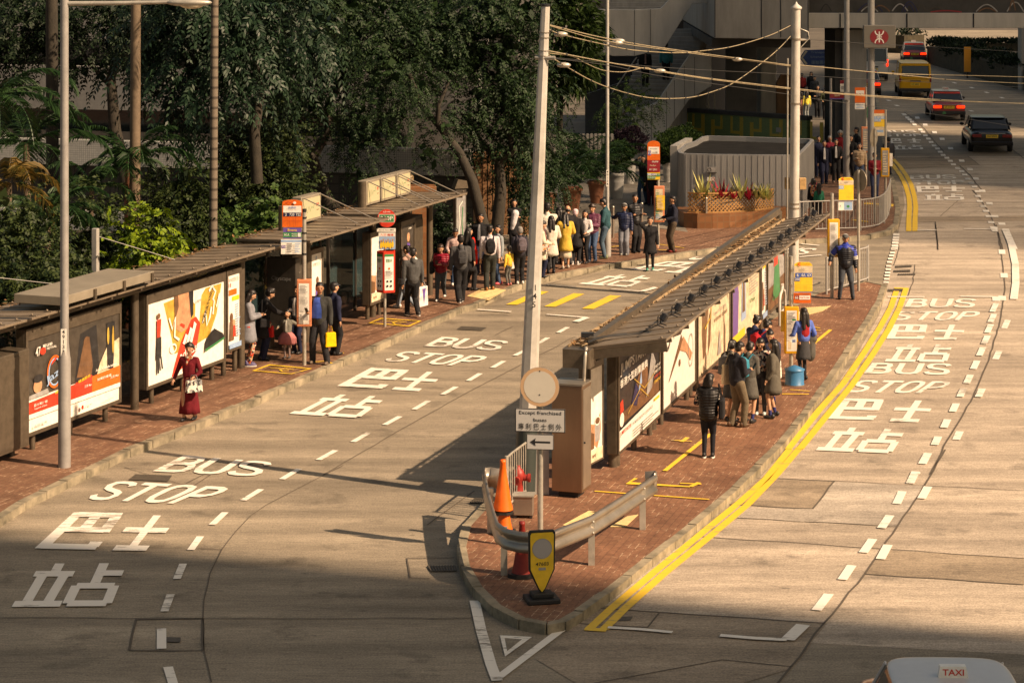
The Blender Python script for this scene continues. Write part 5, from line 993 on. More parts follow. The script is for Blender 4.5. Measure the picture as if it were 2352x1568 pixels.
m_ = MB(); m_.prism([(NLc.x - .25, NLc.y + .28), (NLc.x - .25, NLc.y - .22), (NLc.x + .2, NLc.y - .22), (NLc.x + .2, NLc.y + .28)], NLc.z - .3, NLc.z + .02); m_.build('gutter_box', M_BRONZE, t, bevel=.04)
m_ = MB(); m_.tube([(NLc.x - .1, NLc.y - .1, NLc.z + .03), (NLc.x - .2, NLc.y - .14, NLc.z + .05), (NLc.x - .28, NLc.y - .14, NLc.z - .1), (NLc.x - .2, NLc.y - .1, 1.95)], .03, 8); m_.build('conduit', M_GALV, t)
m_ = MB(); LL = (FLc - NLc)
for i in range(62):
    p = NLc + LL * ((i + .3) / 62); m_.beam(p + Vector((0, -.01, .035)), p + Vector((rnd.uniform(-.08, .2), .24, .04)), .035, .03)
m_.beam(NLc + Vector((0, .23, .03)), FLc + Vector((0, .23, .03)), .03, .05); m_.beam(NLc + Vector((0, -.02, .03)), FLc + Vector((0, -.02, .03)), .03, .04); m_.build('gutter_guard', mat('rusty_guard', (.36, .25, .14), .85, var=.4, scale=15), t)
litter(t, [NLc + LL * (i / 8) + Vector((0, .1, .03)) for i in range(9)], 420, .08)
for u in (.3, 3.55, 7.0, 10.85, 14.65, 18.2): m_ = MB(); m_.cyl((u + 1.5, .02, 0), (u + 1.5, .02, 2.5), .085, n=14); m_.build('post', M_BRONZE, t)
m_ = MB(); m_.beam((.2, .02, 2.52), (19.6, .02, 2.52), .12, .16); m_.build('front_beam', M_BRONZE, t)
for i in range(13): x = .4 + i * 1.4; f = x / 18; a = NRc.lerp(FRc, f); b = NLc.lerp(FLc, f); m_ = MB(); m_.beam(a + Vector((0, 0, -.09)), b + Vector((0, 0, -.09)), .05, .06); m_.build('rafter', M_BRONZE, t)
for lb, x0, x1, it, fz in (('island light box with a black start-up conference poster, nearest the steel cabinet', 1400, 1498, JUMP, 3), ('island light box with a white running poster, second from the steel cabinet', 1503, 1581, RUN, 2), ('island light box with a cream concert poster behind the queue', 1585, 1661, CONCERT, 2), ('island light box with a cream and purple poster, fourth from the steel cabinet', 1665, 1730, LADY, 2), ('narrow cream island light box, second from the far end', 1733, 1745, HEALTH, 1), ('green and brown island light box at the far end', 1748, 1789, TREEP, 2)):
    lightbox(lb, RF, RF.u(x0), RF.u(x1), .28, 2.24, it, legs=max(2, fz), v=-.14, head=.09, fw=.06)
t = lightbox('narrow light box with an iced drink poster on the end of the island shelter', RF, RF.u(1372) - .62, RF.u(1372) + .0, .3, 2.1, COFFEE, v=.05, legs=1, rot=R(-9), fw=.03)
t.location = G(1352, 1108, PAV)
# spotlights
SPT = [(1514, 741), (1547, 717), (1578, 695), (1609, 673), (1638, 653), (1665, 636), (1689, 618), (1717, 602), (1740, 584), (1764, 570), (1786, 553), (1805, 539), (1828, 524), (1845, 511), (1862, 497)]
nm = ['nearest', 'second', 'third', 'fourth', 'fifth', 'sixth', 'seventh', 'eighth', 'ninth', 'tenth', 'eleventh', 'twelfth', 'thirteenth', 'fourteenth', 'farthest']
for i, (x, y) in enumerate(SPT):
    g = G(x, y + 8, 2.86 + PAV - .14); lb = 'black spotlight on the island shelter roof, %s' % (nm[i] + (' of the row' if i in (0, 14) else ' from the near end of the row'))
    if i == 0:
        t = thing('spotlight', lb, 'spotlight', g, RF.rot, 'roof spotlights'); S0 = t; t.scale = (.7, .7, .7)
        m_ = MB(); m_.box(-.10, .10, -.07, .05, .15, .36); o = m_.build('lamp_body', M_BLACKP, t, bevel=.03); o.rotation_euler = (R(28), R(14), 0)
        for k_ in range(5): pass
        m_ = MB()
        for k_ in range(5): m_.box(-.09 + k_ * .04, -.075 + k_ * .04, .05, .08, .17, .34)
        m_.build('cooling_fin', M_BLACKP, o)
        m_ = MB(); m_.tube([(-.15, 0, .05), (-.15, 0, .25), (-.15, -.02, .28)], .014, 6); m_.tube([(.15, 0, .05), (.15, 0, .25)], .014, 6); m_.tube([(-.15, 0, .05), (-.15, -.16, .0)], .016, 6); m_.tube([(.15, 0, .05), (.15, -.16, .0)], .016, 6); m_.tube([(-.15, 0, .05), (.15, 0, .05)], .014, 6); m_.tube([(-.15, 0, .05), (-.17, .14, .0)], .016, 6); m_.build('bracket', M_BLACKP, t)
        m_ = MB(); m_.tube([(0, -.02, .36), (.04, -.08, .42), (.1, -.1, .36), (.12, .0, .3)], .006, 5); m_.build('wire_loop', M_GALV, t)
        m_ = MB(); m_.tube([(0, .05, .14), (-.1, .15, .03), (-.3, .2, .02), (-.42, .1, .03), (-.55, .22, .02), (-.75, .12, .02)], .014, 5); m_.build('cable', M_BLACK, t)
    else: copy_tree(S0, g, RF.rot + rnd.uniform(-.15, .15), lb)
t = thing('power_cable', 'black cable lying on the near end of the island shelter roof', 'cable', G(1400, 775, 2.7)); m_ = MB(); pts = [G(x, y, 2.74) - t.location for x, y in [(1350, 787), (1372, 778), (1400, 772), (1440, 768), (1470, 764), (1500, 752)]]; m_.tube(pts, .014, 5); m_.tube([p + Vector((0, .05, .01)) for p in pts[:4]], .012, 5); m_.build('cable_run', M_BLACK, t); m_ = MB(); m_.box(-.5, -.28, -.06, .06, -.0, .09); m_.build('junction_box', M_BLACKP, t)
# steel cabinet
a = G(1267, 1140, PAV); b = G(1337, 1146, PAV); w_ = (b - a).length
t = thing('steel_cabinet', 'tall copper toned stainless steel cabinet at the near end of the island shelter', 'cabinet', a, math.atan2(b.y - a.y, b.x - a.x)); m_ = MB(); m_.box(0, w_, 0, .5, .1, 1.92); m_.build('casing', mat('copper_steel', (.30, .20, .135), .36, .8, var=.2, scale=2, stretch=(1, 1, .3)), t, bevel=.012)
m_ = MB(); m_.box(-.01, w_ + .01, -.01, .51, 1.92, 1.95); m_.build('cap', M_STEEL, t); m_ = MB(); m_.box(.1, w_ - .1, .08, .42, 0, .1); m_.build('plinth', M_BLACK, t)
m_ = MB(); m_.box(w_, w_ + .012, .03, .47, .16, 1.86); m_.build('door', M_STEEL, t); m_ = MB(); m_.ell((w_ + .02, .08, .95), (.02, .02, .02), 8, 0, 5); m_.build('lock', M_BLACK, t)
# ---------------------------------------------------------------- street furniture
def pole_thing(name, label, cat, x, y, group=None, h=PAV, rot=0): return thing(name, label, cat, G(x, y, h), rot, group)
def shaft(t, r, h, m_=M_GREYP, r2=None, nm='pole', n=14, z0=0): b = MB(); b.cyl((0, 0, z0), (0, 0, h), r, r2, n=n); return b.build(nm, m_, t)
def panel(t, nm, x0, x1, y, z0, z1, items, th=.012, back=M_GREYP, rot=0, shape=None):
    """flat board facing -y with print on its face"""
    o = MB(); w, h = x1 - x0, z1 - z0
    if shape: o.prism_xz([(x0 + a * w, z0 + b * h) for a, b in shape], y, y + th, 0)
    else: o.box(x0, x1, y, y + th, z0, z1, 0)
    o2 = MB(); o2.add(o.v, o.f, 2)
    draw(o2, w, h, items, y - .001, x0, z0); o2.build(nm, PR, t); return
RT = [(0, 0), (1, 0), (1, .9)] + [(.5 + .5 * math.cos(a), .9 + .1 * math.sin(a)) for a in [math.pi * i / 10 for i in range(1, 10)]] + [(0, .9)]
def case(t, x, w, z0, z1, body, items, d=.16, y=-.08, hexa=False):
    m_ = MB()
    if hexa: m_.prism([(x - w * .5, y), (x - w * .1, y - w * .3), (x + w * .5, y - w * .12), (x + w * .5, y + d), (x - w * .3, y + d)], z0, z1)
    else: m_.box(x - w / 2, x + w / 2, y, y + d, z0, z1)
    o = m_.build('timetable_case', body, t, bevel=.02)
    m_ = MB(); draw(m_, w * .7, (z1 - z0) * .86, items, y - .004, x - w * .35, z0 + (z1 - z0) * .06); f = m_.build('timetable_sheet', PR, o)
    if hexa:
        bpy.data.objects.remove(f); f = None
        for (ax, ay), (bx_, by) in (((x - w * .5, y), (x - w * .1, y - w * .3)), ((x - w * .1, y - w * .3), (x + w * .5, y - w * .12))):
            L_ = math.hypot(bx_ - ax, by - ay); m_ = MB(); draw(m_, L_ * .8, (z1 - z0) * .88, items, -.004, L_ * .1, z0 + (z1 - z0) * .06); m_.build('timetable_sheet', PR, o, loc=(ax, ay, 0), rotz=math.atan2(by - ay, bx_ - ax))
    return o
PAPER = [('r', 0, 0, 1, 1, W_)] + txt_lines(.08, .9, .3, .96, 22, GY) + [('r', .1, .2, .3, .24, GY), ('r', .1, .12, .3, .16, GY), ('r', .4, .1, .9, .22, GY)]
M_CASEP = mat('case_salmon', (.62, .22, .11), .5, var=.12); M_CASEY = mat('case_yellow', (.72, .36, .02), .5, var=.1); M_CASER = mat('case_red', (.55, .03, .015), .45, var=.1)
PX = lambda y: G(CX, y, PAV).y / F                       # metres per picture unit at a ground row
# stop 1: red board
s_ = PX(838); H = lambda y, yb: (yb - y) * s_
t = pole_thing('bus_stop_sign', 'bus stop pole with a red board for routes 2, 720 and 722', 'bus stop sign', 699, 838, 'bus stop signs'); X = lambda x: (x - 699) * s_
shaft(t, .045, H(487, 838), M_GALV); m_ = MB(); m_.cyl((0, 0, H(487, 838)), (0, 0, H(480, 838)), .05); m_.build('cap', M_BLACK, t)
for y in (500, 535, 553, 583): m_ = MB(); m_.cyl((0, 0, H(y + 2, 838)), (0, 0, H(y - 2, 838)), .056); m_.build('clamp', M_BLACK, t)
panel(t, 'route_board', X(649), X(695), -.05, H(521, 838), H(458, 838), [('p', RT, OR), ('r', .05, .5, .95, .78, W_), ('r', .05, .39, .95, .53, NV), ('t', '2', .18, .46, None, .1, W_), ('t', '720', .48, .46, .24, .1, W_), ('t', '722', .8, .46, .24, .1, W_), ('t', '金鐘站', .5, .72, .4, .07, BL), ('t', 'Admiralty Station', .5, .65, .6, .04, GY), ('r', .05, .22, .95, .228, DR), ('r', .35, .04, .36, .38, DR), ('r', .65, .04, .66, .38, DR), ('o', .62, .89, .08, .045, W_), ('l', [(.15, .88), (.3, .92), (.4, .88), (.48, .92)], .006, DR)], shape=RT)
panel(t, 'route_notice', X(651), X(693), -.05, H(547, 838), H(522.5, 838), [('r', 0, 0, 1, 1, PU), ('r', .0, .1, 1, .58, GR), ('t', 'H1A', .2, .35, .28, .26, W_), ('t', 'Market', .62, .42, .3, .13, W_), ('t', 'Route', .62, .24, .3, .13, W_), ('r', .8, .16, .96, .52, W_), ('t', 'Bravo', .5, .8, .5, .22, YE)])
panel(t, 'fare_notice', X(646), X(693), -.05, H(583, 838), H(548.5, 838), [('r', 0, 0, 1, 1, W_), ('r', 0, .8, 1, .95, LB), ('r', .03, .4, .22, .6, PU), ('t', '720', .13, .5, .16, .12, W_)] + txt_lines(.28, .6, .1, .75, 6, GY) + txt_lines(.68, .95, .1, .75, 6, LB))
case(t, X(699), 34 * s_, H(749, 838), H(641, 838), M_CASEP, PAPER)
# stop 2: round red disc
s_ = PX(750); H = lambda y, yb: (yb - y) * s_
t = pole_thing('bus_stop_sign', 'bus stop pole with a round red disc for route 960P', 'bus stop sign', 884, 750, 'bus stop signs'); X = lambda x: (x - 884) * s_
shaft(t, .036, H(571, 750), M_GALV)
panel(t, 'route_disc', X(867), X(909.5), -.03, H(522, 750), H(480, 750), [('o', .5, .5, .5, .5, RD), ('r', .08, .28, .92, .72, W_), ('r', .11, .3, .89, .7, GR), ('t', '960P', .5, .5, .68, .24, W_), ('t', '九巴 KMB', .5, .85, .4, .1, W_)], shape=[(.5 + .5 * math.cos(a), .5 + .5 * math.sin(a)) for a in [i * math.pi / 12 for i in range(24)]])
panel(t, 'stop_name_plate', X(866), X(909), -.03, H(532, 750), H(524, 750), [('r', 0, 0, 1, 1, W_), ('t', 'Admiralty Station 金鐘站', .5, .5, .8, .5, K_)])
panel(t, 'advert_box', X(870), X(908), -.06, H(572, 750), H(534, 750), [('r', 0, 0, 1, 1, LB), ('r', 0, .78, 1, 1, W_), ('t', '九巴·龍運', .5, .88, .8, .14, RD)] + [('o', .15 + .14 * i, .25 + .06 * (i % 2), .07, .2, YE) for i in range(6)] + [('o', .15 + .14 * i, .52 + .06 * (i % 2), .045, .08, SK) for i in range(6)], th=.2)
case(t, X(886), 42 * s_, H(670, 750), H(576, 750), M_CASER, [('r', 0, 0, 1, 1, W_), ('r', 0, .93, 1, 1, GR), ('t', '緊握扶手', .5, .82, .7, .1, GR), ('o', .5, .6, .12, .03, OR), ('o', .3, .25, .12, .03, K_), ('o', .7, .25, .12, .03, K_), ('o', .3, .12, .12, .03, K_), ('o', .7, .12, .12, .03, K_)] + txt_lines(.1, .9, .35, .55, 6, GY), d=.2, y=-.06, hexa=True)
# stop 3: orange board 15
s_ = PX(566); H = lambda y, yb: (yb - y) * s_
t = pole_thing('bus_stop_sign', 'bus stop pole with a tall orange board for route 15', 'bus stop sign', 1512, 566, 'bus stop signs', rot=R(-4)); X = lambda x: (x - 1512) * s_
shaft(t, .04, H(358, 566), M_GALV)
panel(t, 'route_board', X(1487), X(1516), -.05, H(412, 566), H(323, 566), [('p', RT, OR), ('r', .08, .66, .94, .84, W_), ('r', .05, .62, .3, .74, PU), ('t', '15', .17, .68, .2, .07, W_), ('t', '山頂', .62, .7, .4, .05, GY), ('t', 'Admiralty', .5, .79, .6, .03, K_), ('r', 0, .42, 1, .5, DR), ('t', '請在此排隊', .62, .46, .5, .04, W_), ('r', 0, .2, 1, .42, DR), ('t', 'Cityflyer', .45, .36, .5, .05, CR), ('t', 'A11 2A11', .45, .26, .6, .05, W_), ('r', 0, .0, 1, .18, YE), ('r', .0, .1, .33, .16, LB), ('r', .34, .1, .66, .16, BL), ('r', .67, .08, 1, .16, GR), ('r', 0, .02, .65, .09, GR), ('t', '40D 40M', .35, .13, .6, .045, W_), ('t', 'E11', .84, .13, .3, .045, W_), ('t', 'E11A E11S', .34, .055, .6, .045, W_)], shape=RT)
case(t, X(1514), 24 * s_, H(510, 566), H(427, 566), M_CASEP, [('r', 0, 0, 1, 1, CR)] + txt_lines(.05, .6, .1, .9, 12, GR) + txt_lines(.05, .9, .05, .2, 3, LB)); panel(t, 'taped_paper', X(1508), X(1527), -.12, H(481, 566), H(448, 566), [('r', 0, 0, 1, 1, YE)] + txt_lines(.08, .9, .08, .92, 9, CR), th=.003)
# stop 4: yellow board 6 6A 6X
s_ = PX(862); H = lambda y, yb: (yb - y) * s_
t = pole_thing('bus_stop_sign', 'island bus stop pole with a yellow board for routes 6 and 6X', 'bus stop sign', 1817, 862, 'bus stop signs'); X = lambda x: (x - 1817) * s_
shaft(t, .045, H(588, 862), M_GALV)
for y in (655, 690, 620): m_ = MB(); m_.cyl((0, 0, H(y + 3, 862)), (0, 0, H(y - 3, 862)), .055); m_.build('clamp', M_STEEL, t)
CT = [(0, 0), (1, 0), (1, .88), (.93, .95), (.8, 1), (.2, 1), (.08, .96), (0, .93)]
panel(t, 'route_board', X(1824), X(1865.5), -.05, H(670, 862), H(601, 862), [('p', CT, YE), ('r', .0, .62, 1, .87, CR), ('r', .05, .5, .98, .64, BL), ('r', .02, .37, .3, .5, BL), ('t', '6', .18, .57, None, .1, W_), ('t', '6A', .5, .57, .22, .1, W_), ('t', '6X', .83, .57, .24, .1, W_), ('t', '260', .16, .435, .24, .09, W_), ('l', oval(.28, .93, .06, .04, 12, .6, 5.6), .012, RD), ('t', 'Citybus', .62, .93, .5, .06, RD), ('t', '金鐘站', .5, .79, .3, .05, GY), ('t', 'Admiralty Station', .5, .71, .6, .03, GY), ('r', .34, .03, .345, .5, GO), ('r', .66, .03, .665, .5, GO), ('r', .02, .25, .98, .255, GO), ('r', .02, .13, .98, .135, GO), ('r', 0, 0, 1, .025, BL)], shape=CT)
panel(t, 'route_plate', X(1822), X(1862), -.05, H(695, 862), H(671.5, 862), [('r', 0, 0, 1, 1, OR), ('r', .07, .35, .3, .75, DR), ('t', '66', .18, .55, .18, .3, W_), ('r', .33, .35, .95, .75, W_), ('t', 'Pok Fu Lam', .64, .55, .5, .14, RD)])
case(t, X(1817.5), 33 * s_, H(811, 862), H(703, 862), M_CASEY, [('r', 0, 0, 1, 1, W_)] + txt_lines(.08, .9, .32, .96, 20, GY) + [('r', .5, .22, .85, .3, LB), ('t', '66', .68, .26, .22, .05, PU), ('r', .1, .05, .4, .25, CR), ('r', .5, .76, .9, .8, GR)])
panel(t, 'taped_paper', X(1834), X(1845), -.03, H(763, 862), H(715, 862), [('r', 0, 0, 1, 1, W_)] + txt_lines(.2, .9, .1, .9, 8, GY), th=.003); panel(t, 'taped_paper', X(1793), X(1802), -.01, H(761, 862), H(714, 862), [('r', 0, 0, 1, 1, YE)], th=.003)
# stop 5: yellow board 10
s_ = PX(684); H = lambda y, yb: (yb - y) * s_
t = pole_thing('bus_stop_sign', 'bus stop pole with a yellow board for route 10 behind the man in blue', 'bus stop sign', 1911, 684, 'bus stop signs', rot=R(3)); X = lambda x: (x - 1911) * s_
shaft(t, .045, H(444, 684), M_GALV)
panel(t, 'route_board', X(1926), X(1960), -.05, H(461, 684), H(407, 684), [('p', CT, YE), ('r', .0, .68, 1, .87, CR), ('r', .0, .5, .33, .65, LB), ('t', '10', .18, .575, .2, .1, W_), ('l', oval(.28, .93, .06, .04, 12, .6, 5.6), .012, RD), ('t', 'Citybus', .62, .93, .5, .06, RD), ('t', '金鐘站', .5, .79, .3, .05, GY), ('r', .34, .03, .345, .5, GO), ('r', .66, .03, .665, .5, GO), ('r', .02, .33, .98, .335, GO), ('r', .02, .18, .98, .185, GO), ('r', 0, 0, 1, .025, BL)], shape=CT)
panel(t, 'map_notice', X(1925), X(1958), -.05, H(483, 684), H(462.5, 684), [('r', 0, 0, 1, 1, W_), ('r', .4, .05, .97, .95, LB), ('o', .68, .45, .1, .15, GR), ('t', 'f', .14, .5, None, .2, NV)])
case(t, X(1914), 27 * s_, H(590, 684), H(503, 684), M_CASEY, PAPER)
# farther stops
def far_stop(label, x, yb, top, boards, cs, body):
    s_ = PX(yb); t = pole_thing('bus_stop_sign', label, 'bus stop sign', x, yb, 'bus stop signs'); shaft(t, .045, (yb - top) * s_, M_GALV)
    for (x0, x1, y0, y1, it) in boards: panel(t, 'route_board', (x0 - x) * s_, (x1 - x) * s_, -.06, (yb - y1) * s_, (yb - y0) * s_, it)
    case(t, ((cs[0] + cs[1]) / 2 - x) * s_, (cs[1] - cs[0]) * s_, (yb - cs[3]) * s_, (yb - cs[2]) * s_, body, [('r', 0, 0, 1, 1, GY)] + txt_lines(.1, .9, .1, .9, 8, CR)); return t
t = far_stop('bus stop pole with a blue and yellow board beside the far kerb', 2034, 452, 252, [(2007, 2031, 252, 291, [('r', 0, 0, 1, 1, YE), ('r', 0, .78, 1, 1, OR), ('r', 0, .62, 1, .78, CR), ('r', 0, .3, .65, .62, LB), ('r', .65, .45, 1, .62, LB), ('t', '1 1P 5B', .5, .54, .85, .12, W_), ('t', '5X 11', .35, .38, .6, .1, W_)]), (2007, 2031, 292, 312, [('r', 0, 0, 1, 1, CR), ('r', .1, .4, .9, .7, LB)])], (2023, 2042, 340, 406), M_CASEY)
panel(t, 'taped_paper', (2043 - 2034) * PX(452), (2050 - 2034) * PX(452), -.02, (452 - 382) * PX(452), (452 - 352) * PX(452), [('r', 0, 0, 1, 1, W_)], th=.003)
far_stop('bus stop pole with a small red board among the far crowd', 1989, 415, 200, [(1963, 1987, 201, 236, [('r', 0, 0, 1, 1, OR), ('r', .1, .5, .9, .8, W_), ('t', '23 25 26', .5, .55, .8, .12, DR)]), (1963, 1986, 237, 251, [('r', 0, 0, 1, 1, W_)] + txt_lines(.1, .9, .1, .9, 3, LB)), (1991, 2000, 246, 270, [('r', 0, 0, 1, 1, GR)])], (1978, 1998, 291, 350), M_CASEP)
# ---- discs on posts
def disc_post(label, x, yb, yc, r, rot, top=None, front=True, name='road_sign'):
    s_ = PX(yb); t = thing(name, label, 'road sign', G(x, yb, PAV), 0, 'round road signs'); h = (yb - yc) * s_; R_ = r * s_
    shaft(t, .04, h + R_ * .9, M_GALV, n=10); m_ = MB(); m_.prism_xz([(R_ * math.cos(a), h + R_ * math.sin(a)) for a in [i * math.pi / 16 for i in range(32)]], -.055, -.042); o = m_.build('sign_disc', M_PW if front else M_ROOFL, t); o.rotation_euler = (0, 0, rot)
    m_ = MB(); m_.box(-.02, .02, -.042, -.03, h - R_ * .9, h + R_ * .9); o2 = m_.build('sign_bracket', M_GALV, t); o2.rotation_euler = (0, 0, rot); return t
disc_post('turned grey road sign disc on a post behind the man in the blue jacket', 1972, 668, 414, 25.5, R(118), front=False)
disc_post('turned grey road sign disc on a leaning post at the railing corner', 2010, 512, 316, 22, R(-122), front=False)
# ---- except franchised buses
D_ = 37.0; g = G(1241, 1262, PAV); s_ = g.y / F
t = thing('road_sign', 'post with a blank round disc over an Except franchised buses plate', 'road sign', g, R(-8)); H = lambda y: (1262 - y) * s_
shaft(t, .045, H(850), M_GALV)
m_ = MB(); cz, R_ = H(886), 45 * s_; m_.prism_xz([(R_ * math.cos(a), cz + R_ * math.sin(a)) for a in [i * math.pi / 24 for i in range(48)]], -.075, -.062, 2)
draw(m_, 2 * R_, 2 * R_, [('o', .5, .5, .5, .5, 17), ('o', .5, .5, .41, .41, 18), ('o', .5, .9, .018, .018, K_), ('o', .5, .3, .018, .018, K_)], -.076, -R_, cz - R_); m_.build('sign_disc', PR + [mat('disc_peach', (.60, .38, .22), .5), mat('disc_cream', (.62, .57, .48), .5, var=.05)], t)
M_PLW = mat('sign_plate_white', (.50, .49, .47), .5)
PRS = PR + [M_PLW]
def splate(nm, x0, x1, y0, y1, items):
    a, b, c, d = (x0 - 1241) * s_, (x1 - 1241) * s_, H(y1), H(y0); m_ = MB(); m_.box(a, b, -.072, -.06, c, d, 2)
    draw(m_, b - a, d - c, [('r', 0, 0, 1, 1, K_), ('r', .02, .04, .98, .96, 17)] + items, -.073, a, c); return m_.build(nm, PRS, t)
splate('exception_plate', 1184, 1300, 936, 990, [('t', 'Except franchised', .5, .8, .84, .2, K_), ('t', 'buses', .5, .53, .26, .15, K_), ('t', '專 利 巴 士 例 外', .5, .24, .86, .28, K_), ('o', .5, .92, .012, .025, GY), ('o', .5, .07, .012, .025, GY)])
splate('arrow_plate', 1211, 1273, 995, 1030, [('r', .3, .44, .88, .56, K_), ('p', [(.12, .5), (.34, .24), (.30, .5), (.34, .76)], K_)])
# ---- poles
def num(t, s, x, y, z_, r, dz, h, c=K_):
    m_ = MB()
    for i, ch in enumerate(s): m_.text(ch, TM(x, y, z_ - i * dz), None, h, c, .01)
    return m_.build('pole_number', PR, t)
D_ = 40.6; b = G(1205, 1134, PAV); top = P(1253, 15, b.y - .02)
t = thing('tram_wire_pole', 'tall pale octagonal pole leaning right, numbered 145', 'pole', b); tp = top - b
m_ = MB(); m_.tube([(0, 0, 0), tp], [.172, .075], 8, sm=False); m_.build('shaft', M_POLEW, t)
m_ = MB(); m_.cyl((0, 0, 0), tp * .155, .20, .185, n=8); m_.build('base_sleeve', mat('dark_green_sleeve', (.035, .045, .04), .5), t); m_ = MB(); m_.box(.17, .42, -.05, .05, 0, 1.25); m_.build('ribbed_panel', M_GREYP, t)
m_ = MB(); m_.cyl(tp, tp + Vector((0, 0, .04)), .085, n=8); m_.build('cap', M_BLACKP, t)
for y in (76, 88, 118, 130, 136): f = (1134 - y) / (1134 - 15); m_ = MB(); m_.cyl(tp * f, tp * (f + .002), .088, n=10); m_.build('band', M_STEEL, t)
f = (1134 - 133) / (1134 - 15); q = tp * f; m_ = MB(); m_.tube([q + Vector((-.14, 0, 0)), q + Vector((.2, -.1, 0))], .035, 8); m_.build('insulator_arm', M_GALV, t)
q = tp * ((1134 - 676) / (1134 - 15)); m_ = MB()
for i, ch in enumerate('145'): m_.text(ch, TM(q.x + .035 - i * .012, q.y - .155, q.z + .14 - i * .145), None, .10, K_, .015)
m_.build('pole_number', PR, t); P145 = b + tp
b2 = G(1822, 690, PAV); tp2 = P(1829, 22, b2.y) - b2
t = thing('tram_wire_pole', 'round grey pole with a pointed cap behind the island shelter roof', 'pole', b2); m_ = MB(); m_.tube([(0, 0, 0), tp2], [.135, .112], 16); m_.build('shaft', M_POLEW, t); m_ = MB(); m_.lathe([(.13, 0), (.15, .03), (.14, .06), (.04, .14), (.01, .2)], 14, tuple(tp2)); m_.build('cap', M_POLEW, t)
for y in (92, 240, 470, 480): f = (690 - y) / 668; m_ = MB(); m_.cyl(tp2 * f, tp2 * (f + .006), .135, n=14); m_.build('band', M_STEEL, t)
q = tp2 * ((690 - 422) / 668)
for x0, x1, d in ((.13, .3, 0), (-.24, -.12, .1)): m_ = MB(); m_.box(q.x + x0, q.x + x1, -.05 + d, .08 + d, q.z - .15, q.z + .15); m_.build('junction_box', mat('rusty_box', (.48, .30, .13), .7, var=.4, scale=12), t, bevel=.01)
q = tp2 * ((690 - 92) / 668); m_ = MB(); m_.tube([q + Vector((.12, 0, 0)), q + Vector((.3, 0, 0))], .03, 8); m_.build('insulator_arm', M_GALV, t)
m_ = MB(); m_.tube([(-.17, -.05, 0), (-.15, -.05, 6.3)], .022, 6); m_.tube([tp2 + Vector((.1, -.05, -.5)), tp2 + Vector((.3, -.05, -.58)), tp2 + Vector((.33, -.05, -.75)), tp2 + Vector((.1, -.05, -1.0))], .012, 5); m_.build('cable_conduit', M_GALV, t)
def lamp_col(label, x, yb, r1, r0, hs, h, nmb, seg=None, name='street_lamp', mm=M_GREYP):
    t = thing(name, label, 'street lamp' if name == 'street_lamp' else 'pole', G(x, yb, PAV)); m_ = MB(); m_.lathe([(r0, 0), (r0, hs), (r0 * .9, hs + .05), (r1, hs + .3), (r1 * .95, h)], 18); m_.build('column', mm, t)
    if nmb:
        nz, st = nmb[1:]; m_ = MB(); m_.box(-r1 * .62, r1 * .62, -r1 - .012, -r1 * .6, nz - .46 * st, nz + .05 * st, 0); m_.build('number_strip', M_PW, t)
        m_ = MB()
        for i, ch in enumerate(nmb[0]): m_.text(ch, TM(0, -r1 - .014, nz - i * .095 * st), None, .075 * st, K_, .012)
        m_.build('column_number', PR, t)
    return t
s_ = PX(1072)
t = lamp_col('tall grey street lamp numbered 49133 with an arm reaching right', 148, 1072, .078, .115, 1.95, 9.2, ('49133', (1072 - 760) * s_, .95), mm=mat('lamp_column_grey', (.30, .285, .27), .5, .2, var=.22, scale=3))
hz = (1072 - 5) * s_; m_ = MB(); m_.tube([(0, 0, hz - .03), (1.0, 0, hz - .02), (2.0, 0, hz)], [.045, .04, .035], 10); m_.build('arm', M_GALV, t); m_ = MB(); m_.ell((2.25, 0, hz - .01), (.42, .13, .075), 16, 0, 10); m_.build('lamp_head', M_GALV, t); m_ = MB(); m_.ell((2.3, 0, hz - .055), (.22, .1, .07), 14, 0, 8); m_.build('lamp_lens', M_PCREAM, t)
s_ = PX(589); t = lamp_col('slim grey lamp column numbered 49134 in the plaza beside the terracotta pots', 1395, 589, .052, .11, 1.15, 9.2, ('49134', (589 - 394) * s_, .95))
def ppole(label, x, yb, r, h, band=None):
    t = thing('steel_pole', label, 'pole', G(x, yb, PAV), 0, 'tall poles along the far kerb'); shaft(t, r, h, M_GREYP, r * .85, 'shaft', 16); s_ = PX(yb); m_ = MB()
    m_.cyl((0, 0, 0), (0, 0, 1.6), r * 1.25, n=16); m_.build('base', M_GREYP, t); return t
t = ppole('blue grey tall pole among the far crowd, left of the station sign', 1945, 408, .115, 9.4); m_ = MB(); m_.box(-.1, .1, -.16, -.14, 3.0, 3.3); m_.build('number_plate', M_PGREY, t)
s_ = PX(428); b = G(2001, 428, PAV)
t = thing('station_sign', 'grey square station sign with a red oval symbol on a tall pole', 'station sign', b); shaft(t, .14, 9.4, M_GREYP, .12, 'pole', 16); X = lambda x: (x - 2001) * s_; H = lambda y: (428 - y) * s_
m_ = MB(); m_.box(X(1979.5), X(2053), -.42, -.18, H(110), H(57.5)); m_.build('sign_box', mat('sign_box_grey', (.17, .155, .13), .5), t, bevel=.03)
def hs(pts, wd): return ('l', pts, wd, W_)
m_ = MB(); sw = X(2053) - X(1979.5); sh_ = H(57.5) - H(110)
ar = lambda cx, cy, rx, ry, a0, a1: [(cx + rx * math.cos(a0 + (a1 - a0) * i / 10), cy + ry * math.sin(a0 + (a1 - a0) * i / 10)) for i in range(11)]
draw(m_, sw, sh_, [('o', .49, .49, .29, .34, DR), hs([(.49, .25), (.49, .73)], .022), hs(ar(.49, .76, .13, .2, math.pi, 2 * math.pi), .022), hs(ar(.49, .22, .13, .2, 0, math.pi), .022), hs([(.41, .49), (.57, .49)], .018)], -.425, X(1979.5), H(110)); m_.build('sign_face', PR, t)
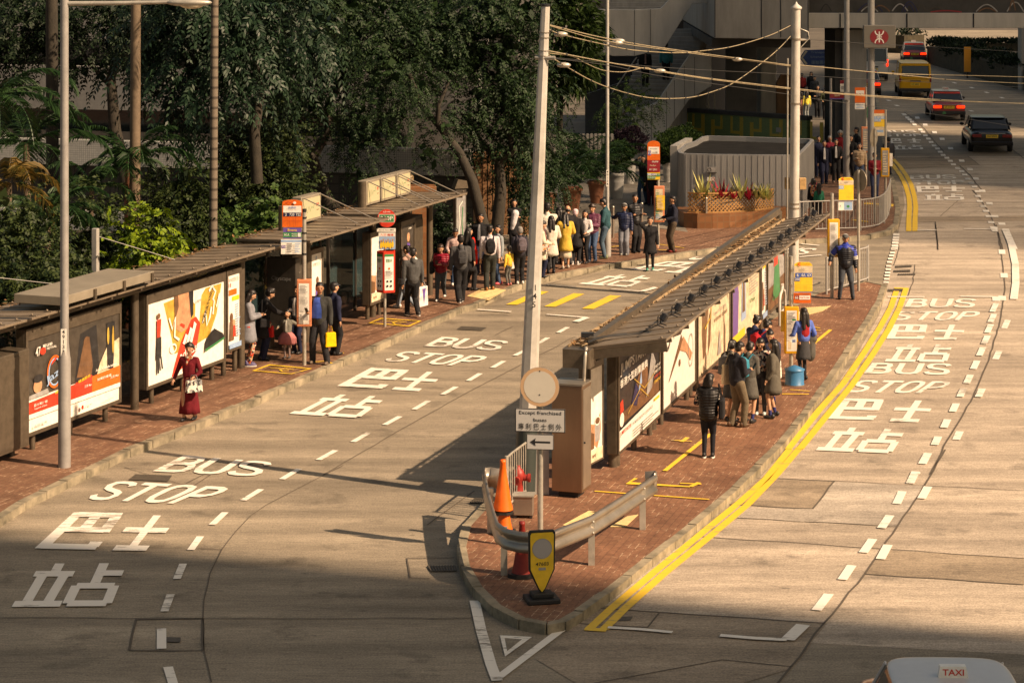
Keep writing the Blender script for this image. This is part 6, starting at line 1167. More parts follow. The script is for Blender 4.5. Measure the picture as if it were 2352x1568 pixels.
# directional sign
t = thing('direction_sign', 'blue arrow shaped direction sign to the licensing office under the concourse', 'direction sign', G(1905, 330, PAV)); s_ = PX(330); X = lambda x: (x - 1905) * s_; H = lambda y: (330 - y) * s_
shaft(t, .06, H(100), M_GREYP); m_ = MB(); m_.prism_xz([(X(1836), H(133)), (X(1848), H(151)), (X(1930), H(151)), (X(1930), H(113)), (X(1848), H(115))], -.12, -.08, 2)
draw(m_, X(1930) - X(1836), H(113) - H(151), [('p', [(0, .48), (.13, 0), (1, 0), (1, 1), (.13, .95)], BL), ('l', [(.17, .9), (.05, .48), (.17, .08)], .05, W_), ('t', 'Transport Dept', .6, .8, .66, .17, LB), ('t', 'Licensing Office', .6, .52, .66, .17, LB), ('t', '運輸署牌照部', .58, .2, .6, .24, LB)], -.122, X(1836), H(151)); m_.build('sign_board', PR, t)
t = thing('banner_sign', 'magenta banner sign fixed beside the far blue grey pole', 'sign', G(1908, 400, PAV)); s_ = PX(400); X = lambda x: (x - 1908) * s_; H = lambda y: (400 - y) * s_
shaft(t, .05, H(180), M_GREYP); panel(t, 'sign_board', X(1905), X(1939), -.08, H(228), H(214), [('r', 0, 0, 1, 1, 15), ('r', 0, .2, 1, 1, DR), ('t', '港鐵', .5, .6, .4, .3, CR)]); panel(t, 'exit_board', X(1929), X(1941), -.09, H(211), H(184), [('r', 0, 0, 1, 1, W_), ('r', 0, .7, 1, 1, DR), ('r', .2, .2, .8, .5, GY)])
# ---- wires
def wire(label, pts, r, D0=40.7, D1=61.5, x0=1262, x1=1825, mm=None, ties=0, dsp=None):
    q = []
    for (x, y) in pts: q.append(P(x, y, D0 + (D1 - D0) * (x - x0) / (x1 - x0)))
    t = thing('overhead_wire', label, 'wire', q[0], 0, 'overhead tram wires'); c = []
    for i in range(len(q) - 1):                      # smooth through the points
        p0, p1, p2, p3 = q[max(i - 1, 0)], q[i], q[i + 1], q[min(i + 2, len(q) - 1)]
        for k_ in range(6): s__ = k_ / 6; c.append(.5 * ((2 * p1) + (p2 - p0) * s__ + (2 * p0 - 5 * p1 + 4 * p2 - p3) * s__ * s__ + (3 * p1 - p0 - 3 * p2 + p3) * s__ ** 3) - q[0])
    c.append(q[-1] - q[0]); r *= .56; m_ = MB(); m_.tube(c, r, 6, 0, False)
    if ties:
        for i in range(2, len(c) - 2, ties): d = (c[i + 1] - c[i]).normalized(); m_.tube([c[i] - d * .04, c[i] + d * .04], r * 2.2, 6, 1)
    m_.build('cable', [mm or M_WIRE, M_WIRED], t)
    for i in dsp or (): d = (c[i + 1] - c[i]).normalized(); m_ = MB(); m_.ell(tuple(c[i]), (.13, .05, .05), 8, 0, 6); m_.build('splice', M_GALV, t)
M_WIRE = mat('copper_wire', (.34, .28, .18), .6, .2, var=.4, scale=8); M_WIRED = mat('dark_wire', (.03, .03, .03), .6)
CZ = lambda L: [z('C', x, y) for x, y in L]; DZ = lambda L: [z('D', x, y) for x, y in L]
wire('upper pale wire running from pole 145 past the capped pole to the right edge', CZ([(170, 175), (500, 255), (820, 315), (1240, 375), (1850, 455)]) + DZ([(200, 545), (870, 610), (1150, 637), (1500, 670), (2150, 702)]), .02, ties=9, dsp=(9,))
wire('pale wire branching off to the right edge above the yellow van', DZ([(870, 606), (1150, 622), (1720, 635), (2150, 648)]), .018)
wire('twisted wire sagging slightly between the tops of the two tram poles', CZ([(165, 205), (250, 240), (500, 300), (750, 350), (1060, 370), (1240, 355), (1450, 325), (1700, 250), (1860, 175)]), .018, ties=3, dsp=(6,))
wire('second pale wire close under the upper one', CZ([(170, 180), (450, 262), (640, 300), (1100, 365), (1480, 415), (1850, 462)]), .016, dsp=(12, 24))
wire('lower pale wire from pole 145 crossing to the right edge', CZ([(160, 355), (600, 440), (940, 495), (1300, 550), (1850, 615)]) + DZ([(200, 745), (580, 785), (1380, 835), (2150, 872)]), .022, ties=8, dsp=(12,))
wire('loose wire looping beneath the lower one', CZ([(165, 372), (330, 395), (430, 445), (550, 492), (700, 502), (840, 472), (940, 500), (1300, 556), (1850, 622)]) + DZ([(580, 792), (1380, 845), (2150, 866)]), .014)
wire('deep sagging twisted wire between the two tram poles', CZ([(160, 380), (270, 455), (500, 580), (750, 660), (930, 687), (1150, 680), (1300, 642), (1450, 580), (1650, 440), (1780, 330), (1880, 220)]), .018, ties=3, dsp=(6,))
wire('thin dark cable, upper of the pair fixed to the arm of pole 145', CZ([(170, 400), (600, 440), (1100, 480), (1850, 520)]) + DZ([(700, 660), (1500, 700), (2150, 735)]), .011, mm=M_WIRED)
wire('thin dark cable, lower of the pair fixed to the arm of pole 145', CZ([(170, 405), (600, 460), (1000, 540), (1850, 660)]) + DZ([(200, 810), (900, 900), (1500, 980), (2150, 1080)]), .013, mm=M_WIRED)
wire('thin dark cable leaving the arm of the capped pole to the right', DZ([(240, 332), (870, 372), (1300, 392), (2150, 440)]), .011, mm=M_WIRED)
# ---- near end of island: guard rail, bollard, cones, hydrant, bin, railing
t = thing('guard_rail', 'curved galvanised crash barrier wrapping round the tip of the island', 'crash barrier', (0, 36, PAV))
rp = [(-.44, 38.9), (-.40, 38.1), (-.34, 37.2), (-.26, 36.2), (-.2, 35.55), (-.08, 35.2), (.12, 35.02), (.38, 34.96), (.62, 35.1), (.85, 35.45), (1.19, 35.95), (1.65, 37.0), (2.09, 38.05), (2.34, 38.62)]
rp = [Vector((x, y - 36, 0)) for x, y in rp]; prof = [(.0, .80), (.045, .775), (.05, .73), (.0, .69), (-.03, .65), (.0, .61), (.05, .57), (.045, .52), (.0, .50)]
off = [inset(rp, -a) for a, _ in prof]; m_ = MB(); K = len(prof); N = len(rp); v = [Vector((off[j][i].x, off[j][i].y, prof[j][1] - PAV * .2)) for i in range(N) for j in range(K)]
m_.add(v, [(i * K + j, (i + 1) * K + j, (i + 1) * K + j + 1, i * K + j + 1) for i in range(N - 1) for j in range(K - 1)], 0, True); o = m_.build('rail_beam', M_STEEL, t); sm = o.modifiers.new('solid', 'SOLIDIFY'); sm.thickness = .012
for x, y in ((1.22, 36.0), (2.12, 38.1), (-.12, 35.45), (-.35, 37.9)):
    m_ = MB(); m_.box(x - .05, x + .05, y - 36 - .04 + .07, y - 36 + .04 + .07, 0, .72); m_.build('rail_post', M_GALV, t)
for p, d in ((rp[-1], (rp[-1] - rp[-2]).normalized()), (rp[0], (rp[0] - rp[1]).normalized())):
    m_ = MB(); q = [p, p + d * .12, p + d * .2 + Vector((-.06, .02, 0)), p + d * .18 + Vector((-.22, -.02, 0))] if d.x > 0 else [p, p + d * .12, p + d * .16 + Vector((.1, 0, 0)), p + d * .02 + Vector((.26, .0, 0))]
    v = [Vector((a.x, a.y, h)) for a in q for h in (.46, .80)]; m_.add(v, [(2 * i, 2 * i + 2, 2 * i + 3, 2 * i + 1) for i in range(3)], 0, True); o = m_.build('end_terminal', M_STEEL, t); sm = o.modifiers.new('solid', 'SOLIDIFY'); sm.thickness = .012
for i in (6, 10, 12):
    for h in (.73, .56): m_ = MB(); m_.ell((rp[i].x + .05, rp[i].y - .05, h - .03), (.02, .02, .02), 8, 0, 5); m_.build('bolt', M_GALV, t)
g = G(1244, 1380, PAV); s_ = g.y / F
t = thing('marker_bollard', 'yellow arrow shaped marker numbered 47603 on a black rubber foot', 'bollard', g, R(12)); H = lambda y: (1380 - y) * s_
SHP = [(.5, 0), (.62, .06), (.98, .38), (1, .96), (.94, 1), (.06, 1), (0, .96), (.02, .38), (.38, .06)]
m_ = MB(); m_.prism_xz([(-.2 + a * .4, H(1362) + b * .92) for a, b in SHP], -.03, .03); m_.build('frame', M_BLACK, t, bevel=.01)
m_ = MB(); draw(m_, .35, .86, [('p', SHP, YE), ('o', .5, .73, .42, .172, GY), ('o', .5, .73, .4, .163, 17), ('t', '47603', .5, .475, .55, .06, K_), ('r', .35, .37, .65, .415, GY)], -.032, -.175, H(1362) + .03); m_.build('reflector_face', PR + [mat('reflector_grey', (.38, .36, .36), .4)], t)
m_ = MB(); m_.box(-.24, .24, -.2, .2, 0, .07); m_.box(-.16, .16, -.12, .12, .07, .14); m_.build('rubber_foot', M_BLACK, t, bevel=.015)
def cone(label, x, yb, h, mm, tall=False):
    t = thing('traffic_cone', label, 'traffic cone', G(x, yb, PAV), 0, 'traffic cones'); r = h * .19
    m_ = MB(); m_.prism([(r * 1.5 * math.cos(a), r * 1.5 * math.sin(a)) for a in [math.pi / 4 * i + .39 for i in range(8)]], 0, .06); m_.build('base', M_BLACK, t, bevel=.015)
    m_ = MB(); m_.lathe([(r, .06), (r * .95, .1), (r * .8, h * .25), (r * .42, h * .7), (r * .26, h * .93), (r * .3, h * .94), (r * .28, h), (r * .1, h)], 20); m_.build('cone_body', mm, t); return t
M_CONO = mat('cone_orange', (.80, .13, .015), .45, var=.12, scale=6); M_CONR = mat('cone_dark_red', (.30, .025, .02), .5, var=.2, scale=6)
cone('faded orange traffic cone at the bottom of the stack of two', 1158, 1226, .72, M_CONO)
c2 = cone('bright orange traffic cone stacked on top of another', 1155, 1226, .86, M_CONO); c2.location.z += .34; c2.children[0].scale = (.72, .72, .6)
cone('small dark red traffic cone behind the yellow marker', 1199, 1322, .82, M_CONR)
t = thing('fire_hydrant', 'red fire hydrant beside the white railing', 'fire hydrant', G(1190, 1152, PAV)); t.scale = (.8, .8, .8); m_ = MB(); m_.lathe([(.16, 0), (.16, .05), (.11, .07), (.1, .45), (.13, .48), (.14, .6), (.11, .68), (.05, .72), (.04, .78)], 16); m_.build('barrel', M_CONR, t)
for a in ((.26, -.04, .52), (-.05, -.26, .5)): m_ = MB(); m_.cyl((0, 0, a[2]), a, .07, n=12); m_.cyl((a[0] * .8, a[1] * .8, a[2]), a, .09, n=12); m_.build('outlet', M_CONR, t)
m_ = MB(); m_.tube([(-.1, -.1, .5), (-.14, -.12, .3), (-.08, -.13, .12), (.0, -.13, .2)], .015, 5); m_.build('chain', M_CONR, t)
t = thing('metal_box', 'small battered metal box on feet beside the orange cones', 'box', G(1203, 1186, PAV), R(-6)); m_ = MB(); m_.box(-.16, .16, -.13, .13, .05, .36); m_.build('box_body', M_STEEL, t, bevel=.01); m_ = MB(); m_.box(-.18, .18, -.15, .15, .36, .38); m_.build('rim', M_GALV, t)
for x in (-.13, .13): m_ = MB(); m_.box(x - .02, x + .02, -.12, .12, 0, .05); m_.build('foot', M_BLACKP, t)
def railing(label, pts, h, mm=M_GREYP, sp=.13, posts=1.9, r=.012, grp='pedestrian railings', pr=.028):
    t = thing('railing', label, 'railing', pts[0], 0, grp); q = [Vector(p) - Vector(pts[0]) for p in pts]; up = Vector((0, 0, h)); lo = Vector((0, 0, .1))
    for nm, hh in (('top_rail', h), ('bottom_rail', .1)): m_ = MB(); m_.tube([p + Vector((0, 0, hh)) for p in q], .022, 6); m_.build(nm, mm, t)
    acc = 0; m_ = MB(); pp_ = 0
    L_ = [(q[i + 1] - q[i]).length for i in range(len(q) - 1)]; T_ = sum(L_); n = int(T_ / sp)
    def at_(s__):
        for i, l in enumerate(L_):
            if s__ <= l or i == len(L_) - 1: return q[i].lerp(q[i + 1], min(1, s__ / l))
            s__ -= l
    for i in range(n + 1): p = at_(T_ * i / n); m_.tube([p + lo, p + up], r, 5)
    m_.build('balusters', mm, t)
    for i in range(max(2, int(T_ / posts) + 1)): k_ = max(1, int(T_ / posts)); p = at_(min(T_, T_ * i / k_)); m_ = MB(); m_.cyl(p, p + up * 1.04, pr, n=8); m_.build('post', mm, t)
railing('short white railing beside the hydrant and pole 145', [G(1163, 1178, PAV), G(1176, 1165, PAV), G(1222, 1128, PAV)], .92, M_GALV)
railing('curved grey railing following the far pavement corner', [G(*z('P', x, y), PAV) for x, y in [(235, 800), (420, 792), (610, 785), (740, 782), (840, 776), (930, 764), (1000, 748), (1050, 715), (1078, 680), (1098, 620), (1112, 560)]], .98)
railing('grey railing at the far end of the island beside the man in blue', [G(*z('P', x, y), PAV) for x, y in [(497, 1392), (560, 1370), (640, 1348), (720, 1326), (800, 1300), (880, 1276), (898, 1262)]], .95)
for i, (x, y, lb) in enumerate(((1408, 546, 'steel bollard between the lamp column and the old man with raised arm'), (1474, 537, 'steel bollard behind the man with crossed arms'), (1543, 528, 'steel bollard behind the man with red shoes'), (1622, 524, 'steel bollard in front of the brick planter'))):
    t = thing('bollard', lb, 'bollard', G(x, y, PAV), 0, 'steel bollards'); shaft(t, .045, .95, M_STEEL, nm='shaft'); m_ = MB(); m_.lathe([(.05, 0), (.05, .02), (.02, .045)], 12, (0, 0, .95)); m_.build('cap', M_STEEL, t)
t = thing('litter_bin', 'low blue round bin with a shallow conical lid beside the island queue', 'bin', G(1825, 884, PAV)); t.scale = (.8, .8, .8); M_BINB = mat('bin_blue', (.03, .16, .32), .45, var=.1); s_ = PX(884)
m_ = MB(); m_.lathe([(.26, 0), (.26, .03), (.25, .04), (.25, .4)], 24); m_.build('drum', M_BINB, t); m_ = MB(); m_.lathe([(.27, .4), (.27, .43), (.06, .52), (.02, .53)], 24); m_.build('lid', M_BINB, t); m_ = MB(); m_.lathe([(.275, 0), (.275, .03)], 24); m_.build('base_ring', M_STEEL, t)
t = thing('hoop_barrier', 'pale tubular hoop barrier at the far end of the light boxes', 'barrier', G(1797, 742, PAV), RF.rot); m_ = MB()
m_.tube([(-.4, 0, 0), (-.4, 0, .6), (-.3, 0, .75), (-.1, 0, .8), (.05, 0, .95)], .035, 8); m_.tube([(.4, 0, 0), (.4, 0, .6), (.3, 0, .75), (.1, 0, .8), (0, 0, .95)], .035, 8); m_.tube([(-.4, 0, .3), (.4, 0, .3)], .03, 8); m_.build('hoop', M_POLEW, t)
t = thing('orange_sign', 'small orange traffic marker on the central reserve', 'marker', G(2221, 200, 0)); s_ = G(2221, 200).y / F; m_ = MB(); m_.box(-8 * s_, 8 * s_, -.05, .05, .4, 2.0); m_.build('marker_face', mat('marker_orange', (.75, .30, .03), .5), t); m_ = MB(); m_.cyl((0, 0, 0), (0, 0, .4), .06); m_.build('stem', M_BLACKP, t); t.location = P(2222, 205, 150); t.location.z = .0
# ---------------------------------------------------------------- vehicles
def paint(name, c, r=.3): return mat(name, c, r, .1, spec=.5, coat=.6)
V_RED = paint('car_red', (.30, .012, .012)); V_SIL = paint('car_silver', (.40, .39, .38), .3); V_YEL = paint('van_yellow', (.72, .36, .01)); V_BLK = mat('car_black', (.004, .005, .008), .22, 0, spec=.35, coat=.15); V_WHT = paint('van_white', (.55, .54, .5))
V_GL = mat('car_glass', (.012, .016, .02), .06, spec=.8); V_TY = mat('tyre', (.015, .015, .015), .8); V_RIM = mat('wheel_rim', (.35, .34, .33), .35, .8); V_LIT = mat('brake_light_lit', (1, .03, .01), .3, emit=1.6); V_TL = mat('tail_light', (.22, .01, .01), .25); V_TRIM = mat('bumper_trim', (.02, .02, .022), .5); V_CHR = mat('chrome', (.6, .6, .6), .15, .9)
def loft(rings, m=0, sm=True, caps=True):
    b = MB(); K = len(rings[0]); v = [p for r_ in rings for p in r_]; f = []
    for i in range(len(rings) - 1):
        for j in range(K): f.append((i * K + j, i * K + (j + 1) % K, (i + 1) * K + (j + 1) % K, (i + 1) * K + j))
    if caps: f += [tuple(range(K))[::-1], tuple(range((len(rings) - 1) * K, len(rings) * K))]
    b.add(v, f, m, sm); return b
def sub(o, lv=2): s_ = o.modifiers.new('sub', 'SUBSURF'); s_.levels = lv; s_.render_levels = lv; return o
def car(name, label, loc, rot, L=4.6, Wd=1.7, Hh=1.45, body=V_RED, roof=V_SIL, belt=.92, lit=False, plate='', taxi=None, kind='sedan', sign_txt='TAXI', cat='car', group='vehicles on the main road'):
    t = thing(name, label, cat, loc, rot, group); h = L / 2; w = Wd / 2; zb = .28
    # lower body: rings along y
    def ring(y, ww, z0, z1): return [(-ww * .93, y, z0), (-ww, y, z0 + (z1 - z0) * .25), (-ww, y, z0 + (z1 - z0) * .7), (-ww * .9, y, z1), (0, y, z1 + .015), (ww * .9, y, z1), (ww, y, z0 + (z1 - z0) * .7), (ww, y, z0 + (z1 - z0) * .25), (ww * .93, y, z0), (0, y, z0)]
    if kind == 'sedan':
        st = [(-h, w * .86, .38, belt - .12), (-h + .06, w * .94, .3, belt - .02), (-h + .5, w, zb, belt + .02), (-h + 1.1, w, zb, belt + .01), (0, w, zb, belt), (h - 1.3, w, zb, belt - .02), (h - .5, w * .97, zb, belt - .14), (h - .08, w * .9, .32, belt - .26), (h, w * .82, .38, belt - .34)]
        cab = [(-h + .62, -h + 1.12), (h - 1.75, h - 1.35)]; y0, y1, Y0, Y1 = -h + 1.25, h - 2.05, -h + .72, h - 1.32
    else:
        st = [(-h, w * .92, .4, belt - .05), (-h + .05, w * .97, .32, belt), (-h + .5, w, zb, belt), (0, w, zb, belt), (h - .9, w, zb, belt), (h - .25, w * .96, zb, belt - .18), (h, w * .85, .38, belt - .4)]
        y0, y1, Y0, Y1 = -h + .16, h - 1.35, -h + .04, h - .55
    o = sub(loft([ring(*s__) for s__ in st]).build('body', body, t), 2)
    # greenhouse in glass with pillars and roof
    wr = w * .78 if kind == 'sedan' else w * .86; zt = Hh - .06
    m_ = loft([[(-w * .9, Y0, belt - .02), (w * .9, Y0, belt - .02), (w * .9, Y1, belt - .04), (-w * .9, Y1, belt - .04)], [(-wr, y0, zt), (wr, y0, zt), (wr, y1, zt), (-wr, y1, zt)]], sm=False); m_.build('window_glass', V_GL, t, bevel=.09, seg=3)
    m_ = MB(); rr = [(-wr * .7, y0 - .1), (wr * .7, y0 - .1), (wr + .04, y0)] + [(wr + .05, (y0 + y1) / 2), (wr + .04, y1 + .02), (wr * .7, y1 + .12), (-wr * .7, y1 + .12), (-wr - .04, y1 + .02), (-wr - .05, (y0 + y1) / 2), (-wr - .04, y0)]; _ = [(-wr - .02, y0 - .04), (wr + .02, y0 - .04), (wr + .03, (y0 + y1) / 2), (wr + .02, y1 + .05), (-wr - .02, y1 + .05), (-wr - .03, (y0 + y1) / 2)]
    m_ = loft([[(x, y, zt - .01) for x, y in rr], [(x * .985, y * .99, zt + .04) for x, y in rr], [(x * .8, y0 + (y - y0) * .9 + .1, Hh) for x, y in rr]]); o = sub(m_.build('roof', roof, t), 2)
    for sx in (-1, 1):
        for a, b, wd in (((sx * w * .9, Y0 + .02, belt - .02), (sx * (wr + .0), y0, zt), .1), ((sx * w * .9, Y1 - .02, belt - .04), (sx * wr, y1, zt), .07), ((sx * w * .905, (Y0 + Y1) / 2 - .1, belt), (sx * (wr + .005), (y0 + y1) / 2 - .1, zt), .07)): m_ = MB(); m_.beam(a, b, wd * .4, wd * .75); m_.build('pillar', roof if kind == 'sedan' else body, t, bevel=.01)
        if kind != 'sedan': m_ = MB(); m_.beam((sx * w * .905, Y0 + 1.2, belt), (sx * (wr + .005), y0 + 1.15, zt), .04, .1); m_.build('pillar', body, t)
        m_ = MB(); m_.ell((sx * (w + .1), y1 + .05 if kind == 'sedan' else Y1 - .25, belt + .08), (.1, .05, .07), 10, 0, 6); m_.build('mirror', body if not taxi else V_TRIM, t)
        for yy in (-h + .85, h - .85):
            m_ = MB(); m_.lathe([(.0, -.1), (.28, -.1), (.31, -.07), (.31, .07), (.28, .1), (.0, .1)], 22); m_.v = [(v[2] + sx * (w - .1), v[0] + yy, v[1] + .31) for v in m_.v]; wh = m_.build('wheel', V_TY, t)
            m_ = MB(); m_.lathe([(.0, 0), (.18, .0), (.19, .02), (.05, .03)], 16); m_.v = [(sx * (w + .005 + v[2] * .3), v[0] + yy, v[1] + .31) for v in m_.v]; m_.build('rim', V_RIM, wh)
    zl = belt - .2 if kind == 'sedan' else belt - .15
    for sx in (-1, 1):
        m_ = MB()
        if kind == 'sedan': m_.box(sx * w * .68 - .2, sx * w * .68 + .2, -h - .012, -h + .06, zl - .07, zl + .07)
        else: m_.box(sx * w * .93 - .05, sx * w * .93 + .05, -h - .012, -h + .1, belt - .25, belt + .2)
        m_.build('tail_light', V_LIT if lit else V_TL, t, bevel=.02)
    m_ = MB(); m_.box(-w * .95, w * .95, -h - .07, -h + .1, .34, .52); m_.build('bumper', V_TRIM if taxi or kind != 'sedan' else body, t, bevel=.03)
    m_ = MB(); m_.box(-w * .6, w * .6, -h - .015, -h + .03, zl + .1, zl + .125); m_.build('trim_strip', V_CHR, t, bevel=.005)
    pz = zl - .02 if kind == 'sedan' else .75; m_ = MB(); m_.box(-.26, .26, -h - .022, -h + .01, pz - .07, pz + .07, YE); m_.text(plate, TM(0, -h - .024, pz), .42, .085, K_, .01); m_.build('number_plate', PR, t)
    if taxi:
        m_ = MB(); m_.prism_xz([(-.17, Hh - .01), (.17, Hh - .01), (.145, Hh + .125), (-.145, Hh + .125)], (y0 + y1) / 2 - .05, (y0 + y1) / 2 + .05, W_); m_.text('TAXI', TM(0, (y0 + y1) / 2 - .053, Hh + .06), .24, .07, RD, .02); m_.build('roof_light', PR, t)
        m_ = MB(); m_.add([(.62 * .62 * math.cos(a) * .25 - .25, -h - .075, .36 + .14 * math.sin(a)) for a in [i * math.pi / 8 for i in range(9)]], [tuple(range(9))[::-1]]); m_.build('round_sticker', M_PGRN, t)
        m_ = MB(); f = .82; m_.add([(-w * .78, Y0 + (y0 - Y0) * f - .015, belt + (zt - belt) * f), (w * .78, Y0 + (y0 - Y0) * f - .015, belt + (zt - belt) * f), (wr, y0 - .012, zt), (-wr, y0 - .012, zt)], [(0, 1, 2, 3)]); m_.build('window_banner', M_PRED, t)
    if kind != 'sedan':
        m_ = MB(); m_.add([(-w * .78, -h + .05, belt + .06), (w * .78, -h + .05, belt + .06), (wr * .86, -h + .14, zt - .12), (-wr * .86, -h + .14, zt - .12)], [(0, 1, 2, 3)]); m_.build('rear_window', V_GL, t)
        fr = MB(); a = (-w * .92, -h + .02, belt - .02); c = (wr, y0 - .02, zt)
        for p, q in (((-w * .9, -h + .03, belt - .02), (-wr, y0 - .02, zt)), ((w * .9, -h + .03, belt - .02), (wr, y0 - .02, zt)), ((-w * .9, -h + .02, belt), (w * .9, -h + .02, belt)), ((-wr, y0 - .03, zt - .04), (wr, y0 - .03, zt - .04))): fr.beam(p, q, .09, .12)
        fr.build('rear_frame', body, t)
        m_ = MB(); m_.box(-.3, .3, -h - .03, -h + .02, .9, .96); m_.build('tailgate_handle', V_TRIM, t)
    return t
g = G(2170, 270); car('taxi', 'red taxi with silver roof and lit brake lights just ahead of the black car', g, R(-5), plate='JF 6051', lit=True, taxi=1, cat='taxi')
g = G(2098, 143); car('taxi', 'red taxi with silver roof farthest up the main road beyond the yellow van', g, R(-7), plate='MC 2387', lit=True, taxi=1, cat='taxi')
g = G(2096, 217); car('van', 'bright yellow van with a dark rear window between two red taxis', g, R(-6), 4.9, 1.84, 1.95, V_YEL, V_YEL, 1.12, False, 'HT 4893', kind='van', cat='van')
g = G(2266, 340); car('car', 'glossy black saloon car nearest on the far carriageway', g, R(-6), 4.9, 1.88, 1.46, V_BLK, V_BLK, .95, False, 'SN 3560')
g = G(2002, 182); car('van', 'white van mostly hidden behind the station sign pole', g, R(-6), 4.9, 1.85, 2.2, V_WHT, V_WHT, 1.2, True, 'KD 778', kind='van', cat='van')
g = G(1985, 216); car('taxi', 'red and white taxi partly hidden behind the poles left of the yellow van', g, R(-5), plate='PE 914', lit=True, taxi=1, cat='taxi')
t = car('taxi', 'taxi with pale silver roof and TAXI sign cut by the bottom edge', (4.98, 26.9, 0), R(-2), 4.6, 1.72, 1.5, body=V_RED, roof=mat('taxi_roof_pale', (.55, .55, .56), .35, .1, coat=.4, var=.06), plate='RA 5027', taxi=1, cat='taxi', group=None)
# ---------------------------------------------------------------- people
def remesh(name, mb, mats, parent, vox=.013, it=2, fac=.5, matfn=None):
    me = bpy.data.meshes.new('t'); me.from_pydata(mb.v, [], mb.f); o = bpy.data.objects.new('t', me); COL.objects.link(o)
    m = o.modifiers.new('r', 'REMESH'); m.mode = 'VOXEL'; m.voxel_size = vox; m.use_smooth_shade = True
    if it: s = o.modifiers.new('s', 'SMOOTH'); s.iterations = it; s.factor = fac
    dg = bpy.context.evaluated_depsgraph_get(); new = bpy.data.meshes.new_from_object(o.evaluated_get(dg)); bpy.data.objects.remove(o); bpy.data.meshes.remove(me)
    new.name = name; new.materials.clear()
    for q in mats: new.materials.append(q)
    if matfn:
        n = len(new.polygons); c = np.empty(n * 3, np.float32); new.polygons.foreach_get('center', c); new.polygons.foreach_set('material_index', matfn(c.reshape(-1, 3)).astype(np.int32))
    r = bpy.data.objects.new(name, new); COL.objects.link(r); r.parent = parent; return r
def cap_(m_, p, q, r0, r1, n=10):
    p = Vector(p); q = Vector(q); d = q - p; d = d.normalized() if d.length > 1e-6 else Vector((0, 0, 1))
    m_.tube([p - d * r0 * .9, p - d * r0 * .55, p, q, q + d * r1 * .55, q + d * r1 * .9], [r0 * .35, r0 * .82, r0, r1, r1 * .82, r1 * .35], n)
def ik(a, b, l1, l2, hint):
    a = Vector(a); b = Vector(b); d = b - a; L = d.length
    if L > (l1 + l2) * .995: b = a + d.normalized() * (l1 + l2) * .995; d = b - a; L = d.length
    x = (l1 * l1 - l2 * l2 + L * L) / (2 * L); h = math.sqrt(max(0, l1 * l1 - x * x)); n = d.normalized(); hv = Vector(hint); hv = (hv - n * hv.dot(n)).normalized(); return a + n * x + hv * h, b
def cloth(col, kind=''):
    k = 'cloth_%s_%.3f_%.3f_%.3f' % (kind, *col)
    if k in _M: return _M[k]
    m = mat(k, col, .85 if kind != 'puffer' else .45, 0, var=.22, scale=9, bump=.35, bscale=26, spec=.3); n = m.node_tree; L = n.links.new; b = n.nodes['Principled BSDF']; m.name = 'fabric_' + (kind or 'plain')
    tc = [x for x in n.nodes if x.type == 'TEX_COORD'][0]
    if kind == 'puffer':
        w = n.nodes.new('ShaderNodeTexWave'); w.bands_direction = 'Z'; w.inputs['Scale'].default_value = 5.5; w.inputs['Distortion'].default_value = 1.2; L(tc.outputs['Object'], w.inputs[0])
        bp = n.nodes.new('ShaderNodeBump'); bp.inputs['Strength'].default_value = .45; bp.inputs['Distance'].default_value = .02; L(w.outputs['Fac'], bp.inputs['Height']); L(bp.outputs[0], b.inputs['Normal'])
    if kind in ('dots', 'pattern', 'plaid', 'floral'):
        v = n.nodes.new('ShaderNodeTexVoronoi'); v.inputs['Scale'].default_value = {'dots': 22, 'pattern': 26, 'plaid': 20, 'floral': 24}[kind]; L(tc.outputs['Object'], v.inputs[0]); r = n.nodes.new('ShaderNodeValToRGB'); r.color_ramp.interpolation = 'CONSTANT'; e = r.color_ramp.elements
        if kind == 'dots': e[0].color = (.03, .02, .02, 1); e[1].position = .22; e[1].color = (*col, 1); L(v.outputs['Distance'], r.inputs[0])
        else:
            s = n.nodes.new('ShaderNodeSeparateColor'); L(v.outputs['Color'], s.inputs[0]); L(s.outputs[0], r.inputs[0])
            P_ = {'pattern': [(.6, .5, .4), (.45, .05, .03), (.03, .03, .04), (.55, .25, .1)], 'plaid': [(.6, .58, .52), (.05, .05, .05), (.25, .25, .25), (.7, .68, .6)], 'floral': [(.02, .02, .03), (.5, .3, .25), (.02, .02, .03), (.55, .5, .42)]}[kind]
            e[0].color = (*P_[0], 1); e[1].position = .3; e[1].color = (*P_[1], 1)
            for i in (2, 3): q = e.new(.3 + .22 * (i - 1)); q.color = (*P_[i], 1)
        L(r.outputs[0], b.inputs['Base Color'])
    _M[k] = m; return m
M_SK = mat('skin', (.50, .27, .165), .55, var=.08, scale=12); M_SKD = mat('skin_tan', (.34, .165, .09), .55, var=.08, scale=12); M_EYE = mat('eye_dark', (.015, .01, .01), .3); M_LIP = mat('lip', (.32, .08, .06), .5)
ARM = {'down': (.25, .03, .80), 'phone': (.07, .27, 1.14), 'crossed': (-.12, .17, 1.16), 'ear': (.10, .05, 1.57), 'pocket': (.2, .1, .88), 'bag': (.26, .04, .77), 'hip': (.2, .06, 1.0), 'strap': (.13, .12, 1.26), 'bent': (.2, .27, 1.05), 'back': (.2, -.12, .9), 'swing': (.22, .22, .86)}
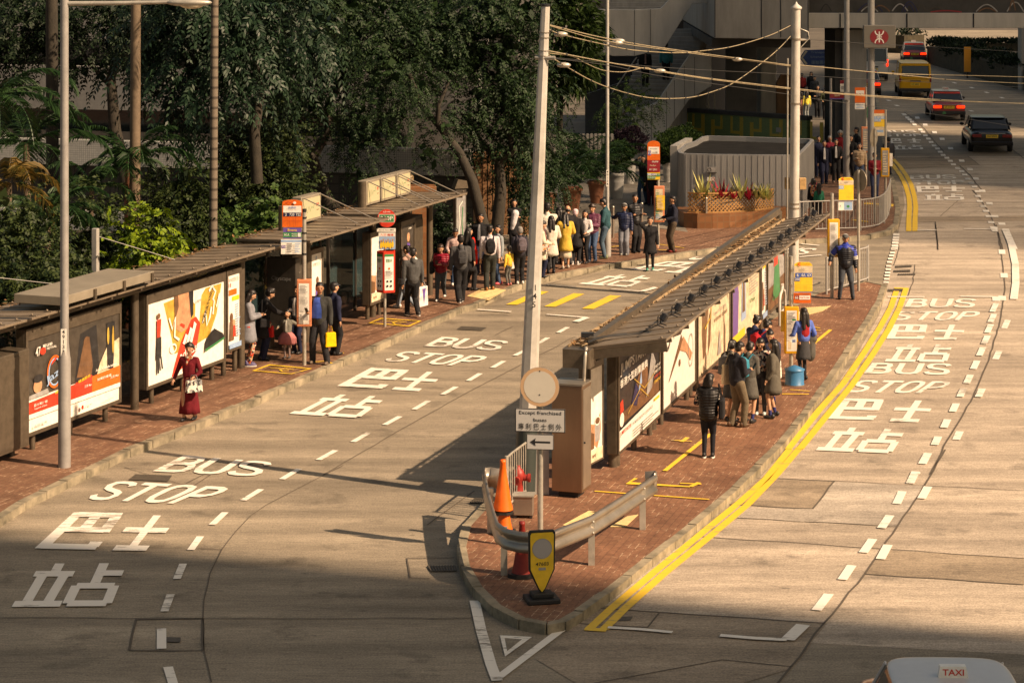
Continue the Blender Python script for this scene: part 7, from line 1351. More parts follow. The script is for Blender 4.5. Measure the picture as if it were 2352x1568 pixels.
def person(label, x, yf, yh, face, sex='f', top=('jacket', (.02, .02, .02)), bot=('trousers', (.02, .02, .03)), hair=('long', (.012, .009, .008)), shoe=(.03, .03, .03), arms=('down', 'down'), legs='stand', look=0, nod=0, lean=0, skin=None, inner=None, vox=.0125, h=None, group='people waiting for buses', z_=None, loc=None, sleeve=None, collar=None, sole=None, D=None):
    if loc is None: loc = G(x, yf, PAV if z_ is None else z_)
    if h is None: h = (yf - yh) * loc.y / F * .985
    k = h / 1.72; child = h < 1.25; t = thing('person', label, 'person', loc, R(face), group); t.scale = (k, k, k)
    sw = .178 if sex == 'f' else .205; cr = 1.06 if sex == 'f' else 1.16; hs = 1.3 if child else (1.0 if h > 1.5 else 1.06)
    ln = Matrix.Translation((0, 0, .95)) @ Matrix.Rotation(-R(lean), 4, 'X') @ Matrix.Translation((0, 0, -.95)); U = lambda p: ln @ Vector(p)
    nb = U((0, -.01, 1.44)); hm = Matrix.Translation(nb) @ Matrix.Rotation(R(look), 4, 'Z') @ Matrix.Rotation(-R(nod + lean * .5), 4, 'X') @ Matrix.Scale(hs, 4) @ Matrix.Translation((0, .01, -1.44)); HM = lambda p: hm @ Vector(p); HR = hm.to_3x3()
    st = {'stand': ((-.085, .0), (.085, .02)), 'walk': ((-.07, -.27), (.07, .28)), 'walk2': ((-.07, .25), (.07, -.25)), 'wide': ((-.19, .03), (.16, -.02)), 'step': ((-.09, -.08), (.09, .1))}[legs]
    ank = [Vector((a, b, .085 + (.06 if legs.startswith('walk') and b < 0 else 0))) for a, b in st]; J = []
    hd = -.03 if legs.startswith('walk') else 0
    for i, a in enumerate(ank): hp = Vector(((-.085, .085)[i], 0, .90 + hd)); kn, a2 = ik(hp, a, .42, .42, (0, 1, 0)); J.append((hp, kn, a2))
    AJ = []
    for i, sg in enumerate((-1, 1)):
        s = U((sg * sw, 0, 1.375)); a = arms[i]; tg = ARM[a] if isinstance(a, str) else a; tg = Vector((tg[0] * sg, tg[1], tg[2])) if isinstance(a, str) else Vector(a)
        if lean and isinstance(a, str): tg = U(tg)
        e, w = ik(s, tg, .28, .25, (sg * .45, -.8, -.5) if tg.z < 1.35 else (sg * .8, .3, -.6)); AJ.append((s, e, w))
    # one continuous body
    b = MB(); cap_(b, (0, 0, .93 + hd), U((0, .0, 1.05)), .115, .105, 12); cap_(b, U((0, 0, 1.08)), U((0, 0, 1.28)), .10, .12, 12); cap_(b, U((-sw * .6, 0, 1.32)), U((sw * .6, 0, 1.32)), .085, .085, 10); cap_(b, U((-sw, 0, 1.375)), U((sw, 0, 1.375)), .05, .05, 8); cap_(b, U((0, -.01, 1.38)), HM((0, .0, 1.53)), .055, .05)
    b.ell(HM((0, .012, 1.625)), (.082, .094, .098), 14, 0, 10, HR); b.ell(HM((0, .035, 1.57)), (.06, .06, .058), 12, 0, 8, HR); b.ell(HM((0, .108, 1.598)), (.013, .02, .02), 8, 0, 6, HR)
    for sg in (-1, 1): b.ell(HM((sg * .083, .005, 1.605)), (.012, .02, .03), 8, 0, 6, HR)
    for hp, kn, an in J: cap_(b, hp, kn, .082, .055); cap_(b, kn, an, .052, .035); cap_(b, an + Vector((0, -.02, -.04)), an + Vector((0, .12, -.055)), .035, .026, 8)
    for i, (s, e, w) in enumerate(AJ):
        sg = (-1, 1)[i]; cap_(b, s, e, .047, .038); cap_(b, e, w, .037, .026); d = (w - e).normalized(); sd = d.cross(Vector((0, 0, 1))); sd = sd.normalized() if sd.length > .1 else Vector((0, 1, 0)); up = sd.cross(d)
        if sd.y < 0: sd = -sd
        p0 = w + d * .03; cap_(b, w, w + d * .075, .027, .03, 8)
        for f_ in range(4):
            o_ = sd * (-.03 + .02 * f_); q = w + d * .085 + o_; q1 = q + d * (.034, .04, .038, .028)[f_]; q2 = q1 + (d * .6 + up * -.6) * .032; cap_(b, q, q1, .0105, .0098, 6); cap_(b, q1, q2, .0095, .0085, 6)
        q = w + d * .03 + sd * .028; cap_(b, q, q + (sd + d * .8).normalized() * .045, .012, .0095, 6)
    leg_m = bot[2] if len(bot) > 2 else None
    def mf(c):
        r = np.zeros(len(c)); inv = np.array(hm.inverted()); hc = c @ inv[:3, :3].T + inv[:3, 3]
        for sg in (-1, 1): r[(np.hypot((hc[:, 0] - sg * .032) / 1.5, hc[:, 2] - 1.618) < .0095) & (hc[:, 1] > .07)] = 1; r[(abs(hc[:, 0] - sg * .034) < .02) & (abs(hc[:, 2] - 1.641) < .0035) & (hc[:, 1] > .07)] = 1
        r[(np.hypot(hc[:, 0] / 2.3, hc[:, 2] - 1.558) < .0095) & (hc[:, 1] > .07)] = 2
        if leg_m: r[(c[:, 2] < .88) & (abs(c[:, 0]) < .26) & ((c[:, 2] < .7) | (abs(c[:, 0]) < .17))] = 3
        if len(bot) > 3: r[c[:, 2] < .2] = 4
        return r
    mats = [skin or M_SK, M_EYE, M_LIP] + ([leg_m] if leg_m else []) ; mats += [M_SK] * (4 - len(mats)) + ([bot[3]] if len(bot) > 3 else [])
    remesh('body', b, mats, t, vox, 1, .4, mf)
    # lower clothing
    kb = bot[0]; bm = bot[1] if not isinstance(bot[1], tuple) else cloth(bot[1])
    if kb in ('trousers', 'jeans', 'leggings', 'loose'):
        r_ = {'trousers': (.115, .086, .08, .07), 'jeans': (.11, .078, .07, .057), 'leggings': (.102, .07, .064, .045), 'loose': (.122, .1, .095, .09)}[kb]; m_ = MB(); cap_(m_, (-.03, 0, .90 + hd), (.03, 0, 1.0 + hd), .135, .125, 12); cap_(m_, (-.05, -.01, .88 + hd), (.05, -.01, .88 + hd), .1, .1)
        for hp, kn, an in J: cap_(m_, hp, kn, r_[0], r_[1]); cap_(m_, kn, an + Vector((0, 0, -.02)), r_[2], r_[3])
        remesh('trousers', m_, [bm], t, .016, 3)
    elif kb in ('skirt', 'long_skirt', 'tutu', 'dress'):
        z0 = {'skirt': .52, 'long_skirt': .34, 'tutu': .55, 'dress': .17}[kb]; rh = {'skirt': .19, 'long_skirt': .19, 'tutu': .34, 'dress': .24}[kb]; m_ = MB(); v = []; K = 28; Nn = 7
        for i in range(Nn + 1):
            f = i / Nn; zz = 1.02 + (z0 - 1.02) * f; rr = .118 + (rh - .118) * (f ** .8 if kb != 'tutu' else min(1, f * 1.8) ** .7)
            for j in range(K): a = 2 * math.pi * j / K; fo = 1 + (.09 if kb in ('dress', 'tutu') else .045) * f * math.sin(a * 7 + i * .35) ; v.append((rr * fo * math.cos(a), rr * .84 * fo * math.sin(a) + (st[1][1] + st[0][1]) * .3 * f, zz))
        m_.add(v, [(i * K + j, (i + 1) * K + j, (i + 1) * K + (j + 1) % K, i * K + (j + 1) % K) for i in range(Nn) for j in range(K)], 0, True); o = m_.build('skirt', bm, t); s = o.modifiers.new('s', 'SOLIDIFY'); s.thickness = .006
    # upper clothing
    kt = top[0]; tm = top[1] if not isinstance(top[1], tuple) else cloth(top[1], 'puffer' if kt == 'puffer' else '')
    fat = {'shirt': 0, 'jacket': .016, 'puffer': .034, 'coat': .026, 'vest': .052, 'sweater': .012, 'dress': -.002}[kt]; hem = {'shirt': .93, 'jacket': .86, 'puffer': .86, 'coat': .56, 'vest': .82, 'sweater': .85, 'dress': .95}[kt]
    m_ = MB(); [cap_(m_, U((s_ * .03, 0, 1.02)), U((s_ * .04, 0, 1.28)), .118 * cr + fat * .8, .126 * cr + fat, 14) for s_ in (-1, 1)]; cap_(m_, U((-sw * .62, 0, 1.32)), U((sw * .62, 0, 1.32)), .098 + fat * .7, .098 + fat * .7, 12); cap_(m_, U((-sw, 0, 1.385)), U((sw, 0, 1.385)), .058 + fat * .4, .058 + fat * .4, 10)
    if hem < .95: cap_(m_, (0, 0, hem + .1), U((0, 0, 1.05)), .135 * cr + fat, .125 * cr + fat, 14); cap_(m_, (-.045, 0, hem + .09), (.045, 0, hem + .09), .115 + fat, .115 + fat, 12)
    cap_(m_, U((0, -.01, 1.40)), U((0, -.008, 1.455)), .075 + fat * .3, .066 + fat * .3)
    if top[0] in ('jacket', 'sweater') and collar: cap_(m_, U((0, -.07, 1.42)), U((0, -.10, 1.40)), .075, .07)
    def sleeves(q, f2):
        for s, e, w in AJ: cap_(q, s, e, .066 + f2, .056 + f2 * .8); cap_(q, e, w - (w - e).normalized() * .02, .055 + f2 * .8, .044 + f2 * .7)
    if kt not in ('vest',): sleeves(m_, fat * .55)
    remesh({'jacket': 'jacket', 'shirt': 'shirt', 'puffer': 'padded_jacket', 'coat': 'coat', 'vest': 'padded_vest', 'sweater': 'sweater', 'dress': 'dress_top'}[kt], m_, [tm], t, .015, 3)
    if kt == 'vest': m_ = MB(); sleeves(m_, 0); remesh('sleeves', m_, [cloth(sleeve or (.03, .02, .02), 'floral')], t, .015, 2)
    if kt == 'coat':
        m_ = MB(); v = []; K = 24
        for i in range(6):
            f = i / 5; zz = 1.0 + (hem - 1.0) * f; rr = .155 * cr + .07 * f
            for j in range(K): a = 2 * math.pi * j / K; fo = 1 + .03 * f * math.sin(a * 5); v.append((rr * fo * math.cos(a), rr * .86 * fo * math.sin(a), zz))
        m_.add(v, [(i * K + j, (i + 1) * K + j, (i + 1) * K + (j + 1) % K, i * K + (j + 1) % K) for i in range(5) for j in range(K)], 0, True); o = m_.build('coat_tail', tm, t); s = o.modifiers.new('s', 'SOLIDIFY'); s.thickness = .01
    if inner:
        m_ = MB(); hw = .035 if kt != 'vest' else .03; v = []
        for i in range(7): zz = 1.45 - i * .075; yy = .128 * cr + fat + .014 + (0 if i > 1 else -.045 + .02 * i); ww = hw * (.7 + .5 * min(i, 3) / 3); v += [U((-ww, yy, zz)), U((0, yy + .008, zz)), U((ww, yy, zz))]
        m_.add(v, [(i * 3 + j, (i + 1) * 3 + j, (i + 1) * 3 + j + 1, i * 3 + j + 1) for i in range(6) for j in range(2)], 0, True); m_.build('shirt_front', cloth(inner), t)
    if collar and not (top[0] in ('jacket', 'sweater')): m_ = MB(); cap_(m_, U((-.05, .03, 1.42)), U((.05, .03, 1.42)), .055, .055); cap_(m_, U((0, .06, 1.40)), U((.02, .11, 1.28)), .05, .03); cap_(m_, U((0, -.03, 1.42)), U((0, -.05, 1.43)), .07, .06); remesh('scarf', m_, [cloth(collar, 'pattern' if collar[0] > .3 else '')], t, .014, 2)
    # hair or hat
    hk = hair[0]; hc_ = hair[1]
    m_ = MB(); cover = cloth(hc_) if hk in ('beanie',) else mat('hair_%.3f' % hc_[0], hc_, .45, var=.3, scale=30, stretch=(1, 1, .2), bump=.4)
    if hk in ('short', 'curly', 'long', 'bun', 'pony', 'bob', 'cap', 'beanie'):
        q = .010 if hk == 'curly' else 0
        m_.ell(HM((0, -.012, 1.674)), (.090 + q, .102 + q, .078 + q), 16, 0, 10, HR); m_.ell(HM((0, -.042, 1.62)), (.09 + q, .076 + q, .095), 14, 0, 8, HR)
        if hk in ('long',): [cap_(m_, HM((s_ * .04, -.06, 1.60)), U((s_ * .055, -.12, 1.30 + .03 * s_)), .065, .05) for s_ in (-1, 1)]; [cap_(m_, HM((s_ * .08, -.01, 1.64)), U((s_ * .10, -.01, 1.42)), .028, .024, 8) for s_ in (-1, 1)]
        if hk == 'bob': cap_(m_, HM((-.03, -.05, 1.6)), HM((-.05, -.06, 1.48)), .075, .065); cap_(m_, HM((.03, -.05, 1.6)), HM((.05, -.05, 1.49)), .075, .06); [cap_(m_, HM((s_ * .07, .0, 1.64)), HM((s_ * .072, .005, 1.53)), .024, .022, 8) for s_ in (-1, 1)]
        if hk == 'curly': [m_.ell(HM((.09 * math.cos(a) , -.02 + .085 * math.sin(a), 1.66 + .02 * math.sin(a * 3))), (.035, .035, .04), 8, 0, 6) for a in [i * .6 + 3.0 for i in range(7)]]; m_.ell(HM((0, 0, 1.73)), (.07, .075, .04), 10, 0, 6)
        if hk == 'bun': m_.ell(HM((0, -.11, 1.70)), (.042, .042, .042), 10, 0, 8)
        if hk == 'pony': m_.ell(HM((0, -.11, 1.68)), (.03, .035, .03), 8, 0, 6); cap_(m_, HM((0, -.125, 1.66)), HM((0, -.15, 1.47)), .032, .018)
        if hk == 'beanie': m_.ell(HM((0, -.005, 1.665)), (.092, .103, .085), 14, 0, 8, HR)
        remesh('hair' if hk not in ('beanie',) else 'knitted_hat', m_, [cover], t, .013, 1)
    if hk == 'cap':
        m_ = MB(); m_.ell(HM((0, .0, 1.675)), (.09, .105, .07), 14, 0, 8, HR); m_.ell(HM((0, .11, 1.662)), (.065, .06, .012), 12, 0, 6, HR); remesh('cap', m_, [cloth(hair[2])], t, .012, 1)
    if hk == 'bald': m_.ell(HM((0, -.045, 1.60)), (.08, .06, .05), 12, 0, 8, HR); remesh('hair', m_, [cover], t, .014, 1)
    # shoes
    for i, (hp, kn, an) in enumerate(J):
        m_ = MB(); m_.ell((an.x, an.y + .035, an.z - .045), (.044, .132, .045), 14, 0, 8); m_.ell((an.x, an.y - .045, an.z - .025), (.042, .055, .055), 12, 0, 8); m_.v = [(v[0], v[1], max(v[2], an.z - .085 + .004)) for v in m_.v]; sh_ = m_.build('shoe', mat('shoe_%.2f_%.2f_%.2f' % shoe, shoe, .45, var=.1), t)
        if sole: m_ = MB(); m_.prism([(an.x + .046 * math.cos(a), an.y + .03 + .136 * math.sin(a)) for a in [j * math.pi / 8 for j in range(16)]], an.z - .086, an.z - .06); m_.build('sole', cloth(sole), sh_)
    t['_h'] = 0; del t['_h']
    return t, AJ, k
def held(name, label, cat, pr, pos, group=None):           # a separate thing carried by a person
    t, AJ, k = pr; q = Matrix.Rotation(t.rotation_euler.z, 3, 'Z') @ (Vector(pos) * k) + t.location; o = thing(name, label, cat, q, t.rotation_euler.z, group); return o
def backpack(pr, label, col, kind=''):
    t = held('backpack', label, 'backpack', pr, (0, -.13, 1.0), 'backpacks'); m_ = MB(); m_.ell((0, -.09, .2), (.145, .095, .22), 12, 0, 8); m_.box(-.11, .11, -.17, -.02, 0.03, .36); remesh('pack', m_, [cloth(col, kind)], t, .016, 4)
    m_ = MB(); m_.box(-.09, .09, -.215, -.16, .05, .2); m_.build('front_pocket', cloth(tuple(c * .8 for c in col), kind), t, bevel=.02)
    for s in (-1, 1): m_ = MB(); m_.tube([(s * .09, -.03, .36), (s * .1, .1, .44), (s * .11, .27, .36), (s * .12, .28, .2), (s * .12, .1, .02)], .016, 6); m_.build('strap', cloth(tuple(c * .6 for c in col)), t)
def hand_bag(pr, side, label, col, w=.26, h=.22, d=.1, kind='', drop=.12, name='handbag', cat='handbag', strap=None, logo=None):
    w_ = pr[1][side][2]; t = held(name, label, cat, pr, (w_.x, w_.y + .03, w_.z - drop - h), 'carried bags'); m_ = MB(); m_.prism_xz([(-w * .5, 0), (w * .5, 0), (w * .44, h), (-w * .44, h)], -d / 2, d / 2); o = m_.build('bag_body', cloth(col, kind), t, bevel=.02); o.rotation_euler = (0, 0, R(40))
    m_ = MB(); m_.tube([(-w * .25, 0, h), (-w * .15, 0, h + drop * .9), (w * .15, 0, h + drop * .9), (w * .25, 0, h)], .008, 6); m_.build('handle', cloth(tuple(c * .5 for c in col)), t)
    if logo: m_ = MB(); logo(m_, w, h, d); o2 = m_.build('print', PR, t); o2.rotation_euler = (0, 0, R(40))
    return t
def shoulder_bag(pr, side, label, col, kind='', w=.3, h=.32, name='shoulder_bag'):
    s = pr[1][side][0]; sg = -1 if side == 0 else 1; t = held(name, label, 'bag', pr, (s.x + sg * .1, .02, .82), 'carried bags'); m_ = MB(); m_.prism_yz([(-w / 2, 0), (w / 2, 0), (w * .45, h), (-w * .45, h)], -.05, .05); m_.build('bag_body', cloth(col, kind), t, bevel=.03)
    m_ = MB(); m_.tube([(0, -w * .3, h), (-sg * .06, -.05, .62), (-sg * .06, .05, .62), (0, w * .3, h)], .012, 6); m_.build('strap', cloth(tuple(c * .7 for c in col)), t); return t
def phone(pr, side, label):
    w_ = pr[1][side][2]; t = held('mobile_phone', label, 'phone', pr, (w_.x, w_.y + .08, w_.z + .03), 'phones in hands'); m_ = MB(); m_.box(-.035, .035, -.005, .005, -.02, .12); o = m_.build('phone_body', M_BLACKP, t, bevel=.004); o.rotation_euler = (R(-35), 0, 0)
BK = (.012, .012, .014); NV_ = (.014, .018, .045); GRY = (.13, .13, .135); DG = (.045, .045, .048); CRM = (.62, .55, .42); JN = (.05, .09, .17); WH = (.68, .66, .62); BRN = (.09, .055, .03); HB = (.012, .009, .008); HBR = (.03, .016, .01); HG = (.35, .34, .32)
pe = person
fx = lambda x: 516.8 + .29296 * x; fy = lambda y: 401.9 + .29296 * y; gx = lambda x: 976.1 + .29296 * x
# left pavement, near
p = pe('woman in a long dark red velvet dress and bright scarf walking past the shoe poster', 435, 965, 787, 165, 'f', ('dress', (.13, .006, .012)), ('dress', (.13, .006, .012)), ('curly', HB), BK, ((-.22, .24, 1.04), (.36, .03, .92)), 'step', collar=(.7, .12, .04), vox=.011, look=10)
hand_bag(p, 0, 'black and white checked handbag on the arm of the woman in red velvet', (.5, .5, .48), .34, .24, .14, 'plaid', .1)
p = pe('woman in a long grey coat and patterned leggings looking down at her phone', 570, 840, 662.6, -80, 'f', ('coat', (.20, .205, .23)), ('leggings', cloth((.5, .3, .2), 'pattern')), ('long', HB), (.12, .10, .22), ('phone', 'phone'), nod=25, sole=WH); phone(p, 1, 'phone held by the woman in the long grey coat')
p = pe('curly haired woman in black reaching down to the child in a pink skirt', 602, 826.7, 670, -75, 'f', ('coat', BK), ('trousers', NV_), ('curly', HB), BK, ((.15, .15, .85), (.05, .52, 1.08)), 'stand', lean=14, nod=20, h=1.62)
hand_bag(p, 0, 'small red paper bag held by the curly haired woman in black', (.5, .02, .02), .2, .26, .08, '', .1, 'paper_bag', 'bag'); shoulder_bag(p, 1, 'black shoulder bag of the curly haired woman', BK, w=.24, h=.2)
pe('small girl in a grey cardigan and pink net skirt beside the shelter panel', 660, 822.3, 715.4, 170, 'f', ('sweater', (.16, .155, .13)), ('tutu', (.45, .16, .16), cloth((.30, .22, .2))), ('bob', HB), DG, ((-.5, .0, 1.25), (.35, .1, 1.15)), 'stand', inner=(.5, .48, .42))
pe('person in a white and dark top mostly hidden behind the salmon timetable case', 684, 812, 655, 150, 'm', ('jacket', DG), ('jeans', NV_), ('short', HB), BK, ('down', 'phone'), inner=WH)
p = pe('man in an open dark cardigan and bright blue shirt holding a phone', 733.6, 835.5, 648, 165, 'm', ('jacket', (.035, .036, .034)), ('trousers', (.022, .022, .026)), ('short', HB), (.12, .085, .06), ((-.27, .03, .80), (.16, .26, 1.13)), 'wide', look=25, inner=(.045, .10, .42), skin=M_SKD, vox=.011, sole=None); phone(p, 1, 'phone in the raised hand of the man in the blue shirt')
m_ = MB(); v = []
for i in range(8): zz = 1.44 - i * .062; yy = .186 + (-.06 if i == 0 else 0); ww = .06 + .012 * min(i, 4); v += [(-ww, yy - .02, zz), (0, yy, zz), (ww, yy - .02, zz)]
m_.add(v, [(i * 3 + j, (i + 1) * 3 + j, (i + 1) * 3 + j + 1, i * 3 + j + 1) for i in range(7) for j in range(2)], 0, True); m_.build('shirt_front', cloth((.045, .10, .42)), p[0])
hand_bag(p, 0, 'yellow plastic shopping bag with black lettering beside the man in blue', (.78, .48, .02), .26, .32, .14, '', .14, 'shopping_bag', 'bag', logo=lambda m, w, h, d: m.text('Ca', TM(0, -d / 2 - .004, h * .45), .12, None, K_, .02))
pe('man in a dark flat cap standing behind the man in the blue shirt', 768, 815, 647.4, -60, 'm', ('jacket', NV_), ('trousers', BK), ('cap', HB, (.03, .03, .035)), BK, ('down', 'down'))
# walking group by the third shelter
p = pe('woman in a pale pink hoodie and light jeans with a patterned backpack', 934, 709, 563, 70, 'f', ('sweater', (.42, .26, .22)), ('jeans', (.22, .27, .33)), ('bun', HB), (.6, .58, .55), ('down', 'bent'), 'walk', collar=(1, 0, 0)); backpack(p, 'grey patterned backpack of the woman in the pink hoodie', (.3, .27, .22), 'plaid')
p = pe('man in a dark grey hooded top carrying a white and purple shopping bag', 948, 727, 569, 20, 'm', ('sweater', (.065, .066, .066)), ('trousers', BK), ('short', HB), (.05, .05, .05), ('down', (.27, .06, .80)), 'walk2', look=-30, collar=(1, 0, 0), sole=WH)
hand_bag(p, 1, 'large white shopping bag with a purple diamond carried by the man in grey', (.66, .64, .64), .42, .5, .14, '', .12, 'shopping_bag', 'bag', logo=lambda m, w, h, d: m.add([(-.08, -d / 2 - .004, h * .9), (0, -d / 2 - .004, .06), (.08, -d / 2 - .004, h * .9)], [(0, 1, 2)], PU))
t_ = shoulder_bag(p, 0, 'black waist bag of the man in the grey hooded top', BK, w=.26, h=.16)
p = pe('woman in a dark red padded jacket looking down at her phone while walking', 1013, 689, 560, 170, 'f', ('puffer', (.22, .01, .025)), ('jeans', (.06, .07, .075)), ('long', HBR), (.6, .58, .56), ('phone', 'phone'), 'walk', nod=20); phone(p, 1, 'phone of the woman in the dark red padded jacket'); shoulder_bag(p, 1, 'black shoulder bag of the woman in dark red', BK)
p = pe('man in a charcoal jacket and wide black trousers walking away', 1058, 696, 538, 10, 'm', ('jacket', (.06, .06, .062)), ('loose', BK), ('short', HB), DG, ('down', 'strap'), 'walk', collar=(1, 0, 0), sole=WH); backpack(p, 'grey backpack with straps on the man in the charcoal jacket', DG)
pe('woman in a pale pink sweater behind the walking man with the grey backpack', 1046, 655, 522, 180, 'f', ('sweater', (.45, .32, .3)), ('jeans', JN), ('pony', HB), WH, ('down', 'bent'), nod=25, skin=M_SKD)
p = pe('woman in black with a long bright red scarf facing right', 1077, 667, 522, -60, 'f', ('coat', BK), ('trousers', BK), ('long', HB), BK, ('bent', 'down'), 'step'); m_ = MB(); cap_(m_, (0, .13, 1.42), (.05, .17, 1.1), .05, .07); cap_(m_, (.05, .17, 1.1), (.05, .17, .78), .07, .08); remesh('red_scarf', m_, [cloth((.62, .015, .01))], p[0], .016, 2); shoulder_bag(p, 0, 'small white shoulder bag of the woman with the red scarf', (.5, .48, .45), w=.2, h=.14)
p = pe('man in a white shirt and dark trousers with a big black backpack', 1125, 667, 516, 5, 'm', ('shirt', (.55, .50, .52)), ('trousers', (.03, .034, .03)), ('short', HB), (.3, .12, .03), ('down', 'down'), 'step', look=-25); backpack(p, 'large black backpack on the man in the white shirt', BK)
pe('tall man in a dark jacket beneath the leaning trees', 1104, 630, 490, 165, 'm', ('jacket', BK), ('trousers', NV_), ('short', HB), BK, inner=(.3, .3, .32), skin=M_SKD)
pe('woman with glasses and a pale scarf turned toward the man with the backpack', 1144, 653, 516, 120, 'f', ('jacket', (.25, .28, .3)), ('jeans', JN), ('bob', HB), (.5, .08, .1), look=20)
pe('small child in a yellow top and grey trousers at the pavement edge', 1169, 655, 567.4, 40, 'f', ('sweater', (.72, .46, .07)), ('leggings', (.12, .12, .11)), ('pony', HB), (.6, .2, .18), ('down', (.3, .12, .85)))
p = pe('woman in sunglasses and dark clothes holding a crumpled white coat', 1181, 576, 457.6, 178, 'f', ('coat', BK), ('trousers', BK), ('long', HB), BK, ('crossed', 'crossed')); m_ = MB(); cap_(m_, (-.05, .26, 1.3), (.02, .28, .95), .13, .1); cap_(m_, (.0, .28, 1.0), (.06, .26, .8), .1, .07); remesh('folded_coat', m_, [cloth((.6, .58, .6))], p[0], .02, 1)
p = pe('person with a grey backpack half hidden by pole 145', 1194, 653, 520, 15, 'f', ('jacket', (.03, .028, .04)), ('trousers', BK), ('beanie', (.2, .19, .18)), WH, ('down', 'down')); backpack(p, 'grey and purple backpack half hidden by pole 145', (.12, .10, .12)); hand_bag(p, 0, 'white plastic bag hanging from a hand beside pole 145', (.6, .54, .5), .24, .26, .12, '', .12, 'plastic_bag', 'bag')
# queue right of pole 145
p = pe('woman in a cream cardigan with a colourful woven bag, nearest the white pole', 1243, 637, 506, -80, 'f', ('coat', CRM), ('trousers', NV_), ('bun', HB), BK, ('bent', 'bent'), nod=20, h=1.56); shoulder_bag(p, 1, 'striped colourful woven shoulder bag in the queue', (.3, .08, .12), 'pattern', w=.34, h=.2)
pe('woman with very long straight black hair in a cream sweater, seen from behind', 1266, 628, 500, 10, 'f', ('coat', (.60, .54, .46)), ('leggings', BK), ('long', HB), BK, ('bent', 'bent'), h=1.6); 
q = COL.objects[-1]
pe('man in a cream jumper standing with both arms wrapped in front of him', 1257, 618, 464.9, 0, 'm', ('sweater', (.66, .62, .52)), ('trousers', DG), ('short', HB), BK, ('crossed', 'crossed'))
pe('woman in a mustard yellow coat over a cream skirt bending her head', 1299, 617, 490, 5, 'f', ('coat', (.55, .36, .06)), ('long_skirt', (.56, .48, .36)), ('long', HB), (.5, .45, .38), ('bent', 'bent'), 'step', nod=30, h=1.6)
pe('balding man in black standing behind the woman in the mustard coat', 1304, 608, 470.7, 5, 'm', ('jacket', BK), ('trousers', DG), ('bald', HB), BK)
p = pe('woman in black wearing a pale pink knitted hat in the queue', 1322, 607, 479.5, -20, 'f', ('coat', BK), ('trousers', BK), ('beanie', (.55, .42, .44)), (.5, .48, .46), sole=WH); shoulder_bag(p, 0, 'pale patterned tote bag beside the knitted hat', (.5, .48, .45), 'dots')
p = pe('woman in a white spotted blouse with a pink bag looking at the road', 1344, 605, 482.5, 150, 'f', ('sweater', cloth((.62, .57, .55), 'dots')), ('leggings', BK), ('long', HB), BK, ('bent', 'down'), look=15); shoulder_bag(p, 1, 'small pink shoulder bag of the woman in the spotted blouse', (.55, .2, .22), w=.22, h=.3)
pe('woman in a purple padded jacket and jeans near the lamp column', 1361, 602, 467.8, 160, 'f', ('puffer', (.11, .03, .06)), ('jeans', JN), ('curly', HBR), (.1, .1, .12), ('phone', 'bent'), nod=10)
pe('man in a teal jacket and jeans at the end of the queue', 1390, 594, 454.6, 80, 'm', ('jacket', (.02, .07, .085)), ('jeans', (.06, .10, .14)), ('short', HB), (.16, .18, .1), ('bent', 'bent'), nod=20)
pe('extra dark coated person hidden in the middle of the queue', 1284, 607, 475, 10, 'f', ('coat', BK), ('trousers', BK), ('long', HB), BK)
p = pe('old man in a navy jacket and cap resting a raised arm on the lamp column', 1434, 586, 467.8, 165, 'm', ('puffer', (.012, .018, .05)), ('loose', (.19, .20, .23)), ('cap', HG, (.045, .04, .038)), (.22, .22, .2), ((-.27, .05, .80), (.52, .02, 1.28)), skin=M_SKD)
pe('man in a black hooded jacket with crossed arms by a steel bollard', 1459, 580, 445.8, -150, 'm', ('puffer', BK), ('trousers', BK), ('short', HB), BK, ('crossed', 'crossed'), look=-30, skin=M_SKD)
p = pe('woman in black with green trainers crossing the road with a phone at her ear', 1493, 620, 498.6, 175, 'f', ('coat', BK), ('leggings', BK), ('short', HB), (.03, .24, .18), ((-.25, .03, .85), 'ear'), 'step', z_=.025)
pe('man in a black blazer and brown trousers with dark red shoes', 1545, 579, 450, 105, 'm', ('jacket', (.010, .012, .025)), ('trousers', (.065, .045, .03)), ('short', HB), (.2, .02, .015), ('bent', 'bent'), look=0, skin=M_SKD)
p = pe('woman in black top and blue jeans raising a hand behind the orange route board', 1478, 469, 356, 140, 'f', ('shirt', BK), ('jeans', (.035, .08, .15)), ('long', HB), BK, ('down', (.12, .18, 1.6)), 'step'); hand_bag(p, 0, 'black handbag hanging beside the orange route board', BK, .3, .24)
pe('person in dark top and burgundy trousers behind the orange route board', 1496, 472, 362, 175, 'f', ('coat', BK), ('trousers', (.07, .015, .02)), ('short', HB), NV_)
# on the stair
a = P(1482, 199, 103.2); pe('person in black coming down the concrete stair', 0, 0, 0, 180, 'm', ('jacket', BK), ('trousers', BK), ('short', HB), BK, loc=a, h=1.7, group='people in the distance', vox=.02, legs='step', inner=(.3, .2, .2))
a = P(1530, 188, 104.2); pe('person in a turquoise jacket going up the concrete stair', 0, 0, 0, 0, 'm', ('puffer', (.015, .17, .2)), ('trousers', BK), ('short', HB), BK, loc=a, h=1.72, group='people in the distance', vox=.02, legs='step')
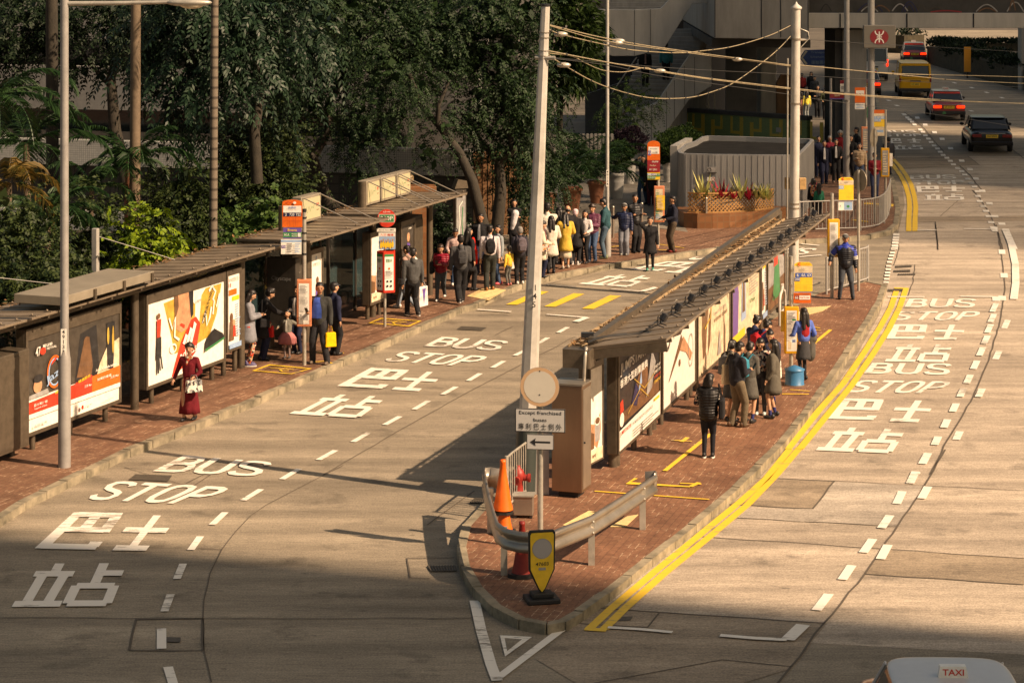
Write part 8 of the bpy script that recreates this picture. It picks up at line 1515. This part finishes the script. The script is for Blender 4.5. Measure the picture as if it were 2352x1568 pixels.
# far crowd on the right
FAR = dict(group='people in the distance', vox=.02)
for a in (('woman in a bright yellow top far beneath the concourse', 1853, 272, 209, 10, 'f', ('sweater', (.75, .6, .1)), ('jeans', (.25, .27, .26)), ('long', HB), WH), ('person in pink beside the woman in bright yellow', 1840, 269, 214, 10, 'f', ('sweater', (.4, .16, .12)), ('jeans', (.35, .2, .18)), ('long', HB), BK),
          ('dark dressed person with folded arms right of the woman in yellow', 1878, 270, 196, 175, 'f', ('jacket', DG), ('trousers', BK), ('long', HB), BK, ('crossed', 'crossed')), ('person in camouflage green far beneath the concourse', 1896, 275, 202, 178, 'm', ('jacket', (.05, .06, .03)), ('trousers', BK), ('short', HB), BK, ('bent', 'bent')),
          ('person in a red top far back beneath the blue direction sign', 1842, 232, 168, 20, 'm', ('jacket', (.25, .02, .02)), ('trousers', BK), ('short', HB), BK), ('dark coated person far back beneath the blue direction sign', 1863, 232, 165, 160, 'f', ('jacket', BK), ('trousers', BK), ('long', HB), BK), ('person in grey far back beneath the blue direction sign', 1871, 238, 176, 175, 'm', ('jacket', DG), ('trousers', BK), ('short', HB), BK), ('bareheaded person far back next to the dark pier', 1895, 250, 194, 175, 'm', ('shirt', (.12, .12, .14)), ('trousers', BK), ('bald', HB), BK),
          ('man in a navy suit with white shirt and tie walking toward the viewer', 1893, 423, 322, 178, 'm', ('jacket', (.010, .012, .026)), ('trousers', NV_), ('short', HB), BK, ('down', 'down'), 'step'), ('woman in a black suit and white shirt beside the man in the suit', 1920, 419, 319, 175, 'f', ('jacket', BK), ('trousers', BK), ('short', HB), (.3, .2, .15), ('bent', 'down'), 'step'), ('dark dressed man behind the suited man', 1880, 407, 312, 178, 'm', ('jacket', NV_), ('trousers', NV_), ('short', HB), BK),
          ('white haired person between the two in suits', 1906, 402, 312, 178, 'f', ('jacket', (.3, .03, .05)), ('trousers', BK), ('short', HG), BK), ('white haired woman in a red top behind the woman in the black suit', 1930, 398, 300, 178, 'f', ('sweater', (.26, .015, .02)), ('trousers', BK), ('curly', HG), BK), ('tall man in dark clothes beside the orange timetable case', 1967, 396, 292, 100, 'm', ('jacket', BK), ('trousers', BK), ('short', HB), BK),
          ('woman in a beige padded jacket and jeans looking at the camera', 1974, 432, 328, 170, 'f', ('puffer', (.35, .25, .16)), ('jeans', (.04, .06, .11)), ('bob', HB), BK, ('down', 'phone')), ('woman in a white top behind the woman in beige', 1955, 408, 310, 150, 'f', ('jacket', BK), ('trousers', BK), ('long', HB), BK, ('bent', 'down')), ('person in a dark red jumper partly hidden by the yellow timetable case', 2009, 456, 350, 175, 'f', ('sweater', (.2, .01, .02)), ('jeans', (.03, .04, .09)), ('short', HB), BK, ('phone', 'phone')),
          ('dark coated person beside the farthest yellow timetable case', 2041, 402, 315, 10, 'm', ('jacket', (.05, .05, .06)), ('trousers', NV_), ('short', HB), BK), ('dark person at the wall end behind the kiosk', 1826, 300, 248, 178, 'm', ('jacket', BK), ('trousers', BK), ('short', HB), BK)):
    kw = dict(FAR)
    if 'suit' in a[0] and 'between' not in a[0] and 'behind' not in a[0]: kw['inner'] = (.6, .58, .56)
    pe(*a, **kw)
p = pe('dark haired child with a pink backpack beside the kiosk', 1868, 500, 414, 5, 'f', ('jacket', BK), ('trousers', BK), ('long', HB), BK, **FAR); backpack(p, 'pink flowered backpack beside the kiosk', (.6, .08, .12), 'pattern')
pe('child in a green jacket beside the pink backpack', 1881, 503, 425, 5, 'f', ('jacket', (.01, .14, .08)), ('trousers', BK), ('long', HB), BK, **FAR)
p = pe('man in a blue padded jacket and cap leaning a hand on the railing', 1942, 687, 537, 180, 'm', ('puffer', (.012, .014, .02)), ('jeans', (.05, .06, .075)), ('cap', HG, (.08, .08, .08)), BK, ((-.27, .06, .82), (.42, .08, 1.02)), legs='wide', skin=M_SKD, vox=.012)
m_ = MB(); cap_(m_, (-.12, 0, 1.33), (.12, 0, 1.33), .128, .128, 12); cap_(m_, (0, 0, 1.2), (0, 0, 1.36), .168, .15, 14); cap_(m_, (0, 0, 1.4), (0, 0, 1.47), .095, .085); [cap_(m_, s, s.lerp(e, .75), .084, .078) for s, e, w in p[1]]; remesh('blue_yoke', m_, [cloth((.02, .04, .30), 'puffer')], p[0], .016, 2)
for s, e, w in p[1]: m_ = MB(); a = s.lerp(e, .8); d = (e - s).normalized(); [m_.tube([a + d * i * .035, a + d * (i * .035 + .015)], .088, 14) for i in (0, 1, 2)]; m_.build('sleeve_stripe', cloth(WH), p[0])
# island queue
p = pe('woman in a black padded vest and flowered blouse, nearest on the island', 1627, 1050, 856, -10, 'f', ('vest', cloth((.012, .012, .013), 'puffer')), ('leggings', (.01, .011, .016)), ('bob', HB), BK, ('bent', 'phone'), 'stand', look=-30, nod=15, vox=.010, sole=WH)
m_ = MB(); cap_(m_, (-.05, 0, .93), (.05, 0, .93), .132, .132, 14); cap_(m_, (0, 0, .88), (0, 0, .95), .15, .14, 14); remesh('blouse_hem', m_, [cloth((.03, .02, .02), 'floral')], p[0], .015, 2)
shoulder_bag(p, 1, 'slouchy black shoulder bag of the woman in the padded vest', BK, w=.34, h=.36)
p = pe('bearded man in a dark jumper and khaki trousers looking at his phone', 1693, 980, 783, -60, 'm', ('jacket', (.016, .017, .024)), ('trousers', (.13, .10, .065)), ('short', HB), (.09, .045, .022), ('phone', 'phone'), 'step', nod=22, vox=.011, skin=M_SK)
m_ = MB(); hm_ = Vector((0, .06, 1.545)); m_.ell((0, .075, 1.52), (.05, .045, .045), 10, 0, 8); remesh('beard', m_, [cloth(HB)], p[0], .012, 1); phone(p, 1, 'phone of the bearded man'); shoulder_bag(p, 0, 'cream canvas tote bag of the bearded man', (.55, .47, .33), w=.34, h=.4)
p = pe('girl with a high ponytail and grey backpack behind the bearded man', 1679, 968, 767, -40, 'f', ('jacket', (.05, .05, .05)), ('skirt', DG), ('pony', HB), BK, ('bent', 'bent'), nod=20, h=1.6); backpack(p, 'grey school backpack behind the bearded man', GRY)
SOCK = cloth((.03, .035, .14))
p = pe('schoolgirl in a grey coat with a blue backpack and her head bowed', 1719, 971, 783, -35, 'f', ('coat', (.085, .08, .07)), ('skirt', DG, M_SK, SOCK), ('bun', HB), (.02, .02, .02), ('phone', 'phone'), nod=28, vox=.011); backpack(p, 'turquoise blue school backpack', (.02, .20, .28)); phone(p, 1, 'phone of the schoolgirl with the blue backpack')
p = pe('smiling schoolgirl in an open grey coat facing left with navy socks', 1776, 958, 778, 75, 'f', ('coat', (.10, .09, .072)), ('skirt', (.03, .03, .035), M_SK, SOCK), ('long', HB), (.02, .02, .02), ('pocket', 'bent'), 'wide', vox=.011); shoulder_bag(p, 1, 'blue and white cloth bag behind the smiling schoolgirl', (.4, .48, .55), 'plaid', w=.3, h=.36)
pe('person in a black printed shirt in the middle of the island group', 1747, 952, 772, 170, 'f', ('shirt', cloth((.1, .1, .1), 'floral')), ('leggings', (.05, .05, .055)), ('long', HB), (.5, .55, .55), ('phone', 'phone'), nod=25)
pe('schoolgirl with blue collar and hair bun at the back of the island group', 1769, 928, 753.6, 170, 'f', ('jacket', (.03, .035, .07)), ('skirt', DG, M_SK, SOCK), ('bun', HB), BK, ('phone', 'bent'), nod=25)
p = pe('schoolgirl with a red backpack bending her head in the island group', 1755, 907, 731.7, -60, 'f', ('jacket', (.025, .04, .12)), ('skirt', DG, M_SK, SOCK), ('bun', HB), BK, ('phone', 'phone'), nod=35); backpack(p, 'red school backpack in the island group', (.35, .01, .02))
pe('dark haired schoolgirl in navy farthest left in the island group', 1734, 900, 722.5, -50, 'f', ('jacket', (.02, .03, .08)), ('skirt', DG, M_SK, SOCK), ('bun', HB), BK, ('phone', 'phone'), nod=25)
p = pe('schoolgirl in a blue shirt and red vest behind the yellow timetable case', 1846, 874, 706, 20, 'f', ('shirt', (.08, .14, .45)), ('skirt', DG, cloth((.02, .02, .025))), ('long', HB), BK, ('bent', (.2, .1, .95)), 'step'); m_ = MB(); cap_(m_, (0, 0, 1.12), (0, 0, 1.3), .15, .155, 12); remesh('vest', m_, [cloth((.3, .015, .02))], p[0], .018, 2)
m_ = MB(); cap_(m_, (.2, .06, 1.02), (.2, .02, .6), .13, .12); cap_(m_, (.12, .1, 1.0), (.26, .0, .98), .11, .1); m_.ell((.2, .03, .6), (.12, .1, .16)); remesh('draped_coat', m_, [cloth((.085, .08, .07))], p[0], .02, 2)
